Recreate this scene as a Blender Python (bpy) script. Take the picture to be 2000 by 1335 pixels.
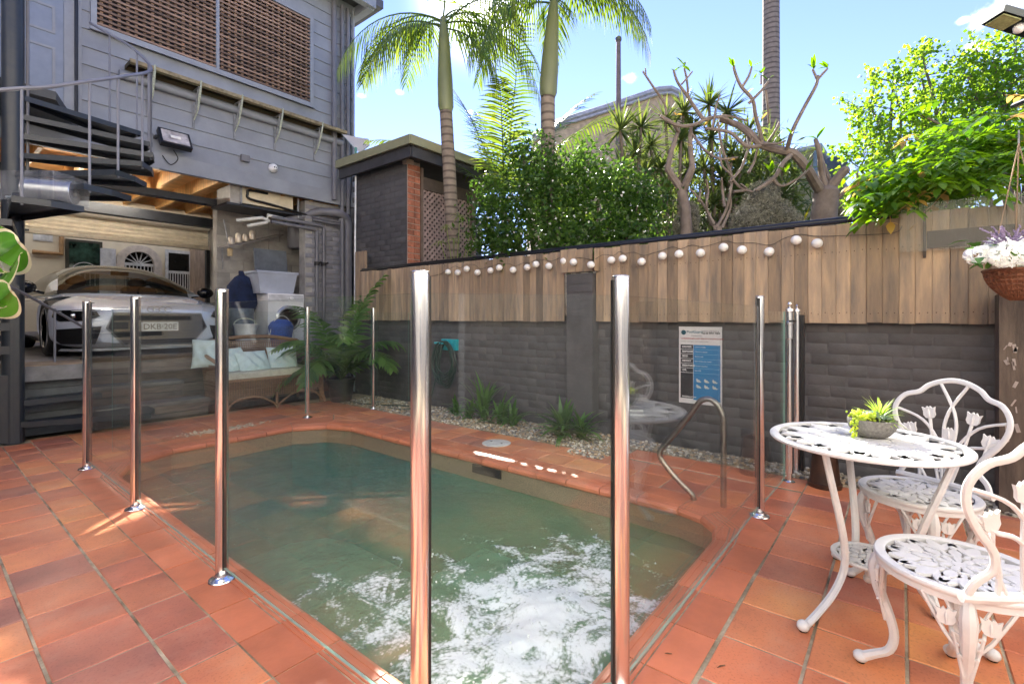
import bpy, math, random
import numpy as np
from math import sin, cos, pi, radians, sqrt, atan2
from mathutils import Vector, Matrix, noise
random.seed(11); rng = np.random.default_rng(7)
for o in list(bpy.data.objects): bpy.data.objects.remove(o)
SC = bpy.context.scene; COL = SC.collection
# ---------------------------------------------------------------- camera
CAMH = 1.13
cd = bpy.data.cameras.new('camera'); cam = bpy.data.objects.new('camera', cd); COL.objects.link(cam)
cd.sensor_width = 36; cd.lens = 951/2000*36; cd.shift_y = -0.02375; cd.clip_start = .05; cd.clip_end = 2000
cam.location = (0, 0, CAMH); cam.rotation_euler = (radians(90), 0, -math.atan2(.7812, .6243))
SC.camera = cam
# ---------------------------------------------------------------- world, sun, exposure
SUN_AZ = math.atan2(.7332, .6800); SUN_EL = radians(33.3)
w = bpy.data.worlds.new('World'); SC.world = w; w.use_nodes = True
nt = w.node_tree; N = nt.nodes; L = nt.links
bg = N['Background']; sky = N.new('ShaderNodeTexSky'); sky.sky_type = 'NISHITA'; sky.sun_disc = False
sky.sun_elevation = SUN_EL; sky.sun_rotation = SUN_AZ; sky.air_density = 1.0; sky.dust_density = 0.0; sky.ozone_density = 2.2; sky.altitude = 0
bg.inputs[1].default_value = 0.062
tcw = N.new('ShaderNodeTexCoord')
# small fair-weather clouds: puffs at fixed directions of the sky, broken up by noise
def wdir(px, py):
    l = (px-1000)/951; v = Vector((.7812+.6243*l, .6243-.7812*l, (620-py)/951)); return v.normalized()
nz = N.new('ShaderNodeTexNoise'); nz.inputs['Scale'].default_value = 17; nz.inputs['Detail'].default_value = 6; nz.inputs['Roughness'].default_value = .62
L.new(tcw.outputs['Generated'], nz.inputs['Vector'])
acc = None
for (px, py, rx, st) in [(1960,15,.075,1),(1900,95,.045,.95),(1882,40,.02,1),(1775,175,.03,.85),(780,180,.028,.85),(705,187,.02,.8),(1235,152,.035,.85),(1820,108,.02,.4),(640,60,.06,.6),(300,100,.2,.9),(2300,150,.18,.9),(2700,-100,.2,.9)]:
    d = wdir(px, py)
    sb = N.new('ShaderNodeVectorMath'); sb.operation = 'SUBTRACT'; sb.inputs[1].default_value = d; L.new(tcw.outputs['Generated'], sb.inputs[0])
    sc_ = N.new('ShaderNodeVectorMath'); sc_.operation = 'MULTIPLY'; sc_.inputs[1].default_value = (1, 1, 1.9); L.new(sb.outputs[0], sc_.inputs[0])
    ln = N.new('ShaderNodeVectorMath'); ln.operation = 'LENGTH'; L.new(sc_.outputs[0], ln.inputs[0])
    mr = N.new('ShaderNodeMapRange'); mr.inputs['From Min'].default_value = rx*1.25; mr.inputs['From Max'].default_value = 0; mr.inputs['To Min'].default_value = -1.0; mr.inputs['To Max'].default_value = st*.55
    L.new(ln.outputs['Value'], mr.inputs['Value'])
    if acc is None: acc = mr.outputs[0]
    else:
        mx = N.new('ShaderNodeMath'); mx.operation = 'MAXIMUM'; L.new(acc, mx.inputs[0]); L.new(mr.outputs[0], mx.inputs[1]); acc = mx.outputs[0]
ad = N.new('ShaderNodeMath'); ad.operation = 'ADD'; nm_ = N.new('ShaderNodeMath'); nm_.operation = 'MULTIPLY_ADD'; nm_.inputs[1].default_value = 2.4; nm_.inputs[2].default_value = -.75; L.new(nz.outputs['Fac'], nm_.inputs[0]); L.new(acc, ad.inputs[0]); L.new(nm_.outputs[0], ad.inputs[1])
mr = N.new('ShaderNodeMapRange'); mr.interpolation_type = 'SMOOTHSTEP'; mr.inputs['From Min'].default_value = .38; mr.inputs['From Max'].default_value = 1.15; L.new(ad.outputs[0], mr.inputs['Value'])
SKYMIX = N.new('ShaderNodeMix'); SKYMIX.data_type = 'RGBA'
L.new(mr.outputs[0], SKYMIX.inputs['Factor'])
TINT = N.new('ShaderNodeMix'); TINT.data_type = 'RGBA'; TINT.blend_type = 'MULTIPLY'; TINT.inputs['Factor'].default_value = 1; TINT.inputs[7].default_value = (.84, .76, 1.03, 1)
L.new(sky.outputs[0], TINT.inputs[6]); L.new(TINT.outputs[2], SKYMIX.inputs[6]); SKYMIX.inputs[7].default_value = (8.2, 8.0, 8.0, 1)
# the bright ring of sky round the sun
sd_ = N.new('ShaderNodeVectorMath'); sd_.operation = 'DOT_PRODUCT'; L.new(tcw.outputs['Generated'], sd_.inputs[0]); sd_.inputs[1].default_value = (.7332*cos(SUN_EL), .68*cos(SUN_EL), sin(SUN_EL))
ac_ = N.new('ShaderNodeMath'); ac_.operation = 'ARCCOSINE'; L.new(sd_.outputs['Value'], ac_.inputs[0])
g1 = N.new('ShaderNodeMapRange'); g1.inputs['From Min'].default_value = radians(9); g1.inputs['From Max'].default_value = 0; g1.inputs['To Max'].default_value = 1; L.new(ac_.outputs[0], g1.inputs['Value'])
g2 = N.new('ShaderNodeMath'); g2.operation = 'POWER'; g2.inputs[1].default_value = 3.5; L.new(g1.outputs[0], g2.inputs[0])
AU = N.new('ShaderNodeMix'); AU.data_type = 'RGBA'; AU.blend_type = 'ADD'; AU.inputs[7].default_value = (40, 37, 31, 1); L.new(g2.outputs[0], AU.inputs['Factor']); L.new(SKYMIX.outputs[2], AU.inputs[6])
L.new(AU.outputs[2], bg.inputs[0])
sl = bpy.data.lights.new('sun', 'SUN'); sl.energy = 4.0; sl.angle = radians(.6); sl.color = (1, .93, .82)
so = bpy.data.objects.new('sun', sl); COL.objects.link(so)
sdir = Vector((.7332*cos(SUN_EL), .68*cos(SUN_EL), sin(SUN_EL)))
so.rotation_euler = sdir.to_track_quat('Z', 'Y').to_euler(); so.location = sdir*30
SC.view_settings.view_transform = 'Standard'; SC.view_settings.look = 'None'; SC.view_settings.gamma = 1; SC.view_settings.use_curve_mapping = False
SC.view_settings.exposure = 2.56
SC.render.engine = 'CYCLES'
SC.cycles.max_bounces = 9; SC.cycles.transparent_max_bounces = 24; SC.cycles.glossy_bounces = 4; SC.cycles.diffuse_bounces = 5
# ---------------------------------------------------------------- geometry of the view (measuring only): pixel of the photograph -> point at depth d
def P(px, py, d):
    l = (px-1000)/951*d; return Vector((.7812*d+.6243*l, .6243*d-.7812*l, CAMH+(620-py)*d/951))
def G(px, py, z=0):
    return P(px, py, 951*(CAMH-z)/(py-620))
def PX(px, py, X):
    return P(px, py, X/(.7812+.6243*(px-1000)/951))
def PY(px, py, Y):
    return P(px, py, Y/(.6243-.7812*(px-1000)/951))
def proj(v):
    d = .7812*v[0]+.6243*v[1]; l = .6243*v[0]-.7812*v[1]
    return (1000+l/d*951, 620-(v[2]-CAMH)*951/d, d) if d > .1 else (-9999, -9999, d)
# ---------------------------------------------------------------- materials
MC = {}
def newmat(name):
    m = bpy.data.materials.new(name); m.use_nodes = True; MC[name] = m
    n = m.node_tree.nodes; return m, n, m.node_tree.links, n['Principled BSDF']
def srgb(r, g, b):
    f = lambda c: (c/255/12.92) if c/255 <= .04045 else ((c/255+.055)/1.055)**2.4
    return (f(r), f(g), f(b))
def mat(name, col, rough=.6, metal=0, var=.15, scale=8, stretch=(1,1,1), bump=0., bscale=40, rnd=0., spec=.5, col2=None, coat=0, detail=5):
    """principled with noise colour variation, per-object random brightness and fine bump"""
    if name in MC: return MC[name]
    m, n, l, b = newmat(name)
    tc = n.new('ShaderNodeTexCoord'); mp = n.new('ShaderNodeMapping'); mp.inputs['Scale'].default_value = stretch
    oi = n.new('ShaderNodeObjectInfo'); 
    ad = n.new('ShaderNodeVectorMath'); ad.operation = 'ADD'
    ml = n.new('ShaderNodeMath'); ml.operation = 'MULTIPLY'; ml.inputs[1].default_value = 37.0; l.new(oi.outputs['Random'], ml.inputs[0])
    l.new(tc.outputs['Object'], ad.inputs[0]); l.new(ml.outputs[0], ad.inputs[1]); l.new(ad.outputs[0], mp.inputs['Vector'])
    nz = n.new('ShaderNodeTexNoise'); nz.inputs['Scale'].default_value = scale; nz.inputs['Detail'].default_value = detail; nz.inputs['Roughness'].default_value = .6
    l.new(mp.outputs[0], nz.inputs['Vector'])
    cr = n.new('ShaderNodeValToRGB'); c = col; c2 = col2 or tuple(max(0, x*(1-var*2)) for x in c)
    c1 = tuple(min(1, x*(1+var)) for x in c) if col2 is None else c
    cr.color_ramp.elements[0].position = .3; cr.color_ramp.elements[1].position = .7
    cr.color_ramp.elements[0].color = (*c2, 1); cr.color_ramp.elements[1].color = (*c1, 1)
    l.new(nz.outputs['Fac'], cr.inputs[0]); out = cr.outputs[0]
    if rnd:
        hs = n.new('ShaderNodeHueSaturation'); mr = n.new('ShaderNodeMapRange'); mr.inputs['To Min'].default_value = 1-rnd; mr.inputs['To Max'].default_value = 1+rnd
        l.new(oi.outputs['Random'], mr.inputs['Value']); l.new(mr.outputs[0], hs.inputs['Value']); l.new(out, hs.inputs['Color']); out = hs.outputs[0]
    l.new(out, b.inputs['Base Color']); b.inputs['Roughness'].default_value = rough; b.inputs['Metallic'].default_value = metal
    b.inputs['Specular IOR Level'].default_value = spec; b.inputs['Coat Weight'].default_value = coat
    if bump:
        n2 = n.new('ShaderNodeTexNoise'); n2.inputs['Scale'].default_value = bscale; n2.inputs['Detail'].default_value = 6; l.new(mp.outputs[0], n2.inputs['Vector'])
        bp = n.new('ShaderNodeBump'); bp.inputs['Strength'].default_value = bump; bp.inputs['Distance'].default_value = .01
        l.new(n2.outputs['Fac'], bp.inputs['Height']); l.new(bp.outputs[0], b.inputs['Normal'])
    return m
def leafmat(name, col, col2=None, trans=.5, rough=.45, scale=3, spec=.4):
    if name in MC: return MC[name]
    m, n, l, b = newmat(name)
    tc = n.new('ShaderNodeTexCoord'); nz = n.new('ShaderNodeTexNoise'); nz.inputs['Scale'].default_value = scale; nz.inputs['Detail'].default_value = 4
    l.new(tc.outputs['Object'], nz.inputs['Vector'])
    gi = n.new('ShaderNodeNewGeometry')
    mx = n.new('ShaderNodeMath'); mx.operation = 'MULTIPLY_ADD'; mx.inputs[1].default_value = .5; l.new(gi.outputs['Random Per Island'], mx.inputs[0]); 
    hf = n.new('ShaderNodeMath'); hf.operation = 'MULTIPLY'; hf.inputs[1].default_value = .55; l.new(nz.outputs['Fac'], hf.inputs[0]); l.new(hf.outputs[0], mx.inputs[2])
    cr = n.new('ShaderNodeValToRGB'); cr.color_ramp.elements[0].position = .2; cr.color_ramp.elements[1].position = .8
    cr.color_ramp.elements[0].color = (*col, 1); cr.color_ramp.elements[1].color = (*(col2 or col), 1)
    l.new(mx.outputs[0], cr.inputs[0]); l.new(cr.outputs[0], b.inputs['Base Color']); b.inputs['Roughness'].default_value = rough; b.inputs['Specular IOR Level'].default_value = spec
    tr = n.new('ShaderNodeBsdfTranslucent'); hs = n.new('ShaderNodeHueSaturation'); hs.inputs['Saturation'].default_value = 1.1; hs.inputs['Value'].default_value = 2.6; hs.inputs['Hue'].default_value = .485
    l.new(cr.outputs[0], hs.inputs['Color']); l.new(hs.outputs[0], tr.inputs['Color'])
    ms = n.new('ShaderNodeMixShader'); ms.inputs[0].default_value = trans; l.new(b.outputs[0], ms.inputs[1]); l.new(tr.outputs[0], ms.inputs[2])
    l.new(ms.outputs[0], n['Material Output'].inputs['Surface'])
    return m
def glassmat(name, tint, ior=1.45, bump=0, extra=0.0, haze=0.0, hazecol=(.8,.85,.87)):
    m, n, l, b = newmat(name); n.remove(b)
    t = n.new('ShaderNodeBsdfTransparent'); t.inputs[0].default_value = (*tint, 1)
    g = n.new('ShaderNodeBsdfGlossy'); g.inputs['Roughness'].default_value = 0.0; g.inputs[0].default_value = (1, 1, 1, 1)
    fr = n.new('ShaderNodeFresnel'); fr.inputs[0].default_value = ior
    ms = n.new('ShaderNodeMixShader'); src = t.outputs[0]
    if haze:
        tc = n.new('ShaderNodeTexCoord'); nz = n.new('ShaderNodeTexNoise'); nz.inputs['Scale'].default_value = 6; nz.inputs['Detail'].default_value = 9; nz.inputs['Roughness'].default_value = .75
        mp = n.new('ShaderNodeMapping'); mp.inputs['Scale'].default_value = (1.6, 1.6, .5); l.new(tc.outputs['Object'], mp.inputs[0]); l.new(mp.outputs[0], nz.inputs['Vector'])
        mr = n.new('ShaderNodeMapRange'); mr.inputs['From Min'].default_value = .48; mr.inputs['From Max'].default_value = .85; mr.inputs['To Max'].default_value = haze; mr.inputs['To Min'].default_value = haze*.12; l.new(nz.outputs['Fac'], mr.inputs['Value'])
        df = n.new('ShaderNodeBsdfDiffuse'); df.inputs[0].default_value = (*hazecol, 1); m2 = n.new('ShaderNodeMixShader'); l.new(mr.outputs[0], m2.inputs[0]); l.new(t.outputs[0], m2.inputs[1]); l.new(df.outputs[0], m2.inputs[2]); src = m2.outputs[0]
    gm = n.new('ShaderNodeNewGeometry'); mi = n.new('ShaderNodeMapRange'); mi.inputs['To Min'].default_value = ior; mi.inputs['To Max'].default_value = 1/ior
    l.new(gm.outputs['Backfacing'], mi.inputs['Value']); l.new(mi.outputs[0], fr.inputs[0])
    l.new(fr.outputs[0], ms.inputs[0]); l.new(src, ms.inputs[1]); l.new(g.outputs[0], ms.inputs[2])
    l.new(ms.outputs[0], n['Material Output'].inputs['Surface'])
    return m
def emitmat(name, col, s):
    m, n, l, b = newmat(name); b.inputs['Base Color'].default_value = (*col, 1); b.inputs['Emission Color'].default_value = (*col, 1); b.inputs['Emission Strength'].default_value = s
    return m
# ---------------------------------------------------------------- objects
ORG = {}
def setp(o, label=None, cat=None, group=None, kind=None):
    if label: o['label'] = label
    if cat: o['category'] = cat
    if group: o['group'] = group
    if kind: o['kind'] = kind
    return o
def thing(name, label, cat, loc=(0,0,0), group=None, kind=None):
    o = bpy.data.objects.new(name, None); COL.objects.link(o); o.location = loc; o.empty_display_size = .1
    ORG[o.name] = Vector(loc); return setp(o, label, cat, group, kind)
def link(name, me, parent=None, loc=(0,0,0), rot=None, scale=None):
    o = bpy.data.objects.new(name, me); COL.objects.link(o)
    base = ORG.get(parent.name, Vector()) if parent else Vector()
    o.location = Vector(loc)-base; o.parent = parent; ORG[o.name] = Vector(loc)
    if rot: o.rotation_euler = rot
    if scale: o.scale = scale
    return o
class MB:
    def __init__(s): s.v = []; s.f = []
    def add(s, vs, fs):
        k = len(s.v); s.v.extend(tuple(x) for x in vs); s.f.extend(tuple(i+k for i in f) for f in fs); return s
    def box(s, c, d, rz=0, rx=0, ry=0):
        x, y, z = d[0]/2, d[1]/2, d[2]/2
        R = Matrix.Rotation(rz, 3, 'Z') @ Matrix.Rotation(ry, 3, 'Y') @ Matrix.Rotation(rx, 3, 'X')
        vs = [R @ Vector((sx*x, sy*y, sz*z))+Vector(c) for sz in (-1, 1) for sx, sy in ((-1,-1),(1,-1),(1,1),(-1,1))]
        return s.add(vs, [(0,3,2,1),(4,5,6,7),(0,1,5,4),(1,2,6,5),(2,3,7,6),(3,0,4,7)])
    def bb(s, x0, x1, y0, y1, z0, z1): return s.box(((x0+x1)/2, (y0+y1)/2, (z0+z1)/2), (abs(x1-x0), abs(y1-y0), abs(z1-z0)))
    def bar(s, a, b, w, h, up=(0,0,1)):
        a = Vector(a); b = Vector(b); t = (b-a).normalized(); u = Vector(up); sd = t.cross(u)
        if sd.length < 1e-4: sd = t.cross(Vector((1,0,0)))
        sd.normalize(); u2 = sd.cross(t)
        vs = [p+sd*(i*w/2)+u2*(j*h/2) for p in (a, b) for i, j in ((-1,-1),(1,-1),(1,1),(-1,1))]
        return s.add(vs, [(0,1,2,3),(7,6,5,4),(0,4,5,1),(1,5,6,2),(2,6,7,3),(3,7,4,0)])
    def tube(s, pts, r, n=8, caps=True, flat=1.0, up=None):
        pts = [Vector(p) for p in pts]; m = len(pts)
        rs = r if isinstance(r, (list, tuple)) else [r]*m
        vs = []; fs = []; prev = None
        for i, p in enumerate(pts):
            t = (pts[min(i+1, m-1)]-pts[max(i-1, 0)])
            if t.length < 1e-9: t = Vector((0,0,1))
            t.normalize()
            if prev is None:
                q = Vector(up) if up else (Vector((0,0,1)) if abs(t.z) < .9 else Vector((1,0,0)))
            else: q = prev
            a = q-t*q.dot(t)
            if a.length < 1e-5: a = t.orthogonal()
            a.normalize(); b = t.cross(a); prev = a
            for k in range(n):
                th = 2*pi*k/n; vs.append(p+(a*cos(th)*flat+b*sin(th))*rs[i])
        for i in range(m-1):
            for k in range(n):
                k2 = (k+1) % n; fs.append((i*n+k, i*n+k2, (i+1)*n+k2, (i+1)*n+k))
        if caps: fs.append(tuple(range(n-1, -1, -1))); fs.append(tuple((m-1)*n+k for k in range(n)))
        return s.add(vs, fs)
    def lathe(s, prof, c=(0,0,0), n=24, axis='Z', sx=1, sy=1):
        c = Vector(c); vs = []; m = len(prof); fs = []
        for r, z in prof:
            for k in range(n):
                th = 2*pi*k/n; x, y = r*cos(th)*sx, r*sin(th)*sy
                vs.append(c+(Vector((x, y, z)) if axis == 'Z' else (Vector((x, z, y)) if axis == 'Y' else Vector((z, x, y)))))
        for i in range(m-1):
            for k in range(n):
                k2 = (k+1) % n; fs.append((i*n+k, i*n+k2, (i+1)*n+k2, (i+1)*n+k))
        if prof[0][0] > 1e-6: fs.append(tuple(range(n-1, -1, -1)))
        if prof[-1][0] > 1e-6: fs.append(tuple((m-1)*n+k for k in range(n)))
        return s.add(vs, fs)
    def ball(s, c, r, n=10, m=7, sq=(1,1,1)):
        c = Vector(c); vs = [c+Vector((0,0,-r*sq[2]))]; fs = []
        for i in range(1, m):
            a = -pi/2+pi*i/m
            for k in range(n): th = 2*pi*k/n; vs.append(c+Vector((r*cos(a)*cos(th)*sq[0], r*cos(a)*sin(th)*sq[1], r*sin(a)*sq[2])))
        vs.append(c+Vector((0,0,r*sq[2]))); T = len(vs)-1
        for k in range(n):
            k2 = (k+1) % n; fs.append((0, 1+k2, 1+k)); fs.append((T, T-n+k, T-n+k2))
            for i in range(m-2): a = 1+i*n; fs.append((a+k, a+k2, a+n+k2, a+n+k))
        return s.add(vs, fs)
    def prism(s, poly, z0, z1, bev=0):
        n = len(poly); 
        if bev:
            cx = sum(p[0] for p in poly)/n; cy = sum(p[1] for p in poly)/n
            ins = []
            for p in poly:
                dx, dy = p[0]-cx, p[1]-cy; ll = max(1e-6, sqrt(dx*dx+dy*dy)); k = 1-bev*1.3/ll; ins.append((cx+dx*k, cy+dy*k))
            vs = [(p[0], p[1], z0) for p in poly]+[(p[0], p[1], z1-bev) for p in poly]+[(p[0], p[1], z1) for p in ins]
            fs = [tuple(range(2*n, 3*n))]
            for i in range(n):
                j = (i+1) % n; fs.append((i, j, n+j, n+i)); fs.append((n+i, n+j, 2*n+j, 2*n+i))
        else:
            vs = [(p[0], p[1], z0) for p in poly]+[(p[0], p[1], z1) for p in poly]
            fs = [tuple(range(n, 2*n)), tuple(range(n-1, -1, -1))]+[(i, (i+1) % n, n+(i+1) % n, n+i) for i in range(n)]
        return s.add(vs, fs)
    def plate(s, poly, to3, thick, nrm):
        """2-D outline -> thin solid; to3 maps 2-D to 3-D, nrm is the thickness direction"""
        n = len(poly); nv = Vector(nrm)*thick; a = [Vector(to3(p)) for p in poly]
        return s.add(a+[p+nv for p in a], [tuple(range(n-1, -1, -1)), tuple(range(n, 2*n))]+[(i, (i+1) % n, n+(i+1) % n, n+i) for i in range(n)])
    def mesh(s, name, mt, smooth=False, off=None):
        me = bpy.data.meshes.new(name); v = s.v
        if off is not None: v = [(a[0]-off[0], a[1]-off[1], a[2]-off[2]) for a in v]
        me.from_pydata(v, [], s.f); me.materials.append(mt)
        if smooth:
            me.polygons.foreach_set('use_smooth', [True]*len(me.polygons))
            if smooth != 'all':
                try: me.set_sharp_from_angle(angle=radians(38))
                except Exception: pass
        me.update(); return me
    def build(s, name, mt, parent=None, smooth=False, label=None, kind=None, cat=None, group=None):
        """verts in world space (or in the thing's own space when the thing stands at 0)"""
        if parent is not None: off = ORG.get(parent.name, Vector())
        elif s.v:
            a = np.array(s.v); off = Vector(((a[:,0].min()+a[:,0].max())/2, (a[:,1].min()+a[:,1].max())/2, a[:,2].min()))
        else: off = Vector()
        o = link(name, s.mesh(name, mt, smooth, off), parent, off)
        return setp(o, label, cat, group, kind)
def clip(poly, hp):
    """convex clip of poly by half planes (a,b,c): a*x+b*y<=c"""
    for a, b, c in hp:
        out = []
        for i in range(len(poly)):
            p, q = poly[i], poly[(i+1) % len(poly)]; dp = a*p[0]+b*p[1]-c; dq = a*q[0]+b*q[1]-c
            if dp <= 0: out.append(p)
            if (dp < 0) != (dq < 0) and abs(dp-dq) > 1e-12:
                t = dp/(dp-dq)
                if 0 < t < 1: out.append((p[0]+(q[0]-p[0])*t, p[1]+(q[1]-p[1])*t))
        poly = out
        if len(poly) < 3: return []
    return poly
def area(p): return abs(sum(p[i][0]*p[(i+1) % len(p)][1]-p[(i+1) % len(p)][0]*p[i][1] for i in range(len(p))))/2
def bulk(name, V, F, mt, parent=None, smooth=False, **k):
    """numpy verts/quads -> object; V world"""
    V = np.asarray(V, dtype=np.float32); off = ORG.get(parent.name, Vector()) if parent is not None else Vector((float(V[:,0].mean()), float(V[:,1].mean()), float(V[:,2].min())))
    V = V-np.array(off, dtype=np.float32); F = np.asarray(F, dtype=np.int32)
    me = bpy.data.meshes.new(name); me.vertices.add(len(V)); me.vertices.foreach_set('co', V.ravel())
    nf, nv = F.shape; me.loops.add(nf*nv); me.loops.foreach_set('vertex_index', F.ravel()); me.polygons.add(nf)
    me.polygons.foreach_set('loop_start', np.arange(0, nf*nv, nv, dtype=np.int32)); me.polygons.foreach_set('loop_total', np.full(nf, nv, dtype=np.int32))
    if smooth: me.polygons.foreach_set('use_smooth', [True]*nf)
    me.update(calc_edges=True); me.materials.append(mt); o = link(name, me, parent, off); return setp(o, **k)
def copy_tree(o, parent=None):
    c = o.copy(); COL.objects.link(c); c.parent = parent
    for ch in list(o.children): copy_tree(ch, c)
    return c
def text(body, size, to_matrix, mt, name, parent, align='LEFT', ext=.0006, bold=0.0):
    cu = bpy.data.curves.new(name, 'FONT'); cu.body = body; cu.size = size; cu.align_x = align; cu.align_y = 'CENTER'; cu.extrude = ext; cu.offset = bold; cu.resolution_u = 3
    t = bpy.data.objects.new(name, cu); COL.objects.link(t); bpy.context.view_layer.update()
    me = bpy.data.meshes.new_from_object(t.evaluated_get(bpy.context.evaluated_depsgraph_get())); bpy.data.objects.remove(t)
    me.transform(to_matrix); off = ORG.get(parent.name, Vector()) if parent else Vector(); me.transform(Matrix.Translation(-off))
    me.materials.clear(); me.materials.append(mt); return link(name, me, parent, off)
def smoothpath(pts, k=6):
    pts = [Vector(p) for p in pts]; out = []
    for i in range(len(pts)-1):
        p0 = pts[max(i-1, 0)]; p1 = pts[i]; p2 = pts[i+1]; p3 = pts[min(i+2, len(pts)-1)]
        for j in range(k):
            t = j/k; out.append(.5*((2*p1)+(-p0+p2)*t+(2*p0-5*p1+4*p2-p3)*t*t+(-p0+3*p1-3*p2+p3)*t**3))
    out.append(pts[-1]); return out
def lerpl(vals, n):
    return [float(np.interp(i/(n-1)*(len(vals)-1), range(len(vals)), vals)) for i in range(n)]
def blade(m, base, d, ln, w, droop=.5, segs=4, fold=0.0, up=(0,0,1), tip=.05, wf=None):
    """a leaf blade as a strip: starts at base towards d, bends down by droop"""
    base = Vector(base); d = Vector(d).normalized(); side = d.cross(Vector(up))
    if side.length < .05: side = d.cross(Vector((1,0,0)))
    side.normalize(); p = base.copy(); vs = []; fs = []
    for i in range(segs+1):
        t = i/segs; ww = w*(wf(t) if wf else (sin(pi*min(1, .12+t*.88)**.8)*.9+.1*(1-t)))/2
        if i == segs: ww = w*tip/2
        nrm = side.cross(d)
        vs += [p-side*ww+nrm*(fold*ww), p+side*ww+nrm*(fold*ww)]
        d = (d+Vector((0,0,-droop/segs))).normalized(); p = p+d*(ln/segs)
    for i in range(segs): fs.append((2*i, 2*i+1, 2*i+3, 2*i+2))
    m.add(vs, fs)
def leafcloud(centers, normals_bias, size, n_rng, fold=0.25, aspect=.55):
    """centers (N,3) -> folded two-quad leaves, random orientation biased"""
    Nn = len(centers); a = n_rng.normal(size=(Nn,3)); a += np.array(normals_bias)*1.0
    a /= np.linalg.norm(a, axis=1)[:,None]; b = n_rng.normal(size=(Nn,3)); b -= (b*a).sum(1)[:,None]*a; b /= np.linalg.norm(b, axis=1)[:,None]; c = np.cross(a, b)
    s = (size*n_rng.uniform(.6, 1.25, Nn))[:,None]; h = s*.5; wd = s*aspect*.5
    p0 = centers-b*h; p3 = centers+b*h; ml = centers-c*wd+a*wd*fold-b*h*.1; mr_ = centers+c*wd+a*wd*fold-b*h*.1
    V = np.stack([p0, mr_, p3, ml], 1).reshape(-1, 3); F = np.arange(Nn*4).reshape(-1, 4); return V, F
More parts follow.
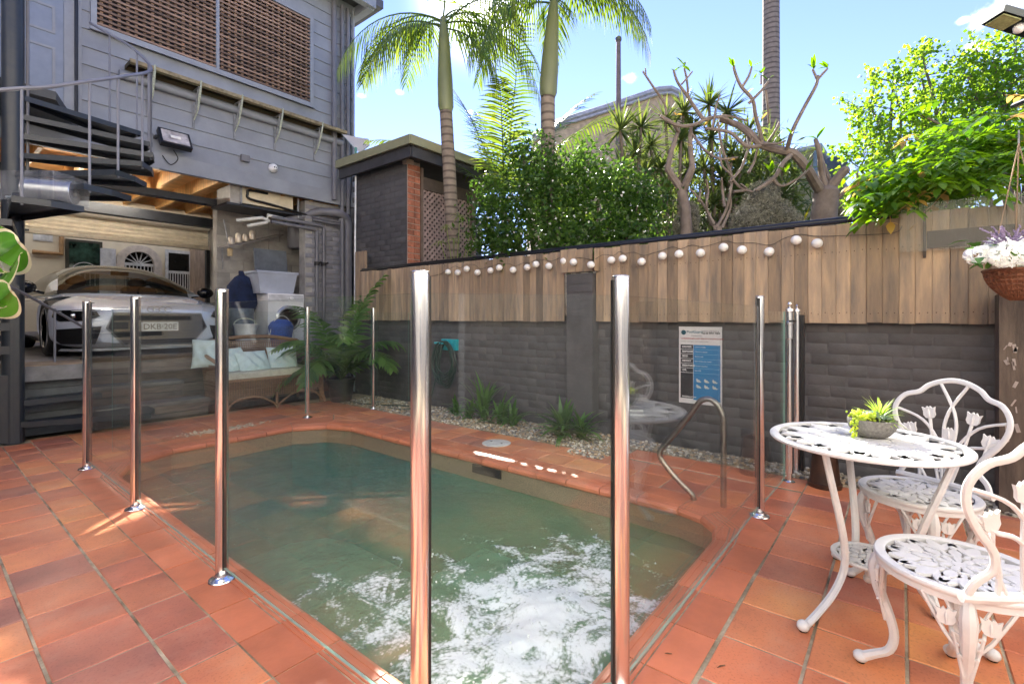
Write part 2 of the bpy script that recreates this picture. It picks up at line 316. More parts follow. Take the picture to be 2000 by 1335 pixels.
# ================================================================ materials of the place
def tilemat():
    m, n, l, b = newmat('terracotta')
    oi = n.new('ShaderNodeObjectInfo'); cr = n.new('ShaderNodeValToRGB'); e = cr.color_ramp.elements
    e[0].position = 0; e[0].color = (.60,.205,.10,1); e[1].position = 1; e[1].color = (.40,.14,.095,1)
    for p, c in ((.10,(.66,.23,.11)),(.20,(.54,.165,.09)),(.32,(.62,.22,.10)),(.42,(.40,.15,.11)),(.48,(.60,.20,.10)),(.62,(.72,.30,.12)),(.70,(.56,.18,.10)),(.80,(.36,.14,.11)),(.86,(.62,.22,.11))):
        q = e.new(p); q.color = (*c, 1)
    l.new(oi.outputs['Random'], cr.inputs[0])
    tc = n.new('ShaderNodeTexCoord'); ad = n.new('ShaderNodeVectorMath'); ml = n.new('ShaderNodeMath'); ml.operation = 'MULTIPLY'; ml.inputs[1].default_value = 50
    l.new(oi.outputs['Random'], ml.inputs[0]); l.new(tc.outputs['Object'], ad.inputs[0]); l.new(ml.outputs[0], ad.inputs[1])
    nz = n.new('ShaderNodeTexNoise'); nz.inputs['Scale'].default_value = 3.5; nz.inputs['Detail'].default_value = 3; l.new(ad.outputs[0], nz.inputs['Vector'])
    mx = n.new('ShaderNodeMix'); mx.data_type = 'RGBA'; mx.blend_type = 'OVERLAY'
    g = n.new('ShaderNodeValToRGB'); g.color_ramp.elements[0].position = .32; g.color_ramp.elements[0].color = (.30,.31,.36,1); g.color_ramp.elements[1].position = .68; g.color_ramp.elements[1].color = (.66,.60,.52,1)
    l.new(nz.outputs['Fac'], g.inputs[0]); mx.inputs['Factor'].default_value = .7; l.new(cr.outputs[0], mx.inputs[6]); l.new(g.outputs[0], mx.inputs[7])
    n3 = n.new('ShaderNodeTexNoise'); n3.inputs['Scale'].default_value = 120; n3.inputs['Detail'].default_value = 4; l.new(ad.outputs[0], n3.inputs['Vector'])
    sp = n.new('ShaderNodeValToRGB'); sp.color_ramp.elements[0].position = .28; sp.color_ramp.elements[0].color = (.55,.5,.5,1); sp.color_ramp.elements[1].position = .46; sp.color_ramp.elements[1].color = (1,1,1,1); l.new(n3.outputs['Fac'], sp.inputs[0])
    m2 = n.new('ShaderNodeMix'); m2.data_type = 'RGBA'; m2.blend_type = 'MULTIPLY'; m2.inputs['Factor'].default_value = .55; l.new(mx.outputs[2], m2.inputs[6]); l.new(sp.outputs[0], m2.inputs[7])
    gp = n.new('ShaderNodeNewGeometry'); n5 = n.new('ShaderNodeTexNoise'); n5.inputs['Scale'].default_value = 2.3; n5.inputs['Detail'].default_value = 9; n5.inputs['Roughness'].default_value = .7; l.new(gp.outputs['Position'], n5.inputs['Vector'])
    s5 = n.new('ShaderNodeMapRange'); s5.inputs['From Min'].default_value = .5; s5.inputs['From Max'].default_value = .78; s5.inputs['To Max'].default_value = .42; l.new(n5.outputs['Fac'], s5.inputs['Value'])
    m5 = n.new('ShaderNodeMix'); m5.data_type = 'RGBA'; m5.inputs[7].default_value = (.62,.42,.30,1); l.new(s5.outputs[0], m5.inputs['Factor']); l.new(m2.outputs[2], m5.inputs[6])
    s6 = n.new('ShaderNodeMapRange'); s6.inputs['From Min'].default_value = .46; s6.inputs['From Max'].default_value = .25; s6.inputs['To Max'].default_value = .5; l.new(n5.outputs['Fac'], s6.inputs['Value'])
    m6 = n.new('ShaderNodeMix'); m6.data_type = 'RGBA'; m6.inputs[7].default_value = (.20,.085,.05,1); l.new(s6.outputs[0], m6.inputs['Factor']); l.new(m5.outputs[2], m6.inputs[6]); l.new(m6.outputs[2], b.inputs['Base Color'])
    n2 = n.new('ShaderNodeTexNoise'); n2.inputs['Scale'].default_value = 5; n2.inputs['Detail'].default_value = 4; l.new(ad.outputs[0], n2.inputs['Vector'])
    mr = n.new('ShaderNodeMapRange'); mr.inputs['To Min'].default_value = .28; mr.inputs['To Max'].default_value = .55; l.new(n2.outputs['Fac'], mr.inputs['Value']); l.new(mr.outputs[0], b.inputs['Roughness'])
    bp = n.new('ShaderNodeBump'); bp.inputs['Strength'].default_value = .22; bp.inputs['Distance'].default_value = .004
    mm = n.new('ShaderNodeMath'); mm.inputs[1].default_value = 0; l.new(nz.outputs['Fac'], mm.inputs[0]); m4 = n.new('ShaderNodeMath'); m4.operation = 'MULTIPLY_ADD'; m4.inputs[1].default_value = .12; l.new(n3.outputs['Fac'], m4.inputs[0]); l.new(mm.outputs[0], m4.inputs[2])
    l.new(m4.outputs[0], bp.inputs['Height']); l.new(bp.outputs[0], b.inputs['Normal'])
    return m
TILE = tilemat()
GROUT = mat('grout', (.56,.47,.34), .9, var=.3, scale=7, bump=.4, bscale=90, col2=(.12,.095,.055))
SOIL = mat('soil', (.10,.085,.06), .95, var=.3, scale=30, bump=.5)
CHAR = mat('charcoal_paint', (.088,.086,.090), .65, var=.14, scale=5, bump=.4, bscale=28, rnd=.1)
CONC = mat('concrete', (.30,.28,.26), .85, var=.2, scale=6, bump=.25)
AGG = mat('pebblecrete', (.34,.27,.17), .8, var=.25, scale=160, bump=.6, bscale=220, col2=(.12,.10,.07))
# ---------------------------------------------------------------- ground with the hole of the pool
IN = [(.965,1.02),(1.24,.745),(2.60,.745),(2.76,.785),(2.86,.885),(2.9,1.04),(2.9,4.45),(2.80,4.75),(2.52,4.93),(1.45,4.93),(1.12,4.75),(.965,4.40)]
x0, x1, y0, y1 = .95, 2.915, .73, 4.945
g = MB(); B = 400
for a in ((-B,x0,-B,B),(x1,B,-B,B),(x0,x1,-B,y0),(x0,x1,y1,B)):
    g.add([(a[0],a[2],-.045),(a[1],a[2],-.045),(a[1],a[3],-.045),(a[0],a[3],-.045)], [(0,1,2,3)])
g.build('ground', SOIL, kind='structure')
# mortar bed below the tiles
OUT = [(.73,.92),(1.14,.5),(2.62,.5),(2.88,.5),(3.14,.76),(3.14,1.02),(3.14,4.55),(2.99,4.93),(2.62,5.17),(1.35,5.17),(.92,4.93),(.73,4.5)]
bed = MB()
def quad(m, xa, xb, ya, yb, z): m.add([(xa,ya,z),(xb,ya,z),(xb,yb,z),(xa,yb,z)], [(0,1,2,3)])
quad(bed, -2.6, .98, -2.6, 6.35, -.0035); quad(bed, .98, 4.28, -2.6, .70, -.0035)
DK = thing('tiled_deck', None, None, (0,0,0), kind='structure')
# bed is one mesh: outside of the pool outline
n_ = len(IN); ring = MB()
for i in range(n_):
    j = (i+1) % n_; ring.add([(*IN[i],-.0035),(*OUT[i],-.0035),(*OUT[j],-.0035),(*IN[j],-.0035)], [(0,1,2,3)])
bed = MB()
for (xa, xb, ya, yb) in ((-2.6,.73,-2.6,6.35),(.73,4.27,-2.6,.5),(3.14,4.27,.5,6.35),(.73,3.14,5.17,6.35)): quad(bed, xa, xb, ya, yb, -.0035)
for tri in (((.73,.5),(1.14,.5),(.73,.92)),((3.14,.5),(3.14,.76),(2.88,.5)),((3.14,5.17),(2.62,5.17),(2.99,4.93)),((3.14,5.17),(2.99,4.93),(3.14,4.55)),((.73,5.17),(.92,4.93),(1.35,5.17)),((.73,5.17),(.73,4.5),(.92,4.93))):
    bed.add([(*p,-.0035) for p in tri], [(0,1,2)])
bed.v += []; k = len(bed.v); bed.v += ring.v; bed.f += [tuple(i+k for i in f) for f in ring.f]
bed.build('mortar_bed', GROUT, DK)
# ---------------------------------------------------------------- tiles (each one a piece)
tiles = []
def field(xs, ys, hps, gx=.0035, gy=.0035):
    for i in range(len(xs)-1):
        for j in range(len(ys)-1):
            c = [(xs[i]+gx,ys[j]+gy),(xs[i+1]-gx,ys[j]+gy),(xs[i+1]-gx,ys[j+1]-gy),(xs[i]+gx,ys[j+1]-gy)]
            c = clip(c, hps)
            if c and area(c) > .0012: tiles.append(c)
ysL = [-.76+.256*i for i in range(28)]
xsL = [.73,.545,.285,.03,-.225,-.48,-.735,-.99,-1.245][::-1]
field(xsL, ysL, [(0,1,6.3)], gx=.0045, gy=.0030)
ysR = [.50,.245,-.015,-.27,-.525,-.78,-1.035,-1.29][::-1]
xsR = [.73]+[.80+.257*i for i in range(13)]+[4.15]
def grav_edge(y): return 3.93
field([x for x in xsR if x < 3.93]+[3.93], ysR, [], gx=.0030, gy=.0045)
# far side deck (x>3.14)
field([3.146,3.40,3.655], [.50+.254*i for i in range(23)], [(1,0,3.62)], gx=.003, gy=.003)
field([3.655,3.93], [.50+.254*i for i in range(6)], [], gx=.003, gy=.003)
# end deck
field([.73+.255*i for i in range(10)]+[3.14], [5.178,5.42,5.675,5.93,6.185,6.3], [], gx=.003, gy=.003)
# corner triangles
def hp(p, q, sgn=1):
    a, b = q[1]-p[1], -(q[0]-p[0]); c = a*p[0]+b*p[1]; return (a*sgn, b*sgn, c*sgn)
for corner, p, q in (((.73,.5),OUT[1],OUT[0]), ((3.14,.5),OUT[4],OUT[3]), ((3.14,5.17),OUT[7],OUT[6]),((3.14,5.17),OUT[8],OUT[7]),((.73,5.17),OUT[10],OUT[9]),((.73,5.17),OUT[11],OUT[10])):
    tri = [corner, p, q]; cx = sum(t[0] for t in tri)/3; cy = sum(t[1] for t in tri)/3
    s = 1-.012/max(.05, sqrt(area(tri))); tri = [(cx+(t[0]-cx)*s, cy+(t[1]-cy)*s) for t in tri]
    tiles.append(tri)
vis = []
for t in tiles:
    cx = sum(p[0] for p in t)/len(t); cy = sum(p[1] for p in t)/len(t); px, py, d = proj((cx, cy, 0))
    ok = d > .3 and -250 < px < 2250 and py < 1750
    vis.append((area(t)/d**3 if ok else -1/(abs(cx)+abs(cy)+1), t))
vis.sort(key=lambda a: -a[0])
rest = MB(); cnt = 0
for s_, t in vis:
    if s_ > 0 and cnt < 262:
        cx = sum(p[0] for p in t)/len(t); cy = sum(p[1] for p in t)/len(t); dz = random.uniform(-.0012, .0012)
        m_ = MB(); m_.prism([(p[0]-cx, p[1]-cy) for p in t], -.02, 0, bev=.0035)
        o = link('tile', m_.mesh('tile', TILE), DK, (cx, cy, dz), rot=(random.uniform(-.003,.003), random.uniform(-.003,.003), random.uniform(-.004,.004))); cnt += 1
    else: rest.prism(t, -.02, 0, bev=.0035)
rest.build('tile', TILE, DK, kind='stuff')
# ---------------------------------------------------------------- pool: shell, coping tiles, water
pool = thing('swimming_pool', 'small green plunge pool with rounded corners and red tiled coping', 'pool', (1.9,2.8,-1.2))
sh = MB(); n_ = len(IN)
for i in range(n_):
    j = (i+1) % n_
    for za, zb in ((-.03,-1.2),):
        k = 10; 
        sh.add([(*IN[i],za),(*IN[j],za),(*IN[j],zb),(*IN[i],zb)], [(0,3,2,1)])
sh.build('shell', AGG, pool)
PLAS = mat('pool_plaster', (.64,.70,.56), .7, var=.2, scale=4, bump=.2, col2=(.42,.50,.40)); sh = MB(); sh.add([(*p,-1.2) for p in IN], [tuple(range(n_))]); sh.build('floor', PLAS, pool)
st = MB(); st.bb(.975,2.89,.76,1.55,-1.19,-.62); st.bb(2.35,2.89,1.55,2.6,-1.19,-.7); st.build('step', PLAS, pool)
COPE = mat('coping_tile', (.60,.19,.095), .4, var=.12, scale=4, bump=.12, bscale=60, rnd=.10, spec=.5)
def shift(p, q, t): return (p[0]+(q[0]-p[0])*t, p[1]+(q[1]-p[1])*t)
for i in range(n_):
    j = (i+1) % n_; a, b = Vector(IN[i]), Vector(IN[j]); A, Bq = Vector(OUT[i]), Vector(OUT[j]); ln = (b-a).length
    k = max(1, round(ln/.2565))
    e = (b-a).normalized(); nrm = Vector((e.y, -e.x))
    # right side / left side joints line up with the deck
    for q in range(k):
        t0, t1 = q/k, (q+1)/k; gp = .0032
        pi_ = a+(b-a)*t0+e*gp; pj = a+(b-a)*t1-e*gp
        w_ = .238
        P0 = A+(Bq-A)*t0 if k > 0 else A; P1 = A+(Bq-A)*t1
        if k > 1:
            P0 = (a+(b-a)*t0+nrm*w_) if q > 0 else A; P1 = (a+(b-a)*t1+nrm*w_) if q < k-1 else Bq
        P0 = P0+e*gp; P1 = P1-e*gp
        # profile across: deck edge flat -> fine ribs -> bull nose over the water
        m_ = MB(); prof = [(.005,0,0)]
        s = .62
        for r_ in range(5): prof += [(s, 0, 0), (s+.006, -.0035, 0), (s+.022, -.0035, 0), (s+.028, 0, 0)]; s += .068
        prof = [(.008,0),(.60,0),(.605,-.004),(.63,-.004),(.635,0),(.68,0),(.685,-.004),(.71,-.004),(.715,0),(.76,0),(.765,-.004),(.79,-.004),(.795,0),(.88,0),(.885,-.003),(.90,-.003),(.905,0),(.97,-.001),(1.03,-.008),(1.065,-.022),(1.065,-.04),(1.03,-.05),(.9,-.05),(.3,-.05)]
        vs = []; cxy = (P0+P1+pi_+pj)/4
        for (u, z) in prof:
            q0 = P0+(pi_-P0)*u; q1 = P1+(pj-P1)*u; vs += [(q0.x-cxy.x, q0.y-cxy.y, z), (q1.x-cxy.x, q1.y-cxy.y, z)]
        fs = [(2*u_, 2*u_+1, 2*u_+3, 2*u_+2) for u_ in range(len(prof)-1)]
        fs += [tuple(2*u_ for u_ in range(len(prof)))[::-1], tuple(2*u_+1 for u_ in range(len(prof)))]
        m_.add(vs, fs)
        link('coping_tile', m_.mesh('coping_tile', COPE), pool, (cxy.x, cxy.y, random.uniform(-.001,.001)))
# bull nose trim clip joints, skimmer slot and a small white pipe end on the far wall
sk = MB(); sk.bb(2.885,2.896,2.42,2.72,-.12,-.055); sk.build('skimmer_slot', mat('dark_void', (.01,.01,.01), .9), pool)
# water -----------------------------------------------------------
def watermat():
    m, n, l, b = newmat('pool_water')
    tc = n.new('ShaderNodeTexCoord'); sx = n.new('ShaderNodeSeparateXYZ'); l.new(tc.outputs['Object'], sx.inputs[0])
    at = n.new('ShaderNodeAttribute'); at.attribute_name = 'foam'
    def noise_(sc, det, ro, dist=0, st=(1,1,1)):
        mp = n.new('ShaderNodeMapping'); mp.inputs['Scale'].default_value = st; l.new(tc.outputs['Object'], mp.inputs[0])
        z = n.new('ShaderNodeTexNoise'); z.inputs['Scale'].default_value = sc; z.inputs['Detail'].default_value = det; z.inputs['Roughness'].default_value = ro; z.inputs['Distortion'].default_value = dist; l.new(mp.outputs[0], z.inputs['Vector']); return z.outputs['Fac']
    n1 = noise_(3.8, 10, .72, 1.7); n2 = noise_(22, 10, .8, 1.6)
    a1 = n.new('ShaderNodeMath'); a1.operation = 'MULTIPLY_ADD'; a1.inputs[1].default_value = .45; l.new(n2, a1.inputs[0]); l.new(n1, a1.inputs[2])
    vo = n.new('ShaderNodeTexVoronoi'); vo.inputs['Scale'].default_value = 55; l.new(tc.outputs['Object'], vo.inputs['Vector']); a1b = n.new('ShaderNodeMath'); a1b.operation = 'MULTIPLY_ADD'; a1b.inputs[1].default_value = -.16; l.new(vo.outputs['Distance'], a1b.inputs[0]); l.new(a1.outputs[0], a1b.inputs[2])
    a2 = n.new('ShaderNodeMath'); l.new(a1b.outputs[0], a2.inputs[0]); l.new(at.outputs['Fac'], a2.inputs[1])
    fm = n.new('ShaderNodeMapRange'); fm.interpolation_type = 'SMOOTHSTEP'; fm.inputs['From Min'].default_value = 1.08; fm.inputs['From Max'].default_value = 1.28; l.new(a2.outputs[0], fm.inputs['Value'])
    foam = fm.outputs[0]
    bp = n.new('ShaderNodeBump'); bp.inputs['Strength'].default_value = .9; bp.inputs['Distance'].default_value = .02
    n3 = noise_(11, 6, .6, 1.0, (1, 1.3, 1)); l.new(n3, bp.inputs['Height'])
    fr = n.new('ShaderNodeFresnel'); fr.inputs[0].default_value = 1.33; l.new(bp.outputs[0], fr.inputs['Normal'])
    gl = n.new('ShaderNodeBsdfGlossy'); gl.inputs['Roughness'].default_value = .04; l.new(bp.outputs[0], gl.inputs['Normal'])
    tr = n.new('ShaderNodeBsdfRefraction'); n.remove(tr); tr = n.new('ShaderNodeBsdfTransparent'); tr.inputs[0].default_value = (.56,.86,.72,1)
    df = n.new('ShaderNodeBsdfDiffuse'); l.new(bp.outputs[0], df.inputs['Normal'])
    cr = n.new('ShaderNodeValToRGB'); cr.color_ramp.elements[0].color = (.30,.54,.28,1); cr.color_ramp.elements[1].color = (.04,.38,.32,1); cr.color_ramp.elements[0].position = .3; cr.color_ramp.elements[1].position = .7
    mr = n.new('ShaderNodeMapRange'); mr.inputs['From Min'].default_value = -1.6; mr.inputs['From Max'].default_value = 1.4; l.new(sx.outputs['Y'], mr.inputs['Value'])
    q = n.new('ShaderNodeMath'); q.operation = 'MULTIPLY_ADD'; q.inputs[1].default_value = .35; l.new(n1, q.inputs[0]); m5 = n.new('ShaderNodeMath'); m5.operation = 'MULTIPLY_ADD'; m5.inputs[1].default_value = .85; m5.inputs[2].default_value = -.1; l.new(mr.outputs[0], m5.inputs[0]); l.new(m5.outputs[0], q.inputs[2])
    l.new(q.outputs[0], cr.inputs[0]); l.new(cr.outputs[0], df.inputs[0])
    mA = n.new('ShaderNodeMixShader'); mA.inputs[0].default_value = .38; l.new(tr.outputs[0], mA.inputs[1]); l.new(df.outputs[0], mA.inputs[2])
    mB = n.new('ShaderNodeMixShader'); l.new(fr.outputs[0], mB.inputs[0]); l.new(mA.outputs[0], mB.inputs[1]); l.new(gl.outputs[0], mB.inputs[2])
    fd = n.new('ShaderNodeBsdfPrincipled'); fd.inputs['Base Color'].default_value = (.93,.95,.93,1); fd.inputs['Roughness'].default_value = .35; fd.inputs['Subsurface Weight'].default_value = 0
    b2 = n.new('ShaderNodeBump'); b2.inputs['Strength'].default_value = .45; b2.inputs['Distance'].default_value = .012; l.new(a1.outputs[0], b2.inputs['Height']); l.new(b2.outputs[0], fd.inputs['Normal'])
    fq = n.new('ShaderNodeMath'); fq.operation = 'MULTIPLY'; fq.inputs[1].default_value = .93; l.new(foam, fq.inputs[0]); mC = n.new('ShaderNodeMixShader'); l.new(fq.outputs[0], mC.inputs[0]); l.new(mB.outputs[0], mC.inputs[1]); l.new(fd.outputs[0], mC.inputs[2])
    l.new(mC.outputs[0], n['Material Output'].inputs['Surface']); n.remove(b); return m
nx, ny = 150, 330
X = np.linspace(.93, 2.94, nx); Y = np.linspace(.71, 4.96, ny); XX, YY = np.meshgrid(X, Y)
ZZ = np.zeros_like(XX); FO = np.zeros_like(XX)
for a in range(ny):
    for b_ in range(nx):
        x, y = XX[a, b_], YY[a, b_]
        act = math.exp(-((x-1.75)**2/.85+(y-1.10)**2/.55))
        act2 = math.exp(-((x-1.45)**2/.6+(y-2.0)**2/1.3))
        v = Vector((x*2.2, y*2.2, 0))
        t1 = noise.fractal(v*1.2, 1, 2.1, 5); t2 = 1-abs(noise.noise(v*1.5+Vector((3,9,2)))*2)
        calm = noise.noise(Vector((x*6, y*4.2, 4.)))*.004+noise.noise(Vector((x*13, y*9, 1.)))*.0022
        ZZ[a, b_] = -.185+act*(.030*t1+.020*t2)+act2*.012*t1+calm
        FO[a, b_] = .45*act+.26*act2+.12*t2*act2+.26*math.exp(-((x-2.35)**2/.12+(y-1.45)**2/.30))*(.5+.5*t2)+.05*t2-.03
V = np.stack([XX, YY, ZZ], -1).reshape(-1, 3)
I = np.arange(ny*nx).reshape(ny, nx); F = np.stack([I[:-1,:-1], I[:-1,1:], I[1:,1:], I[1:,:-1]], -1).reshape(-1, 4)
# keep the water inside the shell outline
def inside(x, y):
    c = True
    for i in range(n_):
        p, q = IN[i], IN[(i+1) % n_]
        if (q[0]-p[0])*(y-p[1])-(q[1]-p[1])*(x-p[0]) < -.012: return False
    return c
keep = np.array([inside(*V[f].mean(0)[:2]) for f in F]); F = F[keep]
wo = bulk('water', V, F, watermat(), smooth=True, kind='structure')
at = wo.data.attributes.new('foam', 'FLOAT', 'POINT'); at.data.foreach_set('value', FO.reshape(-1).astype(np.float32))
# spray droplets and bubbles thrown up by the jets
sp = MB()
for i in range(260):
    x = 1.5+random.gauss(0,.35); y = 1.2+random.gauss(0,.4)
    if inside(x, y): sp.ball((x, y, -.17+abs(random.gauss(0,.025))), random.uniform(.002,.006), 6, 4)
sp.build('water_spray', mat('foam_white', (.85,.9,.9), .2), kind='stuff', smooth='all')
# ---------------------------------------------------------------- pebble strip
pebs = [mat('pebble_%s' % k_, c_, .7, var=.2, scale=30, rnd=.35) for k_, c_ in (('cream',(.50,.44,.34)),('tan',(.36,.26,.16)),('grey',(.25,.24,.23)),('white',(.62,.58,.5)))]
bedm = MB(); bedm.bb(3.62,4.24,-2,6.2,-.04,-.012); bedm.build('pebble_bed', mat('pebble_earth', (.16,.13,.09), .95, var=.3, scale=40, bump=.6), kind='structure')
sphere = MB(); sphere.ball((0,0,0), 1, 6, 4); base = np.array(sphere.v); bf = sphere.f
quadf = []
for f in bf: quadf.append(tuple(f) if len(f) == 4 else (f[0], f[1], f[2], f[2]))
tri = []
for f in bf:
    tri += [(f[0], f[1], f[2])]+([(f[0], f[2], f[3])] if len(f) == 4 else [])
tri = np.array(tri)
spots = []
while len(spots) < 6200:
    x = random.uniform(3.64, 4.22); y = random.uniform(-1.0, 5.9)
    if x < 3.95 and y < 1.78: continue
    if y > 3 and random.random() < .4: continue
    spots.append((x, y))
spots += [(random.uniform(3.46,3.66), random.uniform(1.86,2.2)) for _ in range(160)]
for mi in range(4):
    Vs = []; Fs = []; k = 0
    for (x, y) in spots[mi::4]:
        s = random.uniform(.007, .017); a = random.uniform(0, 6.3); R = np.array(Matrix.Rotation(a, 3, 'Z') @ Matrix.Rotation(random.uniform(-.5,.5), 3, 'X'))
        vv = (base*np.array([s*random.uniform(1,1.5), s, s*.62]))@R.T+np.array([x, y, random.uniform(-.008,.012)]); Vs.append(vv); Fs.append(tri+k); k += len(base)
    bulk('pebbles', np.concatenate(Vs), np.concatenate(Fs), pebs[mi], smooth=True, kind='stuff')
# scattered pebbles at the foot of the wooden steps and by the end coping (seen through the glass)
Vs = []; Fs = []; k = 0
for _ in range(260):
    x, y = random.gauss(2.0,.16), random.gauss(5.35,.05); s = random.uniform(.006,.012)
    Vs.append(base*np.array([s*1.3,s,s*.6])+np.array([x,y,.004])); Fs.append(tri+k); k += len(base)
bulk('pebbles', np.concatenate(Vs), np.concatenate(Fs), pebs[0], smooth=True, kind='stuff')
# a few dry leaf scraps blown onto the tiles
m_ = MB(); rl_ = random.Random(4)
for k in range(46):
    x, y = rl_.uniform(-.2,4.0), rl_.uniform(-.4,5.8)
    if .93 < x < 2.95 and .7 < y < 5: continue
    a = rl_.uniform(0,6.3); blade(m_, (x,y,.004), (cos(a),sin(a),.25), rl_.uniform(.012,.034), rl_.uniform(.006,.012), droop=.6, segs=2, fold=.2)
m_.build('leaf_litter', mat('litter', (.22,.12,.05), .8, var=.3, scale=20), kind='stuff')
# white skimmer lid
t = MB(); t.lathe([(.128,.001),(.13,.006),(.122,.010),(.05,.011),(0,.011)], (3.33,2.84,0), 32)
lid = t.build('skimmer_lid', mat('aged_white_plastic', (.62,.62,.58), .5, var=.12, scale=14), smooth=True, label='round white plastic lid set in the tiles beside the pool', cat='lid')
t = MB(); t.lathe([(.012,.0115),(0,.0118)], (3.33,2.90,0), 10); t.lathe([(.012,.0115),(0,.0118)], (3.33,2.78,0), 10); t.build('finger_hole', MC['dark_void'], lid)
# ================================================================ boundary wall: painted bricks in courses, pier, palings
XW = 4.25
wall = thing('boundary_wall', 'long charcoal painted brick wall below the timber palings', 'wall', (XW,2.6,0))
core = MB(); core.bb(XW+.0015, XW+.23, -2.4, 6.35, -.04, 1.09); core.build('wall_core', CHAR, wall)
bricks = []
ch = .0785
for r in range(14):
    y = 6.3-(.12 if r % 2 else 0); z = .0+r*ch
    while y > -1.6:
        l_ = .232+random.uniform(-.004,.004); bricks.append((y-l_/2, z+ch/2, l_)); y -= l_+.008
def bricksort(b): px, py, d = proj((XW, b[0], b[1])); return d if (d > .3 and -50 < px < 2050) else 99+abs(b[0])
bricks.sort(key=bricksort)
def brickmesh(sx, sy, sz, mt, name='brick', seed=0):
    """rounded slab: front face towards -x, edges softened, slightly uneven"""
    rr = random.Random(seed); m = MB(); e = .008; vs = []; fs = []; DEP = .0034
    ys = [-sy/2, -sy/2+e, 0, sy/2-e, sy/2]; zs = [-sz/2, -sz/2+e, sz/2-e, sz/2]
    for j, z in enumerate(zs):
        for i, y in enumerate(ys):
            edge = (i in (0, 4))+(j in (0, 3)); vs.append((-sx+(DEP*min(edge,1)+.002*(edge==2))+rr.uniform(-.0012,.0012), y+rr.uniform(-.002,.002), z+rr.uniform(-.002,.002)))
    for j in range(3):
        for i in range(4): k = j*5+i; fs.append((k, k+5, k+6, k+1))
    m.add(vs, fs); return m
protos = [brickmesh(.010, .236, .082, CHAR, seed=s).mesh('brick', CHAR, 'all') for s in range(9)]
restb = MB()
for i, (y, z, l_) in enumerate(bricks):
    if i < 290: link('brick', protos[i % 9], wall, (XW+.006+random.choice((0,.001,.002,-.001,.003,.0035)), y, z), rot=(random.uniform(-.008,.008),0,random.uniform(-.012,.012)), scale=(1, l_/.236, 1))
    else:
        m_ = brickmesh(.010, .236, .082, CHAR, seed=i); restb.add([(p[0]+XW+.006, p[1]+y, p[2]+z) for p in m_.v], m_.f)
restb.build('brick', CHAR, wall, 'all', kind='stuff')
pr = MB(); pr.bb(4.13, 4.245, 2.31, 2.60, 0, 1.56)
# slightly lumpy pier: courses
for r in range(19): pr.box((4.128, 2.455+random.uniform(-.002,.002), .04+r*.081), (.008, .286, .072))
pr.build('pier', CHAR, wall)
# palings
WOOD = mat('paling_wood', (.42,.30,.19), .8, scale=3.2, stretch=(6,6,.8), bump=.5, bscale=22, rnd=.34, col2=(.19,.155,.125), detail=7)
fence = thing('paling_fence', 'weathered vertical timber palings standing on the charcoal wall', 'fence', (4.2,2.8,1.09))
y = 6.15
i = 0
while y > -1.3:
    wd = random.uniform(.083, .092); yc = y-wd/2; x_ = 4.185+random.uniform(-.004,.004); top = 1.80+random.uniform(-.012,.004)
    if yc < 0: top = 1.815+random.uniform(-.01,.01)
    z0 = 1.092+random.uniform(-.006,.004)
    if 2.27 < yc < 2.64: z0 = 1.575
    if 2.27 < yc < 2.64: x_ -= .075
    m_ = MB(); hw = wd/2+.0008; m_.prism([(-.009,-hw+.0045),(-.004,-hw),(.009,-hw),(.009,hw),(-.004,hw),(-.009,hw-.0045)], 0, top-z0)
    p = link('paling', m_.mesh('paling', WOOD), fence, (x_, yc, z0), rot=(random.uniform(-.0006,.0006), random.uniform(-.004,.004), random.uniform(-.012,.012)))
    if yc < 2.2:
        nl = MB()
        for zz in (1.16, 1.60):
            for dy in (-.25, .25): nl.ball((x_-.0095, yc+dy*wd, zz+random.uniform(-.008,.008)), .0035, 6, 4)
        nl.build('nail', mat('rust', (.07,.035,.02), .8), p, kind='stuff')
    y -= wd+.0006; i += 1
rl = MB(); rl.bb(4.198,4.235,-1.3,6.15,1.18,1.25); rl.bb(4.198,4.235,-1.3,6.15,1.58,1.65); rl.build('rail', WOOD, fence)
sb = MB(); sb.bb(4.09,4.175,2.262,2.272,1.575,1.79); sb.build('side_board', WOOD, fence)
BLKP = mat('black_plastic', (.012,.012,.014), .35, var=.1, bump=.05)
cp = MB(); cp.tube([(4.235,y_,1.832+.002*sin(y_*3)) for y_ in np.linspace(.07, 6.2, 30)], .024, 10); cp.tube([(4.235,.05,1.83),(4.235,.10,1.83)], .031, 10)
cp.tube([(4.20,y_,1.815) for y_ in np.linspace(.3, 6.2, 20)], .012, 8)
cp.build('capping_pipe', BLKP, fence, True)
# corrugated clear sheet screwed to the palings on the right
cs = thing('corrugated_sheet', 'clear corrugated plastic sheet fixed over the top of the palings', 'plastic sheet', (4.14,-.3,1.6))
pa = PX(1757, 402, 4.13); pb = PX(1965, 378, 4.13); nn = 260
vs = []; fs = []
for i in range(nn+1):
    t = i/nn; yy = pa.y+(pb.y-pa.y-.25)*t; zt = pa.z+(pb.z-pa.z)*t*1.1; x = 4.13+.0035*sin(i*pi/2*1.0)
    vs += [(x, yy, zt-.31), (x, yy, zt)]
for i in range(nn): fs.append((2*i, 2*i+2, 2*i+3, 2*i+1))
sh_ = MB(); sh_.add(vs, fs)
sh_.build('sheet', glassmat('corrugated_plastic', (.80,.80,.76), 1.5, haze=.45, hazecol=(.5,.5,.45)), cs, 'all')
DT = mat('dark_timber', (.07,.055,.045), .8, var=.2); bt = MB(); bt.bb(4.15,4.17,pa.y-.135,pa.y-.12,1.52,1.83); bt.build('batten', DT, cs); bt = MB(); bt.bb(4.15,4.172,pb.y-.05,pa.y-.14,1.58,1.69); bt.build('batten', mat('dark_timber', (.07,.055,.045), .8, var=.2), cs)
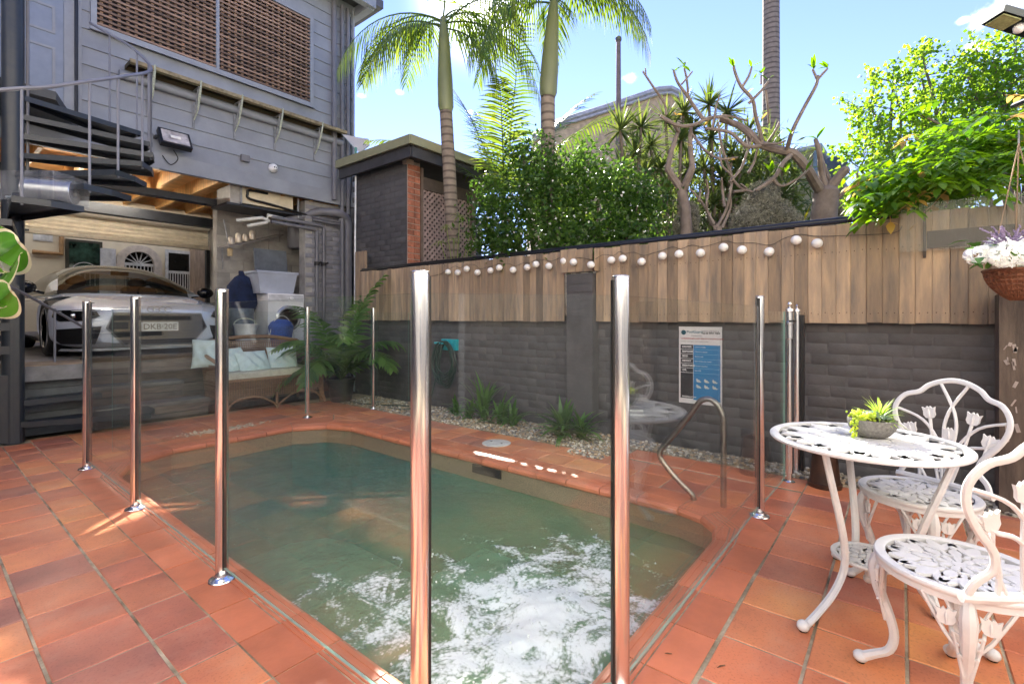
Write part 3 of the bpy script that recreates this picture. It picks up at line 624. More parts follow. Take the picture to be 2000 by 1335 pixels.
# right hand timber post, carries the basket
pw = mat('old_post_timber', (.15,.115,.09), .85, var=.2, scale=5, stretch=(4,4,.7), bump=.5, bscale=20, col2=(.065,.05,.042))
a = G(1975, 950); post = thing('timber_post', 'rough dark timber post at the right end of the wall with flaking white paint', 'post', (4.0,-.62,0))
m_ = MB(); m_.prism([(3.98,-.74),(4.15,-.74),(4.15,-.445),(3.98,-.445)], 0, 1.27, bev=.006); m_.build('post', pw, post)
m_ = MB()
for i in range(16): m_.box((3.976, -.47-random.random()*.05, .40+random.random()*.6), (.004, random.uniform(.005,.018), random.uniform(.01,.05)), rx=random.uniform(-.5,.5))
m_.build('paint_flake', mat('flake', (.42,.36,.33), .8), post, kind='stuff')
# ---------------------------------------------------------------- string of paper lights along the palings
lights_px = [(875,531),(894,532),(911.5,525),(932.6,532),(958,528),(975,522.6),(1002,527),(1029.6,522),(1046.7,516),(1072,519.5),(1101,510),(1120,511.7),(1154,517),(1194,508),(1216,505),(1253,511),(1293.5,500),(1326,496),(1368,494),(1413,483),(1449,488),(1502,491.5),(1555,469),(1596,475)]
sl_ = thing('string_light', 'string of round white paper lanterns hung along the timber palings', 'string lights', (4.1,2.5,1.6))
ball = MB()
prof = []
for i in range(17):
    a = -pi/2+pi*i/16; r_ = cos(a)*(1+.035*(i % 2)); prof.append((max(r_,0)*.036, sin(a)*.034))
ball.lathe(prof, (0,0,0), 14); bm_ = ball.mesh('lantern', mat('paper_white', (.80,.79,.77), .7, var=.05), 'all')
pts = []
for i, (px, py) in enumerate(lights_px):
    xx = 4.115 if not 1105 < px < 1165 else 4.05
    c = PX(px, py, xx); link('lantern', bm_, sl_, c, rot=(random.uniform(-.3,.3), random.uniform(-.3,.3), 0)); 
    pts.append(Vector((c.x+.045, c.y, c.z+.045+random.uniform(0,.015))))
    if i+1 < len(lights_px):
        d = PX(*lights_px[i+1], xx); mid = (c+d)/2; pts.append(Vector((c.x+.045, mid.y, mid.z+.05+random.uniform(.0,.03))))
c = PX(1650,460,4.15); pts.append(c); pts.append(PX(1745,455,4.16)); pts.append(PX(1762,440,4.16))
pts.insert(0, PX(850,538,4.17)); pts.insert(0, PX(800,540,4.17))
wr = MB(); wr.tube(smoothpath(pts, 3), .0022, 5); wr.build('wire', BLKP, sl_)
# ---------------------------------------------------------------- first aid sign
sg = thing('wall_sign', 'blue and white resuscitation chart sign screwed to the charcoal wall', 'sign', (4.215,1.33,.39))
X_ = 4.222
m_ = MB(); m_.bb(X_, X_+.004, 1.155, 1.512, .395, 1.052); m_.build('board', mat('sign_white', (.72,.71,.72), .35, var=.03), sg)
def rect(ya, yb, za, zb, col, nm, lift=1): # ya = left edge in view (large y)
    q = MB(); q.bb(X_-.0006*lift, X_, yb, ya, za, zb); q.build(nm, mat('print_'+nm+str(len(MC)), col, .35, var=.02), sg)
L0 = 1.512; 
def sy(u): return L0-.357*u      # u 0..1 left to right
def sz(v): return 1.052-.657*v   # v 0..1 top to bottom
rect(sy(.04), sy(.34), sz(.935), sz(.235), (.018,.02,.026), 'black_panel')
rect(sy(.35), sy(.965), sz(.95), sz(.235), (.006,.20,.46), 'blue_panel')
white = mat('print_white', (.85,.85,.85), .4, var=.0); blk = mat('print_black', (.01,.01,.012), .4, var=0); red = mat('print_red', (.45,.05,.04), .4); tl = mat('print_teal', (.02,.16,.22), .4)
def T(body, u, v, size, mt, align='LEFT', bold=0):
    M_ = Matrix(((0,0,-1,X_-.0018),(-1,0,0,sy(u)),(0,1,0,sz(v)),(0,0,0,1)))
    return text(body, size, M_, mt, 'lettering', sg, align, .0003, bold)
T('PoolGuard', .19, .068, .030, tl, bold=.0004)
T('Tel 02 9997 7000', .54, .083, .021, blk, bold=.0006); T('SAFETY AND RESCUE', .56, .058, .014, blk)
T('CARDIOPULMONARY RESUSCITATION CHART', .05, .155, .0168, red, bold=.0003)
T('if a person is unresponsive and not breathing normally', .05, .19, .0105, blk); T('SWIMMING POOL', .3, .118, .011, blk)
for i, wd_ in enumerate(('DANGER','RESPONSE','SEND','AIRWAY','BREATHING','CPR')):
    T(wd_, .08, .263+i*.061, .020, white, bold=.0006)
    rect(sy(.04), sy(.34), sz(.296+i*.061), sz(.291+i*.061), (.8,.8,.8), 'row_line', 1.5)
    rect(sy(.36), sy(.955), sz(.296+i*.061), sz(.2935+i*.061), (.35,.6,.75), 'row_line', 1.5)
for i, wd_ in enumerate(('Check for danger','Check for response','Send for help','Open airway, clear mouth','Check for breathing','Start CPR')): T(wd_, .38, .263+i*.061, .013, white)
T('DEFIBRILLATION', .08, .915, .016, white, bold=.0004)
q = MB()
for i in range(3):
    for j in range(2):
        cy, cz = sy(.46+.185*i), sz(.70+.075*j)
        q.ball((X_-.001, cy, cz), .014, 8, 5, (.05,1.1,.8)); q.ball((X_-.001, cy-.014, cz-.006), .01, 8, 5, (.05,1.2,.6)); q.ball((X_-.001, cy+.01, cz+.012), .007, 8, 5, (.05,1,1))
q.build('pictogram', mat('print_pale', (.6,.66,.62), .4, var=.1, scale=60), sg)
q = MB(); c_ = (sy(.115), sz(.075))
q.lathe([(.021,0),(.021,-.0005),(.0155,-.0005),(.0155,0)], (X_-.0006, *c_), 20, axis='X'); q.build('logo_ring', tl, sg)
q = MB(); q.plate([(-.011,-.006),(.011,-.006),(.0,.013)], lambda p: (X_-.0008, c_[0]+p[0], c_[1]+p[1]), .0005, (-1,0,0)); q.build('logo_mark', tl, sg)
# ================================================================ glass pool fence
def chromemat():
    m, n, l, b = newmat('brushed_steel'); b.inputs['Base Color'].default_value = (.84,.85,.87,1); b.inputs['Metallic'].default_value = 1; b.inputs['Roughness'].default_value = .16
    tc = n.new('ShaderNodeTexCoord'); mp = n.new('ShaderNodeMapping'); mp.inputs['Scale'].default_value = (90,90,2.0); nz = n.new('ShaderNodeTexNoise'); nz.inputs['Scale'].default_value = 3; nz.inputs['Detail'].default_value = 4
    l.new(tc.outputs['Object'], mp.inputs[0]); l.new(mp.outputs[0], nz.inputs['Vector']); mr = n.new('ShaderNodeMapRange'); mr.inputs['To Min'].default_value = .12; mr.inputs['To Max'].default_value = .30; l.new(nz.outputs['Fac'], mr.inputs['Value']); l.new(mr.outputs[0], b.inputs['Roughness'])
    return m
STEEL = chromemat()
SATIN = mat('satin_steel', (.33,.31,.29), .33, metal=1, var=.12, scale=20, bump=.08, bscale=200)
GLASS = glassmat('fence_glass', (.965,.99,.985), 1.36, haze=.012)
def edgeglass():
    m, n, l, b = newmat('glass_edge'); b.inputs['Base Color'].default_value = (.25,.48,.40,1); b.inputs['Roughness'].default_value = .15; b.inputs['Alpha'].default_value = .75; return m
GEDGE = edgeglass()
GASK = mat('black_gasket', (.008,.008,.009), .5, var=0)
PF_LABEL = {}
def fence_post(x, y, h=1.25, slot=(), label='', r=.0255, base=True):
    t = thing('fence_post', label, 'post', (x, y, 0), 'steel posts of the glass pool fence')
    m_ = MB(); m_.lathe([(r*.94,.002),(r,.004),(r,h-.006),(r*.99,h-.003),(r*1.03,h-.002),(r*1.03,h+.002),(r*.93,h+.0035),(0,h+.0035)], (x,y,0), 28); m_.build('tube', STEEL, t, True)
    if base:
        m_ = MB(); m_.lathe([(.052,.001),(.0535,.004),(.051,.008),(.040,.012),(.030,.015),(r+.001,.019)], (x,y,0), 28); m_.build('base_cover', STEEL, t, True)
    m_ = MB()
    for a in slot:      # black glazing channel running up the side the glass enters
        dx, dy = cos(a), sin(a); c = Vector((x+dx*(r-.001), y+dy*(r-.001), h/2+.02))
        m_.box(c, (.008, .016, h-.06), rz=a)
    if slot: m_.build('glazing_channel', GASK, t)
    return t
def pane(a, b, zt=1.195, zb=.06, label='', th=.010, zt2=None):
    a = Vector((*a,0)); b = Vector((*b,0)); d = (b-a).normalized(); nn = Vector((-d.y,d.x,0))*th/2; zt2 = zt if zt2 is None else zt2
    t = thing('glass_panel', label, 'glass panel', ((a.x+b.x)/2,(a.y+b.y)/2,zb), 'clear panels of the glass pool fence')
    a2 = a+d*.028; b2 = b-d*.028
    m_ = MB(); vs = [p+s*nn+Vector((0,0,z)) for s in (-1,1) for p, z in ((a2,zb),(b2,zb),(b2,zt2),(a2,zt))]
    m_.add(vs, [(0,1,2,3),(7,6,5,4)]); m_.build('sheet', GLASS, t)
    m_ = MB(); m_.add(vs, [(0,4,5,1),(1,5,6,2),(2,6,7,3),(3,7,4,0)]); m_.build('polished_edge', GEDGE, t)
    return t
A0, A1, A2, A3 = (.86,1.0), (.86,2.29), (.86,3.54), (.86,4.76)
B1, B2, B3 = (1.32,.645), (3.05,.63), (3.80,.61)
C1, C2 = (2.86,5.25), (3.65,5.12)
fence_post(*A0, slot=(pi/2, -math.atan2(.355,.46)), label='largest steel post in the centre of the view, left of the bubbling water')
fence_post(*A1, slot=(pi/2, -pi/2), label='steel post on the left coping nearest the camera, before the wicker sofa')
fence_post(*A2, slot=(pi/2, -pi/2), label='middle steel post on the left coping, in front of the car number plate')
fence_post(*A3, slot=(-pi/2, .3), label='farthest steel post of the left row, in front of the left car headlight')
fence_post(*B1, slot=(pi-math.atan2(.355,.46), 0), label='tall steel post right of the centre, in front of the reflected table')
fence_post(*B2, slot=(pi, 0), label='steel post at the tiles beside the curved grab rail')
fence_post(*C1, slot=(pi,), r=.022, label='thin steel post at the far end in front of the sofa and blue bucket')
fence_post(*C2, slot=(pi,), r=.019, label='thinnest steel post at the far end in front of the potted palm')
pane(A1, A0, label='clear panel between the centre post and the nearest left post'); pane(A2, A1, label='clear panel between the nearest and middle posts of the left row')
pane(A3, A2, label='clear panel between the middle and farthest posts of the left row')
pane(A0, B1, label='narrow clear panel between the two tall central posts over the bubbling water')
pane(B1, B2, label='clear panel right of centre that mirrors the white table')
pane(C1, C2, label='clear panel between the two thin far posts'); pane((1.02,4.93), C1, label='long clear panel at the far end before the steps and sofa')
pane((3.67,5.12),(4.12,4.98), label='clear panel from the thinnest far post to the wall')
pane((3.10,.629),(3.72,.612), zt=1.17, zb=.05, label='clear gate panel between the grab rail post and the latch posts')
# gate latch post with magnetic latch top and hinge sleeve, and its wall post
gp = thing('latch_post', 'slim steel gate latch post with finial and double sleeves beside the wall', 'post', (3.81,.60,0))
m_ = MB(); m_.lathe([(.018,.0),(.018,1.06)], (3.81,.60,0), 20); m_.build('tube', STEEL, gp, True)
m_ = MB(); m_.lathe([(.034,.001),(.036,.006),(.030,.011),(.024,.014)], (3.81,.60,0), 24); m_.build('base_cover', STEEL, gp, True)
m_ = MB(); m_.lathe([(.019,.06),(.026,.065),(.026,.30),(.030,.302),(.030,.325),(.024,.33),(.018,.335)], (3.81,.60,0), 22); m_.build('sleeve', STEEL, gp, True)
m_ = MB(); m_.lathe([(.018,.98),(.026,.985),(.026,1.08),(.030,1.083),(.030,1.10),(.026,1.105),(.026,1.17),(.030,1.175),(.028,1.19),(.012,1.2),(.012,1.215),(.016,1.222),(.012,1.235),(0,1.24)], (3.81,.60,0), 22); m_.build('latch', STEEL, gp, True)
m_ = MB(); m_.bb(3.78,3.84,.565,.60,1.10,1.112); m_.build('striker', GASK, gp)
hp_ = thing('wall_side_post', 'second slim steel post standing behind the latch post against the wall', 'post', (4.05,.59,0))
m_ = MB(); m_.lathe([(.024,0),(.024,1.17),(.027,1.173),(.026,1.19),(.012,1.2),(.015,1.215),(.0,1.23)], (4.05,.59,0), 20); m_.build('tube', STEEL, hp_, True)
m_ = MB(); m_.lathe([(.038,.001),(.038,.008),(.026,.014)], (4.05,.59,0), 20); m_.build('base_cover', STEEL, hp_, True)
m_ = MB(); m_.bb(4.03,4.07,.545,.567,.03,1.15); m_.build('clamp_strip', GASK, hp_)
# grab rail of the pool
gr = thing('grab_rail', 'bent stainless steel pool grab rail standing on the coping tiles', 'rail', (3.06,.9,0))
Xr = 3.065
pts = [(Xr,.83,0),(Xr,.83,.2),(Xr,.83,.50),(Xr,.842,.56),(Xr,.872,.612),(Xr,.915,.635),(Xr,.960,.62),(Xr,.992,.58),(Xr,1.09,.44),(Xr,1.205,.29),(Xr,1.222,.255),(Xr,1.21,.21),(Xr,1.12,.115),(Xr,1.02,.035),(Xr,1.005,.0)]
m_ = MB(); m_.tube(smoothpath(pts, 4), .0175, 12); m_.build('tube', SATIN, gr, True)
# ================================================================ cast aluminium table and chairs
WHT = mat('white_cast_paint', (.70,.70,.71), .38, var=.03, scale=30, bump=.12, bscale=60, spec=.5)
FEET = mat('black_rubber', (.012,.012,.012), .6, var=0)
def ringm(m, c, ro, ri, z0, z1, n=64, bump_out=.0):
    prof = [(ri, z0),(ro*.985, z0),(ro, z0+(z1-z0)*.3),(ro,(z0+z1)/2+(z1-z0)*.25),(ro*.985,z1),(ri+.004,z1),(ri,z1-.002),(ri,z0)]
    m.lathe(prof, c, n); return m
def petal(m, c, r, a, w, z0, z1, tilt=0, n=10):
    """lens shaped solid from radius r0 to r1 in direction a (in plane)"""
    r0, r1 = r; poly = []
    for i in range(n+1):
        t = i/n; poly.append((r0+(r1-r0)*t, w*(sin(pi*t)**.75)*.5+.002))
    for i in range(n, -1, -1):
        t = i/n; poly.append((r0+(r1-r0)*t, -w*(sin(pi*t)**.75)*.5-.002))
    R = lambda p: (c[0]+p[0]*cos(a)-p[1]*sin(a), c[1]+p[0]*sin(a)+p[1]*cos(a))
    m.prism([R(p) for p in poly], z0, z1, bev=0); return m
def openwork(m, R, z0, z1, petals, inner=.0, hub=True, tw=.0):
    """cast pattern of leaves and tulips between hub and rim"""
    if hub:
        m.lathe([(.0,z0),(R*.10,z0),(R*.10,z1),(0,z1)], (0,0,0), 20)
        m.lathe([(R*.30,z0),(R*.335,z0),(R*.335,z1),(R*.30,z1),(R*.30,z0)], (0,0,0), 40)
    for k in range(petals):
        a = 2*pi*k/petals
        petal(m, (0,0), (R*.09,R*.32), a, R*.085, z0, z1)
        petal(m, (0,0), (R*.32,R*.62), a+.0, R*.15, z0, z1-.001)
        petal(m, (0,0), (R*.60,R*.93), a+.0, R*.10, z0, z1-.001)
        b = a+pi/petals
        petal(m, (0,0), (R*.33,R*.50), b, R*.06, z0, z1-.002)
        petal(m, (0,0), (R*.50,R*.93), b, R*.17, z0, z1-.0005)
        for s in (-1, 1):   # side leaves joining stem and neighbour
            c = (R*.50*cos(b), R*.50*sin(b)); petal(m, c, (0,R*.42), b+s*.62, R*.085, z0, z1-.0015)
            c = (R*.72*cos(b+s*.5*pi/petals), R*.72*sin(b+s*.5*pi/petals)); petal(m, c, (0,R*.22), b+s*1.0, R*.07, z0, z1-.001)
    return m
TC = (2.353,.115); TZ = .655
tb = thing('bistro_table', 'round white cast metal table with openwork leaf pattern top', 'table', (*TC,0))
def worldshift(m, x, y, z=0, rz=0):
    c, s = cos(rz), sin(rz); m.v = [(x+v[0]*c-v[1]*s, y+v[0]*s+v[1]*c, z+v[2]) for v in m.v]; return m
m_ = MB(); ringm(m_, (0,0,0), .325, .292, -.016, .0, 72); openwork(m_, .305, -.010, -.001, 12); worldshift(m_, *TC, TZ); m_.build('table_top', WHT, tb, True)
m_ = MB(); ringm(m_, (0,0,0), .125, .105, -.010, .0, 40); openwork(m_, .112, -.008, -.001, 6); worldshift(m_, 2.36, .10, .20); m_.build('shelf', WHT, tb, True)
def legcurve(cx, cy, a, prof): return [(cx+r*cos(a), cy+r*sin(a), z) for r, z in prof]
for a, rf in ((radians(152), .375), (radians(251), .355), (radians(20), .40)):
    pr_ = [(.262,TZ-.012),(.235,.56),(.205,.47),(.175,.38),(.150,.29),(.142,.22),(.155,.16),(.205,.10),(.275,.055),(rf-.03,.022),(rf,.012)]
    pts = smoothpath(legcurve(2.36,.10,a,pr_), 3); nseg = len(pts)
    t_ = Vector((-sin(a), cos(a), 0))
    m_ = MB(); m_.tube(pts, lerpl([.011,.012,.0125,.013,.0135,.0135,.0125,.012,.012,.012,.015], nseg), 8, flat=1.0, up=t_)
    # flat flange along the leg
    for off in (-.009, .009): m_.tube([Vector(p)+t_*off+Vector((0,0,.003)) for p in pts], lerpl([.005]*3+[.0055]*4+[.004], nseg), 6, up=t_)
    m_.ball((pts[-1].x, pts[-1].y, .020), .020, 10, 7, (1.25,1.1,.95)); m_.build('leg', WHT, tb, True)
    f_ = MB(); f_.lathe([(.014,0),(.016,.006),(.014,.009)], (pts[-1].x, pts[-1].y, .001), 12); f_.build('foot_pad', FEET, tb, True)
# lacy brackets between the shelf and legs
m_ = MB(); m_.tube([(2.36,.10,.19),(2.36,.10,.12)], .012, 8); m_.ball((2.36,.10,.11), .018, 10, 6); m_.build('finial', WHT, tb, True)
def tulip(m, base, up, side, s, nrm, th=.010):
    """flat cast tulip head"""
    out = [(0,0),(.35,.08),(.55,.4),(.52,.8),(.62,1.25),(.33,1.08),(.14,1.32),(0,1.12),(-.14,1.32),(-.33,1.08),(-.62,1.25),(-.52,.8),(-.55,.4),(-.35,.08)]
    base = Vector(base)
    m.plate(out, lambda p: base+side*(p[0]*s)+up*(p[1]*s)-nrm*th/2, th, nrm)
    m.tube([base+up*s*.1+nrm*th*.55, base+up*s*.7+nrm*th*.75, base+up*s*1.05+nrm*th*.5], [s*.06,s*.12,s*.03], 6)
def make_chair(label):
    """chair at the origin facing +x (front of the seat), back at -x"""
    t = thing('garden_chair', label, 'chair', (0,0,0), 'white cast metal garden chairs')
    R = .205; Z = .405
    m_ = MB(); ringm(m_, (0,0,0), R, R-.030, -.016, 0, 56); openwork(m_, R-.022, -.011, -.001, 9); worldshift(m_, 0, 0, Z); m_.build('seat', WHT, t, True)
    m_ = MB(); m_.lathe([(R-.016,Z-.034),(R-.006,Z-.034),(R-.006,Z-.014),(R-.016,Z-.014),(R-.016,Z-.034)], (0,0,0), 48); m_.build('apron', WHT, t, True)
    for k, a in enumerate((radians(42), radians(-42), radians(138), radians(-138))):
        ca, sa = cos(a), sin(a); tv = Vector((-sa, ca, 0)); rv = Vector((ca, sa, 0))
        pr_ = [(R-.02,Z-.018),(R-.004,Z-.07),(R-.012,Z-.14),(R-.040,Z-.22),(R-.052,Z-.28),(R-.040,Z-.33),(R-.002,.045),(R+.035,.018)]
        pts = smoothpath([rv*r+Vector((0,0,z)) for r, z in pr_], 3); nseg = len(pts)
        lg = MB(); lg.tube(pts, lerpl([.012,.020,.017,.014,.013,.013,.014,.017], nseg), 8, up=tv)
        lg.ball(pts[-1]+Vector((0,0,.002)), .020, 10, 7, (1.1,1.1,.9))
        lo = lg.build('leg', WHT, t, True)
        # openwork bracket: fan of tulips spreading from the leg to the apron
        br = MB()
        for s in (-1, 1):
            w0 = rv*(R-.026)+Vector((0,0,Z-.19)); w1 = rv*(R*cos(.46)-.012)+tv*(s*R*.46)+Vector((0,0,Z-.030))
            br.tube([w0, (w0+w1)/2+rv*.006-Vector((0,0,.012)), w1], .0055, 6)
            w2 = rv*(R-.018)+tv*(s*.045)+Vector((0,0,Z-.032)); br.tube([w0+Vector((0,0,.045)), w2], .0045, 6)
            tulip(br, rv*(R-.016)+tv*(s*.044)+Vector((0,0,Z-.10)), Vector((0,0,1)), tv, .036, rv, .007)
            for q in range(3):
                zz = Z-.13-.028*q; br.tube([rv*(R-.012)+tv*(s*(.028-.004*q))+Vector((0,0,zz+.018)), rv*(R-.020)+Vector((0,0,zz))], .004, 5)
            br.tube([rv*(R-.030)+tv*(s*.008)+Vector((0,0,Z-.235)), rv*(R-.010)+tv*(s*.030)+Vector((0,0,Z-.11)), w1*.35+w0*.65+Vector((0,0,.03))], .0045, 6)
        br.build('leg_bracket', WHT, t, True)
        fp = MB(); fp.lathe([(.012,0),(.015,.006),(.012,.008)], (pts[-1].x, pts[-1].y, .001), 12); fp.build('foot_pad', FEET, t, True)
    # backrest: scalloped frame leaning back, tulips on stems inside
    def bk(y, z):     # back plane, bowed and leaning
        return Vector((-R+.02-.02*(z-Z)*4-.10*max(0,(z-Z))+.30*y*y*2.2, y, z))
    outl = [(-.165,.0),(-.150,.045),(-.115,.085),(-.122,.135),(-.165,.190),(-.200,.255),(-.205,.315),(-.175,.365),(-.125,.385),(-.095,.415),(-.050,.438),(0,.447)]
    full = outl+[(-y, z) for y, z in outl[::-1][1:]]
    fr = MB(); pts = smoothpath([bk(y, Z+z) for y, z in full], 4); fr.tube(pts, .0112, 8, flat=.8)
    fr.tube(smoothpath([bk(y*1.0, Z+.006) for y in (-.175,-.09,0,.09,.175)], 4), .014, 8)
    fr.build('back_frame', WHT, t, True)
    tu = MB(); nrm = Vector((1,0,0)); S = lambda pl, r=.0062: tu.tube(smoothpath([bk(y, Z+z) for y, z in pl], 4), r, 6)
    # stems with tulips
    for pl, ang in (([(0,.0),(0,.10),(0,.19)], 0), ([(.02,.0),(.05,.13),(.075,.27)], .18), ([(-.02,.0),(-.05,.13),(-.075,.27)], -.18), ([(.06,.0),(.115,.10),(.135,.19)], .25), ([(-.06,.0),(-.115,.10),(-.135,.19)], -.25)):
        S(pl); e = bk(pl[-1][0], Z+pl[-1][1]); up = Vector((-.1, sin(ang), cos(ang))).normalized(); sd = Vector((0,cos(ang),-sin(ang)))
        tulip(tu, e, up, sd, .042, nrm, .009)
    # sweeping arcs
    for s in (-1, 1):
        S([(s*.010,.02),(s*.03,.16),(s*.10,.26),(s*.195,.30)]); S([(-s*.02,.05),(s*.02,.20),(s*.01,.31),(-s*.05,.43)][:4], .0065)
        S([(s*.09,.0),(s*.10,.08),(s*.14,.17),(s*.17,.205)], .007); S([(s*.005,.10),(s*.07,.17),(s*.13,.19),(s*.19,.235)], .0065)
    tu.build('tulip_tracery', WHT, t, True)
    return t
ch1 = make_chair('white cast metal chair at the right edge, nearest the camera, seen from behind')
ch2 = copy_tree(ch1); ch2['label'] = 'white cast metal chair by the pebbles and the wall, with its scalloped back fully visible'
def place(o, x, y, ang): o.location = (x, y, 0); o.rotation_euler = (0, 0, ang)
place(ch1, 1.945, -.135, radians(43)); place(ch2, 2.66, -.055, math.atan2(.35,-.62))
# bowl with succulents on the table
PB = G(1703, 852, TZ); 
bw = thing('succulent_bowl', 'speckled grey stone bowl of succulents on the white table', 'planter', (PB.x, PB.y, TZ))
STONE = mat('speckled_stone', (.24,.225,.20), .85, var=.3, scale=90, bump=.5, bscale=120, col2=(.10,.095,.085))
m_ = MB(); m_.lathe([(0,0),(.040,.0),(.060,.012),(.078,.036),(.083,.060),(.0825,.072),(.077,.073),(.074,.064),(.0,.060)], (PB.x,PB.y,TZ), 32); m_.build('bowl', STONE, bw, True)
LIME = leafmat('succulent_lime', (.30,.42,.05), (.50,.55,.08), .35); SAGE = leafmat('succulent_sage', (.12,.20,.13), (.20,.28,.18), .2); SPK = leafmat('succulent_green', (.14,.28,.05), (.35,.45,.10), .35)
right = Vector((.6243,-.7812,0)); fwd = Vector((.7812,.6243,0))
m_ = MB(); c = PB+right*.032+Vector((0,0,.068))
for i in range(70):
    a = random.uniform(0,2*pi); e = random.uniform(.15,1.45); d = Vector((cos(a)*cos(e), sin(a)*cos(e), sin(e))); blade(m_, c, d, random.uniform(.07,.115), .010, droop=.7, segs=4, fold=.4)
m_.build('spiky_rosette', SPK, bw, 'all')
m_ = MB()
for c, s in ((PB-right*.002+Vector((0,0,.078)), .030), (PB+right*.02-fwd*.035+Vector((0,0,.076)), .02)):
    for ring_ in range(4):
        for k in range(8):
            a = 2*pi*(k+.5*ring_)/8; e = .25+.33*ring_; d = Vector((cos(a)*cos(e), sin(a)*cos(e), sin(e))); m_.ball(c+d*s*(1-.16*ring_), s*.42, 6, 5, (1,1,.7))
m_.build('grey_rosette', SAGE, bw, 'all')
m_ = MB()
for i in range(150):
    c = PB-right*random.uniform(.015,.075)+fwd*random.uniform(-.05,.04)+Vector((0,0,.072+random.uniform(0,.028))); m_.ball(c, random.uniform(.004,.007), 6, 4)
for i in range(60):
    q = random.random(); c = PB-right*(.085+random.uniform(-.008,.01))-fwd*(.02+random.uniform(-.012,.012))+Vector((0,0,.075-q*.085)); m_.ball(c, random.uniform(.003,.0055), 6, 4)
m_.build('trailing_beads', LIME, bw, 'all')
# brown upturned pot by the wall
bp_ = thing('brown_pot', 'dark brown plastic pot standing upside down by the wall', 'pot', (3.86,.40,0))
m_ = MB(); m_.lathe([(.098,0),(.100,.03),(.092,.034),(.089,.05),(.068,.26),(.060,.268),(0,.268)], (3.86,.40,0), 28); m_.build('pot', mat('brown_plastic', (.055,.024,.014), .45, var=.35, scale=8, bump=.1), bp_, True)
# end grate hole by the table
m_ = MB(); m_.lathe([(.024,.0008),(.022,.002),(0,.002)], (1.86,-.085,0), 20); m_.build('drain_cap', mat('dark_metal', (.015,.014,.013), .5), smooth=True, label='small dark round drain cap in the tiles below the front chair', cat='drain')
# ================================================================ the house over the garage
BLUEG = mat('bluegrey_paint', (.265,.285,.32), .55, var=.1, scale=2.5, bump=.1, bscale=30, rnd=.05)
TRIM = mat('bluegrey_trim', (.275,.295,.33), .5, var=.06)
STEELB = mat('dark_steel', (.016,.018,.024), .45, var=.2, bump=.05)
NAVY = mat('navy_paint', (.016,.024,.036), .38, var=.3, scale=12, bump=.1, col2=(.03,.035,.04))
ORNG = mat('orange_ply', (.72,.40,.14), .6, var=.15, scale=3, stretch=(1,6,1), rnd=.12)
LATT = mat('lattice_timber', (.25,.165,.12), .75, var=.25, scale=6, stretch=(.6,3,3), bump=.2, rnd=.4)
PIPE = mat('grey_pipe', (.16,.16,.175), .45, var=.1, scale=6)
YF = 7.3
house = thing('garage_house', 'blue grey weatherboard upper storey over an open garage, with a timber lattice window', 'house', (1.5,YF,0))
def board(xa, xb, z, h=.205, nm='weatherboard'):
    m_ = MB(); vs = []
    for x in (xa, xb): vs += [(x,YF-.022,z+.002),(x,YF-.004,z+h+.012),(x,YF+.012,z+h+.012),(x,YF+.012,z+.002)]
    m_.add(vs, [(0,1,5,4),(3,0,4,7),(1,2,6,5),(2,3,7,6),(3,2,1,0),(4,5,6,7)]); m_.build(nm, BLUEG, house)
for r in range(16):
    z = 3.20+r*.205
    if 4.40 <= z < 5.80: board(-1.0, .28, z); board(1.27, 1.345, z); board(4.055, 4.78, z)
    elif z < 5.3: board(-1.0, .28, z) if z > 3.3 else None; board(1.27, 4.78, z)
    else: board(-1.0, 4.78, z)
m_ = MB(); m_.bb(-2.4,4.79,YF-.028,YF+.02,3.00,3.20); m_.build('fascia_board', BLUEG, house)
m_ = MB(); m_.bb(4.765,4.805,YF-.032,YF+.06,3.0,6.4); m_.build('corner_board', TRIM, house)
m_ = MB(); m_.bb(-2.4,4.79,YF+.013,YF+.05,3.0,4.43); m_.bb(-2.4,1.36,YF+.014,YF+.05,4.43,6.5); m_.bb(4.04,4.79,YF+.014,YF+.05,4.43,6.5); m_.bb(1.36,4.04,YF+.014,YF+.05,5.86,6.5); m_.bb(4.75,4.789,YF+.05,12,.0,6.5); m_.bb(-2.5,-2.4,YF+.055,12,3.26,6.4); m_.bb(-2.4,4.8,11.9,12,3.2,6.5)
m_.build('wall', BLUEG, house, kind=None)
m_ = MB(); m_.bb(-2.7,5.15,YF-.36,12.3,6.42,6.56); m_.build('roof', mat('roof_metal', (.10,.10,.11), .5), house)
m_ = MB(); m_.bb(4.81,4.93,YF-.40,12,6.26,6.42); m_.bb(-2.7,4.93,YF-.46,YF-.34,6.28,6.42); m_.build('gutter', TRIM, house)
# dark sheet in place of the unlit room behind the lattice
m_ = MB(); m_.bb(1.3,4.1,YF+1.0,YF+1.02,4.3,6.0); m_.build('inner_dark_sheet', mat('inner_dark', (.03,.035,.05), .8, var=.3), house)
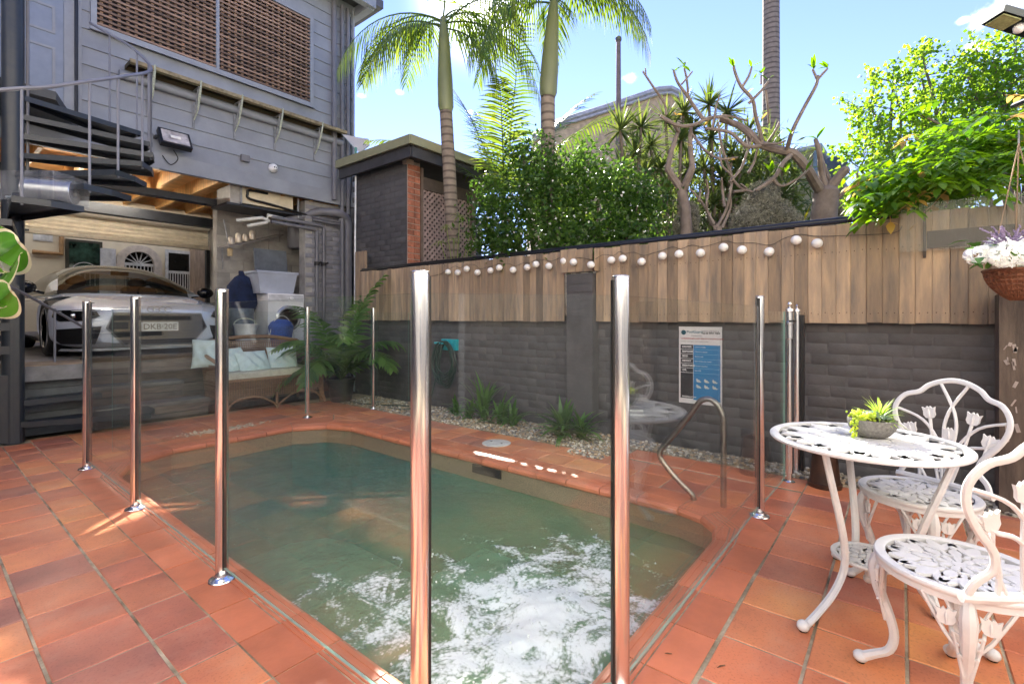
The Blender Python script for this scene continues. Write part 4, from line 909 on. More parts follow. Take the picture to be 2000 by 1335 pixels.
# lattice window
wn = MB(); 
for a in ((1.345,1.40,4.455,5.86),(4.0,4.055,4.455,5.86)): wn.bb(a[0],a[1],YF-.05,YF+.03,a[2],a[3])
wn.bb(1.40,4.0,YF-.05,YF+.03,4.455,4.51); wn.bb(1.40,4.0,YF-.05,YF+.03,5.82,5.86); wn.bb(2.655,2.695,YF-.045,YF+.03,4.51,5.82); wn.bb(1.33,4.07,YF-.075,YF-.05,4.43,4.455)
wo_ = wn.build('lattice_window', TRIM, house)
hm = MB(); hm.box((0,0,0), (1.25,.022,.024)); hmesh = hm.mesh('slat', LATT)
vm = MB(); vm.box((0,0,0), (.030,.016,1.31)); vmesh = vm.mesh('slat', LATT)
for x0_, x1_, s in ((1.402,2.652,1),(2.697,3.998,1)):
    nz_ = 23
    for k in range(nz_): link('slat', hmesh, wo_, ((x0_+x1_)/2, YF-.030, 4.535+k*.0572), scale=((x1_-x0_)/1.25,1,1))
    nx_ = 15
    for k in range(nx_): link('slat', vmesh, wo_, (x0_+.045+k*(x1_-x0_-.09)/(nx_-1), YF-.008, 5.165))
# door and trim on the left
dr = MB(); dr.bb(.36,1.12,YF-.01,YF+.012,3.26,5.32); door = dr.build('door', mat('door_blue', (.22,.26,.34), .5, var=.06), house)
for za, zb in ((3.45,4.10),(4.25,4.55),(4.72,5.2)):
    for xa, xb in ((.44,.70),(.79,1.05)):
        q = MB()
        for (a, b, c, d) in ((xa,xb,za,za+.025),(xa,xb,zb-.025,zb),(xa,xa+.025,za+.025,zb-.025),(xb-.025,xb,za+.025,zb-.025)): q.bb(a,b,YF-.020,YF-.0105,c,d)
        q.build('door_moulding', TRIM, door, kind='stuff')
m_ = MB(); m_.bb(.27,.36,YF-.03,YF+.012,3.2,5.4); m_.build('door_jamb', TRIM, house)
m_ = MB(); m_.bb(1.12,1.27,YF-.03,YF+.012,3.2,5.4); m_.build('door_jamb', TRIM, house)
m_ = MB(); m_.tube([(1.22,YF-.05,3.25),(1.22,YF-.05,6.3)], .016, 8); m_.build('conduit', STEELB, house, True)
m_ = MB(); m_.tube([(1.6,YF-.055,4.02),(4.55,YF-.055,4.02)], .05, 12); m_.build('waste_pipe', BLUEG, house, True)
# downpipes at the right corner
for x, r, z0, y_ in ((4.40,.042,3.05,YF-.07),(4.55,.030,.9,YF-.06),(4.66,.030,2.85,YF-.06)):
    m_ = MB(); m_.tube([(x,y_,z0),(x,y_,6.3)], r, 12)
    for z in (3.6,4.6,5.6): m_.lathe([(r+.004,-.012),(r+.004,.012)], (x,y_,z), 12)
    m_.build('downpipe', PIPE, house, True)
m_ = MB(); m_.tube([(4.72,YF-.04,6.2),(4.72,YF-.045,4.6),(4.735,YF-.04,3.4),(4.70,YF-.05,2.9),(4.74,YF-.05,1.2)], .007, 6); m_.build('cable', STEELB, house, True)
# ceiling of the garage
cl = MB(); cl.bb(-2.4,4.75,YF+.05,11.9,3.19,3.25); cl.build('ceiling', ORNG, house)
jm = MB(); jm.box((0,0,0), (.045,4.3,.19)); jme = jm.mesh('joist', ORNG)
for k in range(16): link('joist', jme, house, (-2.2+k*.45, 9.55, 3.095))
for yb, za, zb in ((7.95,2.80,2.885),(9.0,2.64,2.78)):
    m_ = MB(); m_.bb(-2.4,3.35,yb,yb+.07,za,zb); m_.bb(-2.4,3.35,yb-.05,yb+.12,za-.012,za); m_.build('steel_beam', STEELB, house)
m_ = MB(); m_.bb(.13,.25,YF+.06,10.3,.67,3.0); m_.build('side_wall', CHAR, house); m_ = MB(); m_.bb(-2.5,-2.4,YF+.06,12,.0,3.18); m_.build('side_wall', CHAR, house)  # unseen dark walls, added to keep bright reflections out of the fence panes
# floor slab, platform, retaining walls
m_ = MB(); m_.bb(-2.4,4.75,6.97,12.6,.45,.67); m_.build('garage_slab', CONC, house)
m_ = MB(); m_.bb(-2.4,1.19,6.36,6.96,.53,.672); m_.build('platform_edge', mat('bluegrey_concrete', (.17,.18,.19), .7, var=.2), house)
m_ = MB(); m_.bb(-2.4,1.188,6.362,6.96,.673,.678); m_.build('platform_top', mat('tan_concrete', (.27,.20,.14), .8, var=.25), house)
m_ = MB()
for r in range(7): m_.bb(-2.4,1.16,6.50+.002*(r%2),6.52,.0+r*.075,.069+r*.075)
m_.bb(-2.4,1.16,6.52,6.9,0,.525); m_.build('plinth_wall', mat('bluegrey_brick', (.10,.115,.13), .7, var=.15, bump=.4, bscale=20), house)
SLEEP = mat('sleeper_timber', (.22,.165,.125), .85, var=.3, scale=4, stretch=(.8,5,5), bump=.5, bscale=14, rnd=.3, col2=(.06,.05,.045))
for r in range(4):
    for xa, xb in ((1.2,2.6),(2.605,3.9),(3.905,4.25)):
        m_ = MB(); m_.prism([(xa,6.90+.003*r),(xb,6.90),(xb,6.965),(xa,6.965)], r*.165+.003, r*.165+.161, bev=.004); m_.build('sleeper', SLEEP, house)
m_ = MB(); m_.bb(1.2,4.2,6.84,6.97,.663,.70); m_.build('sleeper', SLEEP, house)
# ground-floor walls
m_ = MB(); m_.bb(4.0,4.75,7.42,7.6,.0,3.0); m_.bb(3.06,4.75,8.35,8.5,.67,3.0); m_.bb(3.66,3.75,8.5,10.4,.67,3.0); m_.build('lower_wall', mat('grey_block', (.34,.33,.31), .85, var=.15, scale=5, bump=.3), house)
LBR = mat('lower_brick_paint', (.24,.24,.265), .65, var=.12, bump=.4, bscale=30, rnd=.12)
lbm = brickmesh(.010,.232,.068,LBR,seed=3); lb = MB(); lb.add([(v[1], v[0], v[2]) for v in lbm.v], [f[::-1] for f in lbm.f]); lbme = lb.mesh('brick', LBR, 'all')
for r in range(29):
    for k in range(3): link('brick', lbme, house, (4.13+k*.242+(.11 if r % 2 else 0)-.01, 7.416, .72+r*.078))
GBL = mat('grey_block_face', (.40,.38,.35), .85, var=.12, bump=.3, rnd=.08); bk_ = MB(); bk_.box((0,0,0), (.385,.012,.185)); bkm = bk_.mesh('block', GBL)
for r in range(12):
    for k in range(4): link('block', bkm, house, (3.26+k*.395+(.19 if r % 2 else 0), 8.345, .77+r*.195))
# roller door, half raised at the lane side
rd = thing('roller_door', 'cream ribbed roller door rolled up at the back of the garage', 'roller door', (1.8,10.4,2.4))
vs = []; fs = []; nn = 44
for i in range(nn+1):
    z = 2.50+i*.0125; yy = 10.40+.018*cos(i*pi/2.6)-(.0 if z < 2.85 else (z-2.85)*1.5); vs += [(-1.2,yy,z),(3.66,yy,z)]
for i in range(nn): fs.append((2*i,2*i+1,2*i+3,2*i+2))
m_ = MB(); m_.add(vs, fs); CRM = mat('cream_steel', (.82,.74,.60), .5, var=.08); m_.build('curtain', CRM, rd)
m_ = MB(); m_.bb(-1.2,3.66,10.37,10.44,2.42,2.497); m_.build('bottom_rail', mat('cream_rail', (.46,.41,.32), .5), rd)
m_ = MB(); m_.bb(.85,1.2,10.355,10.37,2.445,2.475); m_.build('lock_bar', STEELB, rd)
m_ = MB(); m_.tube([(-1.2,10.2,2.92),(3.6,10.2,2.92)], .16, 20); m_.build('drum', CRM, rd, True)
m_ = MB(); m_.bb(3.60,3.66,10.30,10.39,.67,2.41); m_.build('track', STEELB, rd)
tu_ = thing('fluorescent_tube', 'long white fluorescent batten light under the garage ceiling', 'ceiling light', (1.9,8.5,2.97))
m_ = MB(); m_.bb(.95,2.35,8.44,8.52,2.955,2.99); m_.build('batten', mat('white_enamel', (.75,.73,.68), .4), tu_)
m_ = MB(); m_.tube([(1.0,8.48,2.935),(2.3,8.48,2.935)], .016, 10); m_.build('tube', emitmat('tube_glow', (1,.92,.80), 26), tu_, True)

# ---------------------------------------------------------------- cream building across the lane
LB = thing('lane_building', 'cream rendered building across the lane with arched and grilled windows', 'building', (3.0,13.2,.4))
CREAM = mat('cream_render', (.78,.68,.50), .8, var=.08, scale=2, bump=.1); YL = 13.2
m_ = MB(); m_.bb(-5,9,YL,YL+4,.3,4.2); m_.build('wall', CREAM, LB)
m_ = MB(); m_.bb(-6,10,12.6,YL+.1,.42,.50); m_.build('footpath', CONC, LB)
def lx(px): return PY(px, 500, YL).x
WHM = mat('white_metal', (.75,.74,.72), .4)
# square window with grille
za, zb = PY(160,562,YL).z-.1, PY(160,474,YL).z; xa, xb = lx(134), lx(193)
m_ = MB(); m_.bb(xa-.05,xb+.05,YL-.05,YL-.001,za,zb+.05); wf = m_.build('window', mat('dark_frame', (.05,.045,.03), .5), LB)
m_ = MB(); m_.bb(xa,xb,YL-.065,YL-.051,za,zb); m_.build('pane', mat('green_pane', (.03,.07,.05), .08, var=.5, scale=6), wf)
m_ = MB()
for k in range(7): x = xa+(xb-xa)*k/6; m_.tube([(x,YL-.09,za),(x,YL-.09,za+.42)], .008, 6)
for k in range(3):
    r = (xb-xa)*(.18+.14*k); c = ((xa+xb)/2, za+.40); m_.tube([(c[0]-r*cos(a), YL-.09, c[1]+r*sin(a)) for a in np.linspace(0,pi,12)], .007, 6)
m_.build('grille', WHM, wf, kind='stuff')
# arched window
ca = lx(270); ra = lx(299)-lx(270); zc = PY(270,516,YL).z
def arch(m, r0, r1, y0, y1, c, zc, down):
    n = 24; out = [(c-r1, zc-down)]+[(c-r1*cos(a), zc+r1*sin(a)) for a in np.linspace(0,pi,n)]+[(c+r1, zc-down),(c+r0, zc-down)]+[(c+r0*cos(a), zc+r0*sin(a)) for a in np.linspace(0,pi,n)]+[(c-r0, zc-down)]
    vs = [(p[0],y0,p[1]) for p in out]+[(p[0],y1,p[1]) for p in out]; N_ = len(out); h = N_//2
    fs = [(i,i+1,N_-2-i,N_-1-i) for i in range(h-1)]+[(i,(i+1)%N_,N_+(i+1)%N_,N_+i) for i in range(N_)]; m.add(vs, fs)
m_ = MB(); arch(m_, ra*.98, ra*1.5, YL-.12, YL-.001, ca, zc, 1.0); m_.build('arch_moulding', mat('pale_render', (.72,.62,.52), .7), LB)
m_ = MB(); m_.plate([(ca-ra*.97,zc-1.1)]+[(ca-ra*.97*cos(a), zc+ra*.97*sin(a)) for a in np.linspace(0,pi,20)]+[(ca+ra*.97,zc-1.1)], lambda p: (p[0],YL-.02,p[1]), .01, (0,1,0)); aw = m_.build('arched_window', mat('dark_pane', (.02,.018,.015), .1), LB)
m_ = MB()
for a in np.linspace(0,pi,8): m_.tube([(ca-ra*.12*cos(a),YL-.05,zc+ra*.12*sin(a)),(ca-ra*.95*cos(a),YL-.05,zc+ra*.95*sin(a))], .012, 6)
m_.bb(ca-ra*.97,ca+ra*.97,YL-.06,YL-.03,zc-.04,zc+.02)
for k in range(8): x = ca-ra*.85+ra*1.7*k/7; m_.tube([(x,YL-.05,zc-1.0),(x,YL-.05,zc-.03)], .010, 6)
m_.build('grille', WHM, aw, kind='stuff')
# gate at right
xa, xb = lx(328), lx(368); za, zb = .67, PY(345,495,YL).z
m_ = MB(); m_.bb(xa-.06,xb+.08,YL-.04,YL-.001,za,zb+.07); gt = m_.build('gate', WHM, LB)
m_ = MB(); m_.bb(xa,xb,YL-.045,YL-.041,za,zb); m_.build('opening', MC['dark_pane'], gt)
m_ = MB(); zz = PY(345,532,YL).z; m_.bb(xa,xb,YL-.07,YL-.046,zz-.03,zz+.03)
for k in range(8): x = xa+.03+(xb-xa-.06)*k/7; m_.tube([(x,YL-.06,za),(x,YL-.06,zz)], .011, 6)
m_.build('grille', WHM, gt, kind='stuff')
BRNP = mat('brown_pipe', (.42,.24,.10), .5)
m_ = MB(); a_ = PY(62,492,YL); b_ = PY(119,498,YL); c_ = PY(119,460,YL); m_.tube([(a_.x,YL-.06,a_.z),(b_.x,YL-.06,a_.z),(b_.x,YL-.06,2.9)], .045, 10); m_.build('drainpipe', BRNP, LB, True)
m_ = MB(); xw = lx(208); m_.tube([(xw,YL-.12,PY(208,520,YL).z-.6),(xw,YL-.12,PY(208,487,YL).z)], .13, 16); m_.build('water_heater', WHM, LB, True)
m_ = MB(); xv = lx(84); zv = PY(84,462,YL).z
for k in range(5): m_.bb(xv-.12+.05*k,xv-.09+.05*k,YL-.03,YL-.002,zv-.07,zv+.07)
m_.bb(xv-.14,xv+.14,YL-.02,YL-.001,zv-.09,zv+.09); m_.build('air_vent', WHM, LB, kind='stuff')
m_ = MB(); m_.bb(lx(370),lx(395),YL-.3,YL-.002,.5,PY(380,482,YL).z+.4); m_.build('timber_pier', mat('pale_timber', (.50,.36,.24), .7, var=.15, stretch=(4,4,.6)), LB)
# ---------------------------------------------------------------- shelf on brackets under the lattice window
sf = thing('wall_shelf', 'mossy timber shelf on metal brackets across the weatherboards', 'shelf', (3.1,7.2,4.2))
MOSS = mat('mossy_timber', (.10,.075,.05), .9, var=.3, scale=5, stretch=(.6,4,4), bump=.5, col2=(.05,.05,.02)); 
m_ = MB(); m_.prism([(1.66,7.06),(4.52,7.06),(4.52,7.27),(1.66,7.27)], 4.10, 4.155, bev=.006); m_.build('plank', MOSS, sf)
m_ = MB(); m_.bb(1.66,4.52,7.045,7.065,4.12,4.165); m_.build('front_lip', mat('bleached_edge', (.30,.25,.15), .9, var=.3, scale=12), sf)
GALV = mat('bracket_paint', (.26,.27,.28), .5, var=.2, scale=20); ROPE = mat('rope', (.46,.50,.40), .8, var=.2, scale=60)
for px in (299, 389, 470, 549, 627):
    x = PY(px, 150, 7.07).x
    m_ = MB(); m_.bar((x,7.262,3.62),(x,7.262,4.09), .028, .008, up=(0,1,0)); m_.bar((x,7.26,4.094),(x,7.05,4.094), .028, .008); m_.bar((x,7.255,3.72),(x,7.10,4.088), .02, .006); m_.build('bracket', GALV, sf)
    m_ = MB(); m_.tube([(x+.01,7.035,4.175),(x+.012,7.04,4.12),(x+.008,7.08,3.98),(x+.02,7.17,3.84),(x+.0,7.245,3.72)], [.010,.011,.016,.010,.007], 6); m_.tube([(x+.01,7.035,4.172),(x+.05,7.09,4.175)], .009, 6); m_.build('rope_tie', ROPE, sf, True)
# flood light, camera dome, junction box
fl = PY(343,272,7.12); flt = thing('flood_light', 'square black framed flood light angled down on the weatherboards', 'flood light', (fl.x,7.25,fl.z))
def rb(m, c, d, rx, rz): m.box(c, d, rz=rz, rx=rx)
m_ = MB(); m_.box((fl.x,7.15,fl.z), (.34,.07,.25), rx=radians(-32)); m_.build('housing', GASK, flt)
m_ = MB(); R_ = Matrix.Rotation(radians(-32), 3, 'X'); c = Vector((fl.x,7.15,fl.z))+R_@Vector((0,-.038,0)); m_.box(c, (.29,.006,.20), rx=radians(-32)); m_.build('lens', mat('lamp_lens', (.55,.50,.46), .08, var=.3, scale=8), flt)
m_ = MB(); c = Vector((fl.x,7.15,fl.z))+R_@Vector((0,-.043,.0)); m_.box(c, (.11,.006,.045), rx=radians(-32)); m_.build('led_plate', mat('led', (.85,.82,.72), .3), flt)
m_ = MB(); m_.bar((fl.x-.18,7.17,fl.z),(fl.x-.18,7.27,fl.z), .03, .03); m_.bar((fl.x+.18,7.17,fl.z),(fl.x+.18,7.27,fl.z), .03, .03); m_.build('bracket', GASK, flt)
m_ = MB(); m_.tube(smoothpath([(fl.x,7.2,fl.z-.12),(fl.x+.05,7.2,fl.z-.22),(fl.x-.02,7.24,fl.z-.30),(fl.x-.1,7.26,fl.z-.2)], 5), .006, 6); m_.build('cable', GASK, flt)
c = PY(537,327,7.2); m_ = MB(); m_.lathe([(.065,.06),(.066,.03),(.05,.0),(.03,-.025),(0,-.03)], (c.x,7.21,c.z), 20, axis='Y')
cmo = thing('security_camera', 'small white round security camera on the weatherboards', 'camera', (c.x,7.27,c.z)); m_.build('housing', mat('white_plastic', (.78,.78,.78), .3), cmo, True)
m_ = MB(); m_.ball((c.x-.012,7.182,c.z), .011, 8, 5); m_.ball((c.x+.016,7.183,c.z), .009, 8, 5); m_.build('lens', GASK, cmo)
m_ = MB(); c = PY(482,308,7.2); m_.box((c.x,7.25,c.z), (.11,.05,.09)); m_.build('junction_box', PIPE, label='small grey junction box on the boards left of the white camera', cat='box')
# ---------------------------------------------------------------- services in the recess
ac = thing('air_conditioner', 'cream metal box with black pipe loop slung under the upper floor', 'air conditioner', (3.4,7.5,2.75))
m_ = MB(); m_.bb(3.06,3.82,7.45,7.95,2.79,3.02); m_.build('case', mat('cream_case', (.66,.58,.42), .5, var=.1, scale=6), ac)
m_ = MB(); m_.bb(2.9,3.05,7.44,7.9,2.76,3.02); m_.build('side_case', mat('grey_case', (.35,.33,.3), .5), ac)
m_ = MB(); m_.tube(smoothpath([(3.42,7.43,2.99),(3.16,7.42,2.985),(3.13,7.42,2.93),(3.16,7.42,2.86),(3.5,7.42,2.83),(4.1,7.42,2.76)], 5), .018, 8); m_.build('insulated_pipe', GASK, ac, True)
m_ = MB(); m_.bb(2.85,3.95,7.42,7.98,2.735,2.765); m_.build('tray', STEELB, ac)
m_ = MB(); m_.bb(3.03,3.055,7.42,7.44,2.74,3.05); m_.bb(3.88,3.905,7.42,7.44,2.70,3.0); m_.build('hanger', GALV, ac, kind='stuff')
pv = thing('pipework', 'grey and white plastic pipes and wide duct on the recess wall', 'pipes', (4.2,7.4,1.0))
m_ = MB(); m_.tube(smoothpath([(3.72,7.52,2.62),(3.9,7.5,2.70),(4.2,7.42,2.84),(4.45,7.26,2.85),(4.60,7.25,2.80),(4.66,7.25,2.70),(4.66,7.25,2.5)], 5), .068, 14); m_.tube([(4.66,7.25,2.55),(4.66,7.25,.9)], .068, 14)
m_.build('duct', PIPE, pv, True)
WPV = mat('white_pvc', (.66,.65,.58), .35)
for pts in ([(3.05,7.6,2.55),(3.35,7.45,2.62),(3.45,7.45,2.58)], [(3.18,7.55,2.48),(3.42,7.45,2.56),(3.43,7.45,2.67),(3.72,7.45,2.65)]):
    m_ = MB(); m_.tube(pts, .026, 10); m_.build('white_pipe', WPV, pv, True)
for x, z0 in ((4.17,2.55),(4.29,2.62)):
    m_ = MB(); m_.tube([(3.48,7.44,z0+.03),(x-.05,7.36,z0),(x,7.36,z0-.04),(x,7.36,.75)], .027, 10); m_.build('grey_pipe', PIPE, pv, True)
    m_ = MB(); m_.lathe([(.04,-.03),(.04,.03)], (x,7.36,2.0), 12); m_.bar((x,7.33,2.0),(x+.02,7.26,2.02), .02,.02); m_.build('valve', GASK, pv)
for zz in (2.74,2.70):
    m_ = MB(); m_.tube(smoothpath([(4.1,7.37,zz),(4.45,7.3,zz-.02),(4.52+.1*(zz<2.72),7.27,zz),(4.53+.1*(zz<2.72),7.25,zz+.2)], 4), .018, 8); m_.build('grey_pipe', PIPE, pv, True)
wh = PY(592,455,7.9); m_ = MB(); m_.lathe([(0,2.28),(.20,2.29),(.22,2.32),(.22,2.70),(.20,2.73)], (wh.x,7.95,0), 24); wht = thing('water_cylinder', 'short grey water cylinder hung in the dark recess', 'water heater', (wh.x,7.95,2.28)); m_.build('tank', PIPE, wht, True)
m_ = MB(); m_.tube([(wh.x-.03,7.70,2.5),(wh.x-.03,7.70,2.35)], .05, 12); m_.tube([(wh.x-.03,7.7,2.35),(wh.x+.1,7.6,1.4)], .005, 5); m_.build('relief_cable', PIPE, wht)
jf = thing('jar_shelf', 'narrow shelf board with metal jars in the recess', 'shelf', (3.2,7.9,2.2))
sa = PY(437,482,7.75); sb_ = PY(545,459,8.25); m_ = MB(); m_.bar(sa, sb_, .18, .022); m_.build('board', mat('shelf_grey', (.25,.23,.21), .7), jf)
m_ = MB(); m_.bar(sa+Vector((0,.05,-.01)), sa+Vector((.1,.3,-.3)), .02,.01); m_.bar(sa+Vector((0,0,.4)), sa+Vector((.08,.0,-.02)), .02,.01); m_.build('strut', GALV, jf, kind='stuff')
for k, t in enumerate((.12,.24,.36,.48)):
    c = sa.lerp(sb_, t)+Vector((0,0,.012)); m_ = MB(); h = .11+.04*(k % 2); m_.lathe([(.045,0),(.048,.01),(.046,h*.8),(.03,h),(.0,h)], c, 14)
    m_.build('jar', mat('tin', (.5,.44,.36), .35, metal=.4, var=.1), smooth=True, label=['small tin jar at the near end of the recess shelf','tall tin jar second on the recess shelf','short tin jar third on the recess shelf','tall tin jar last on the recess shelf'][k], cat='jar', group='tin jars on the recess shelf')
ht = thing('wall_lantern', 'small yellow lantern hung below the recess shelf', 'lantern', (sa.x+.12,7.7,1.9)); c = PY(449,492,7.72)
m_ = MB(); m_.lathe([(.03,-.06),(.035,-.05),(.035,.03),(.045,.035),(.02,.06),(0,.065)], c, 12); m_.build('shade', mat('straw', (.45,.34,.18), .6), ht, True); m_ = MB(); m_.tube([c+Vector((0,0,.065)), c+Vector((0,0,.12))], .003, 5); m_.build('hook', GALV, ht)
# washing machine and the things round it
wmx, wmy = 3.74, 7.75
wm = thing('washing_machine', 'white front loading washing machine in the recess behind the sofa', 'washing machine', (wmx,wmy,.67))
m_ = MB(); m_.prism([(wmx-.3,wmy-.29),(wmx+.3,wmy-.29),(wmx+.3,wmy+.29),(wmx-.3,wmy+.29)], .672, 1.50, bev=.012); APP = mat('appliance_white', (.78,.78,.79), .3, var=.02); m_.build('body', APP, wm)
m_ = MB(); m_.lathe([(.19,-.0),(.20,-.025),(.17,-.045),(.15,-.04)], (wmx,wmy-.295,1.12), 30, axis='Y'); m_.build('door_ring', mat('grey_ring', (.5,.5,.52), .25, metal=.5), wm, True)
m_ = MB(); m_.lathe([(.15,-.035),(.10,-.02),(0,-.0)], (wmx,wmy-.30,1.12), 30, axis='Y'); m_.build('door_glass', mat('dark_glass', (.02,.03,.05), .05), wm, True)
m_ = MB(); m_.bb(wmx-.29,wmx+.29,wmy-.305,wmy-.291,1.38,1.48); m_.build('control_panel', mat('panel_grey', (.62,.63,.66), .3), wm)
m_ = MB(); m_.lathe([(.03,-.02),(.03,0)], (wmx+.05,wmy-.305,1.43), 16, axis='Y'); m_.build('dial', APP, wm)
def tub(c, lx_, ly, h, mt, nm, lab, cat, taper=.82, parent=None, wall_=.006):
    x, y, z = c; m_ = MB(); out = lambda s, zz: [(x-lx_/2*s,y-ly/2*s,zz),(x+lx_/2*s,y-ly/2*s,zz),(x+lx_/2*s,y+ly/2*s,zz),(x-lx_/2*s,y+ly/2*s,zz)]
    rings = [out(taper,z),out(.98,z+h*.9),out(1.05,z+h*.9),out(1.05,z+h),out(.97,z+h),out(taper*.97,z+.01)]; vs = [p for r in rings for p in r]; fs = [(3,2,1,0)]
    for i in range(5):
        for k in range(4): fs.append((4*i+k,4*i+(k+1)%4,4*i+4+(k+1)%4,4*i+4+k))
    fs.append((20,21,22,23)); m_.add(vs, fs); o = m_.build(nm, mt, parent); return setp(o, lab, cat)
CLP = mat('frosted_plastic', (.42,.46,.55), .3, var=.08, scale=3)
tub((3.62,7.72,1.502), .62, .42, .34, CLP, 'storage_tub', 'frosted grey storage tub on the washing machine', 'tub')
m_ = MB(); m_.box((3.72,7.97,2.03), (.52,.025,.40), rx=radians(-8)); m_.box((3.72,7.955,2.03), (.44,.02,.32), rx=radians(-8)); m_.build('tub_lid', mat('smoke_plastic', (.14,.16,.19), .35), label='dark grey tub lid leaning upright behind the storage tub', cat='lid')
m_ = MB(); bx, by = 3.02, 7.22; m_.lathe([(0,.702),(.11,.702),(.15,1.02),(.158,1.022),(.158,1.04),(.146,1.04),(.105,.72),(0,.72)], (bx,by,0), 28); bkt = thing('white_bucket', 'white plastic bucket with rope handle behind the sofa', 'bucket', (bx,by,.70)); m_.build('bucket', mat('pale_plastic', (.62,.63,.66), .4), bkt, True)
m_ = MB(); m_.tube([(bx-.15*cos(a),by+.02,1.03+.09*sin(a)) for a in np.linspace(0,pi,14)], .007, 6); m_.build('handle', ROPE, bkt)
bx, by = 3.50, 7.18; m_ = MB(); m_.lathe([(0,.70),(.13,.70),(.17,.98),(.172,1.0),(.14,1.06),(.08,1.10),(.0,1.11)], (bx,by,0), 28); bb_ = thing('blue_laundry_basket', 'bright blue bucket with wire handle between sofa and washing machine', 'bucket', (bx,by,.70)); m_.build('bucket', mat('blue_mesh', (.035,.10,.42), .6, var=.3, scale=70, bump=.5, bscale=120), bb_, True)
m_ = MB(); m_.tube([(bx-.19*cos(a),by-.03,.74+.42*sin(a)) for a in np.linspace(0,pi,18)], .006, 6); m_.build('handle', WHM, bb_)
m_ = MB(); 
nb = PY(472,590,7.85); m_.lathe([(0,1.15),(.17,1.17),(.22,1.35),(.20,1.6),(.12,1.74),(.04,1.78),(.03,1.84)], (nb.x,7.85,0), 14, sx=1, sy=.5)
m_.v = [(v[0]+.012*sin(v[2]*30+v[1]*20), v[1]+.012*sin(v[0]*40), v[2]) for v in m_.v]; m_.build('navy_bag', mat('navy_cloth', (.008,.018,.06), .9, var=.3, bump=.3), smooth='all', label='navy cloth bag hanging on the recess wall beside the tub', cat='bag')
m_ = MB(); cx_ = PY(480,610,7.6); m_.lathe([(.16,.672),(.17,.69),(.17,1.25),(.16,1.27),(0,1.27)], (cx_.x,7.75,0), 20); m_.build('laundry_bin', mat('bluegrey_plastic', (.10,.13,.17), .5, var=.2, scale=20), smooth=True, label='blue grey bin standing below the navy bag', cat='bin')
# wooden steps
stp = thing('timber_steps', 'weathered timber sleeper steps up to the garage', 'steps', (1.7,6.4,0))
GREYT = mat('grey_deck_timber', (.24,.22,.20), .85, var=.3, scale=4, stretch=(.8,5,5), bump=.4, rnd=.2)
for i, (xa, xb, ya, yb, z) in enumerate(((1.21,2.24,6.31,6.58,.20),(1.21,2.06,6.58,6.84,.40))):
    m_ = MB(); m_.prism([(xa,ya),(xb,ya),(xb,yb+.02),(xa,yb+.02)], z-.04, z, bev=.004); m_.build('tread', GREYT, stp)
    for k in range(1): m_ = MB(); m_.bb(xa+.012,xb-.012,ya+.012,ya+.05,z-.198,z-.125); m_.build('riser_board', SLEEP, stp); m_ = MB(); m_.bb(xa+.012,xb-.012,ya+.014,ya+.05,z-.12,z-.042); m_.build('riser_board', SLEEP, stp)
    m_ = MB(); m_.bb(xa+.0,xa+.012,ya+.012,yb,z-.198,z-.042); m_.build('stringer', GREYT, stp)
# ================================================================ spiral stair
CX, CY = .62, 6.25
ss = thing('spiral_stair', 'dark navy steel spiral stair round a thick column with grey hoop rail', 'staircase', (CX,CY,0))
m_ = MB(); m_.tube([(CX,CY,0),(CX,CY,6.5)], .076, 24); m_.build('column', NAVY, ss, True)
m_ = MB(); m_.tube([(CX+.094,CY+.0,2.3),(CX+.094,CY+.0,6.5)], .012, 8); m_.build('service_pipe', PIPE, ss, True)
RAILM = mat('grey_rail_paint', (.20,.21,.25), .45, var=.06)
angs = {}
top = [(3.33,38),(3.15,20),(2.97,4),(2.79,-11),(2.61,-29),(2.43,-49),(2.25,-52),(2.07,-70)]
tread_list = [(3.15,22,22),(2.97,5,22),(2.79,-10,22),(2.61,-28,22),(2.43,-46,24),(2.24,-60,24)]
a_ = -84
for k in range(9): tread_list.append((2.05-.18*k, a_-24*k, 24))
tread_list += [(.38,-349,26),(.19,-372,30)]
def tread(z, a, w, rt=1.02):
    a0, a1 = radians(a-w/2), radians(a+w/2); r0 = .07; m = MB()
    poly = [(CX+r0*cos(a0-.5),CY+r0*sin(a0-.5)),(CX+rt*cos(a0),CY+rt*sin(a0)),(CX+rt*1.01*cos((a0+a1)/2),CY+rt*1.01*sin((a0+a1)/2)),(CX+rt*cos(a1),CY+rt*sin(a1)),(CX+r0*cos(a1+.5),CY+r0*sin(a1+.5))]
    m.prism(poly, z-.008, z)
    for i in range(len(poly)-1): p, q = poly[i], poly[i+1]; m.bar((*p,z-.026),(*q,z-.026), .006, .046)
    return m.build('tread', NAVY, ss)
for z, a, w in tread_list: tread(z, a, w, .62 if z < .5 and z > .3 else 1.02)
m_ = MB(); m_.prism([(CX-1.2,CY+.1),(CX+.3,CY+.1),(CX+.62,CY+1.02),(CX-1.2,CY+1.02)], 3.22, 3.30); m_.build('landing', NAVY, ss)
rp = []
def rz_(a): return float(np.interp(a, [-300,-84,-46,-28,-10,5,22,60], [1.30,2.95,3.36,3.54,3.72,3.90,4.12,4.5]))
for a in np.linspace(-150, 48, 50): rp.append((CX+1.0*cos(radians(a)), CY+1.0*sin(radians(a)), rz_(a)))
m_ = MB(); m_.tube(rp, .015, 8); m_.build('handrail', RAILM, ss, True)
for z, a, w in tread_list[:8]:
    for da in ((-w/2+3,) if z < 3 else (-w/2+3,)):
        aa = radians(a+da); x, y = CX+1.0*cos(aa), CY+1.0*sin(aa); m_ = MB(); m_.tube([(x,y,z-.06),(x,y,rz_(a+da))], .010, 7); m_.build('baluster', RAILM, ss, True)
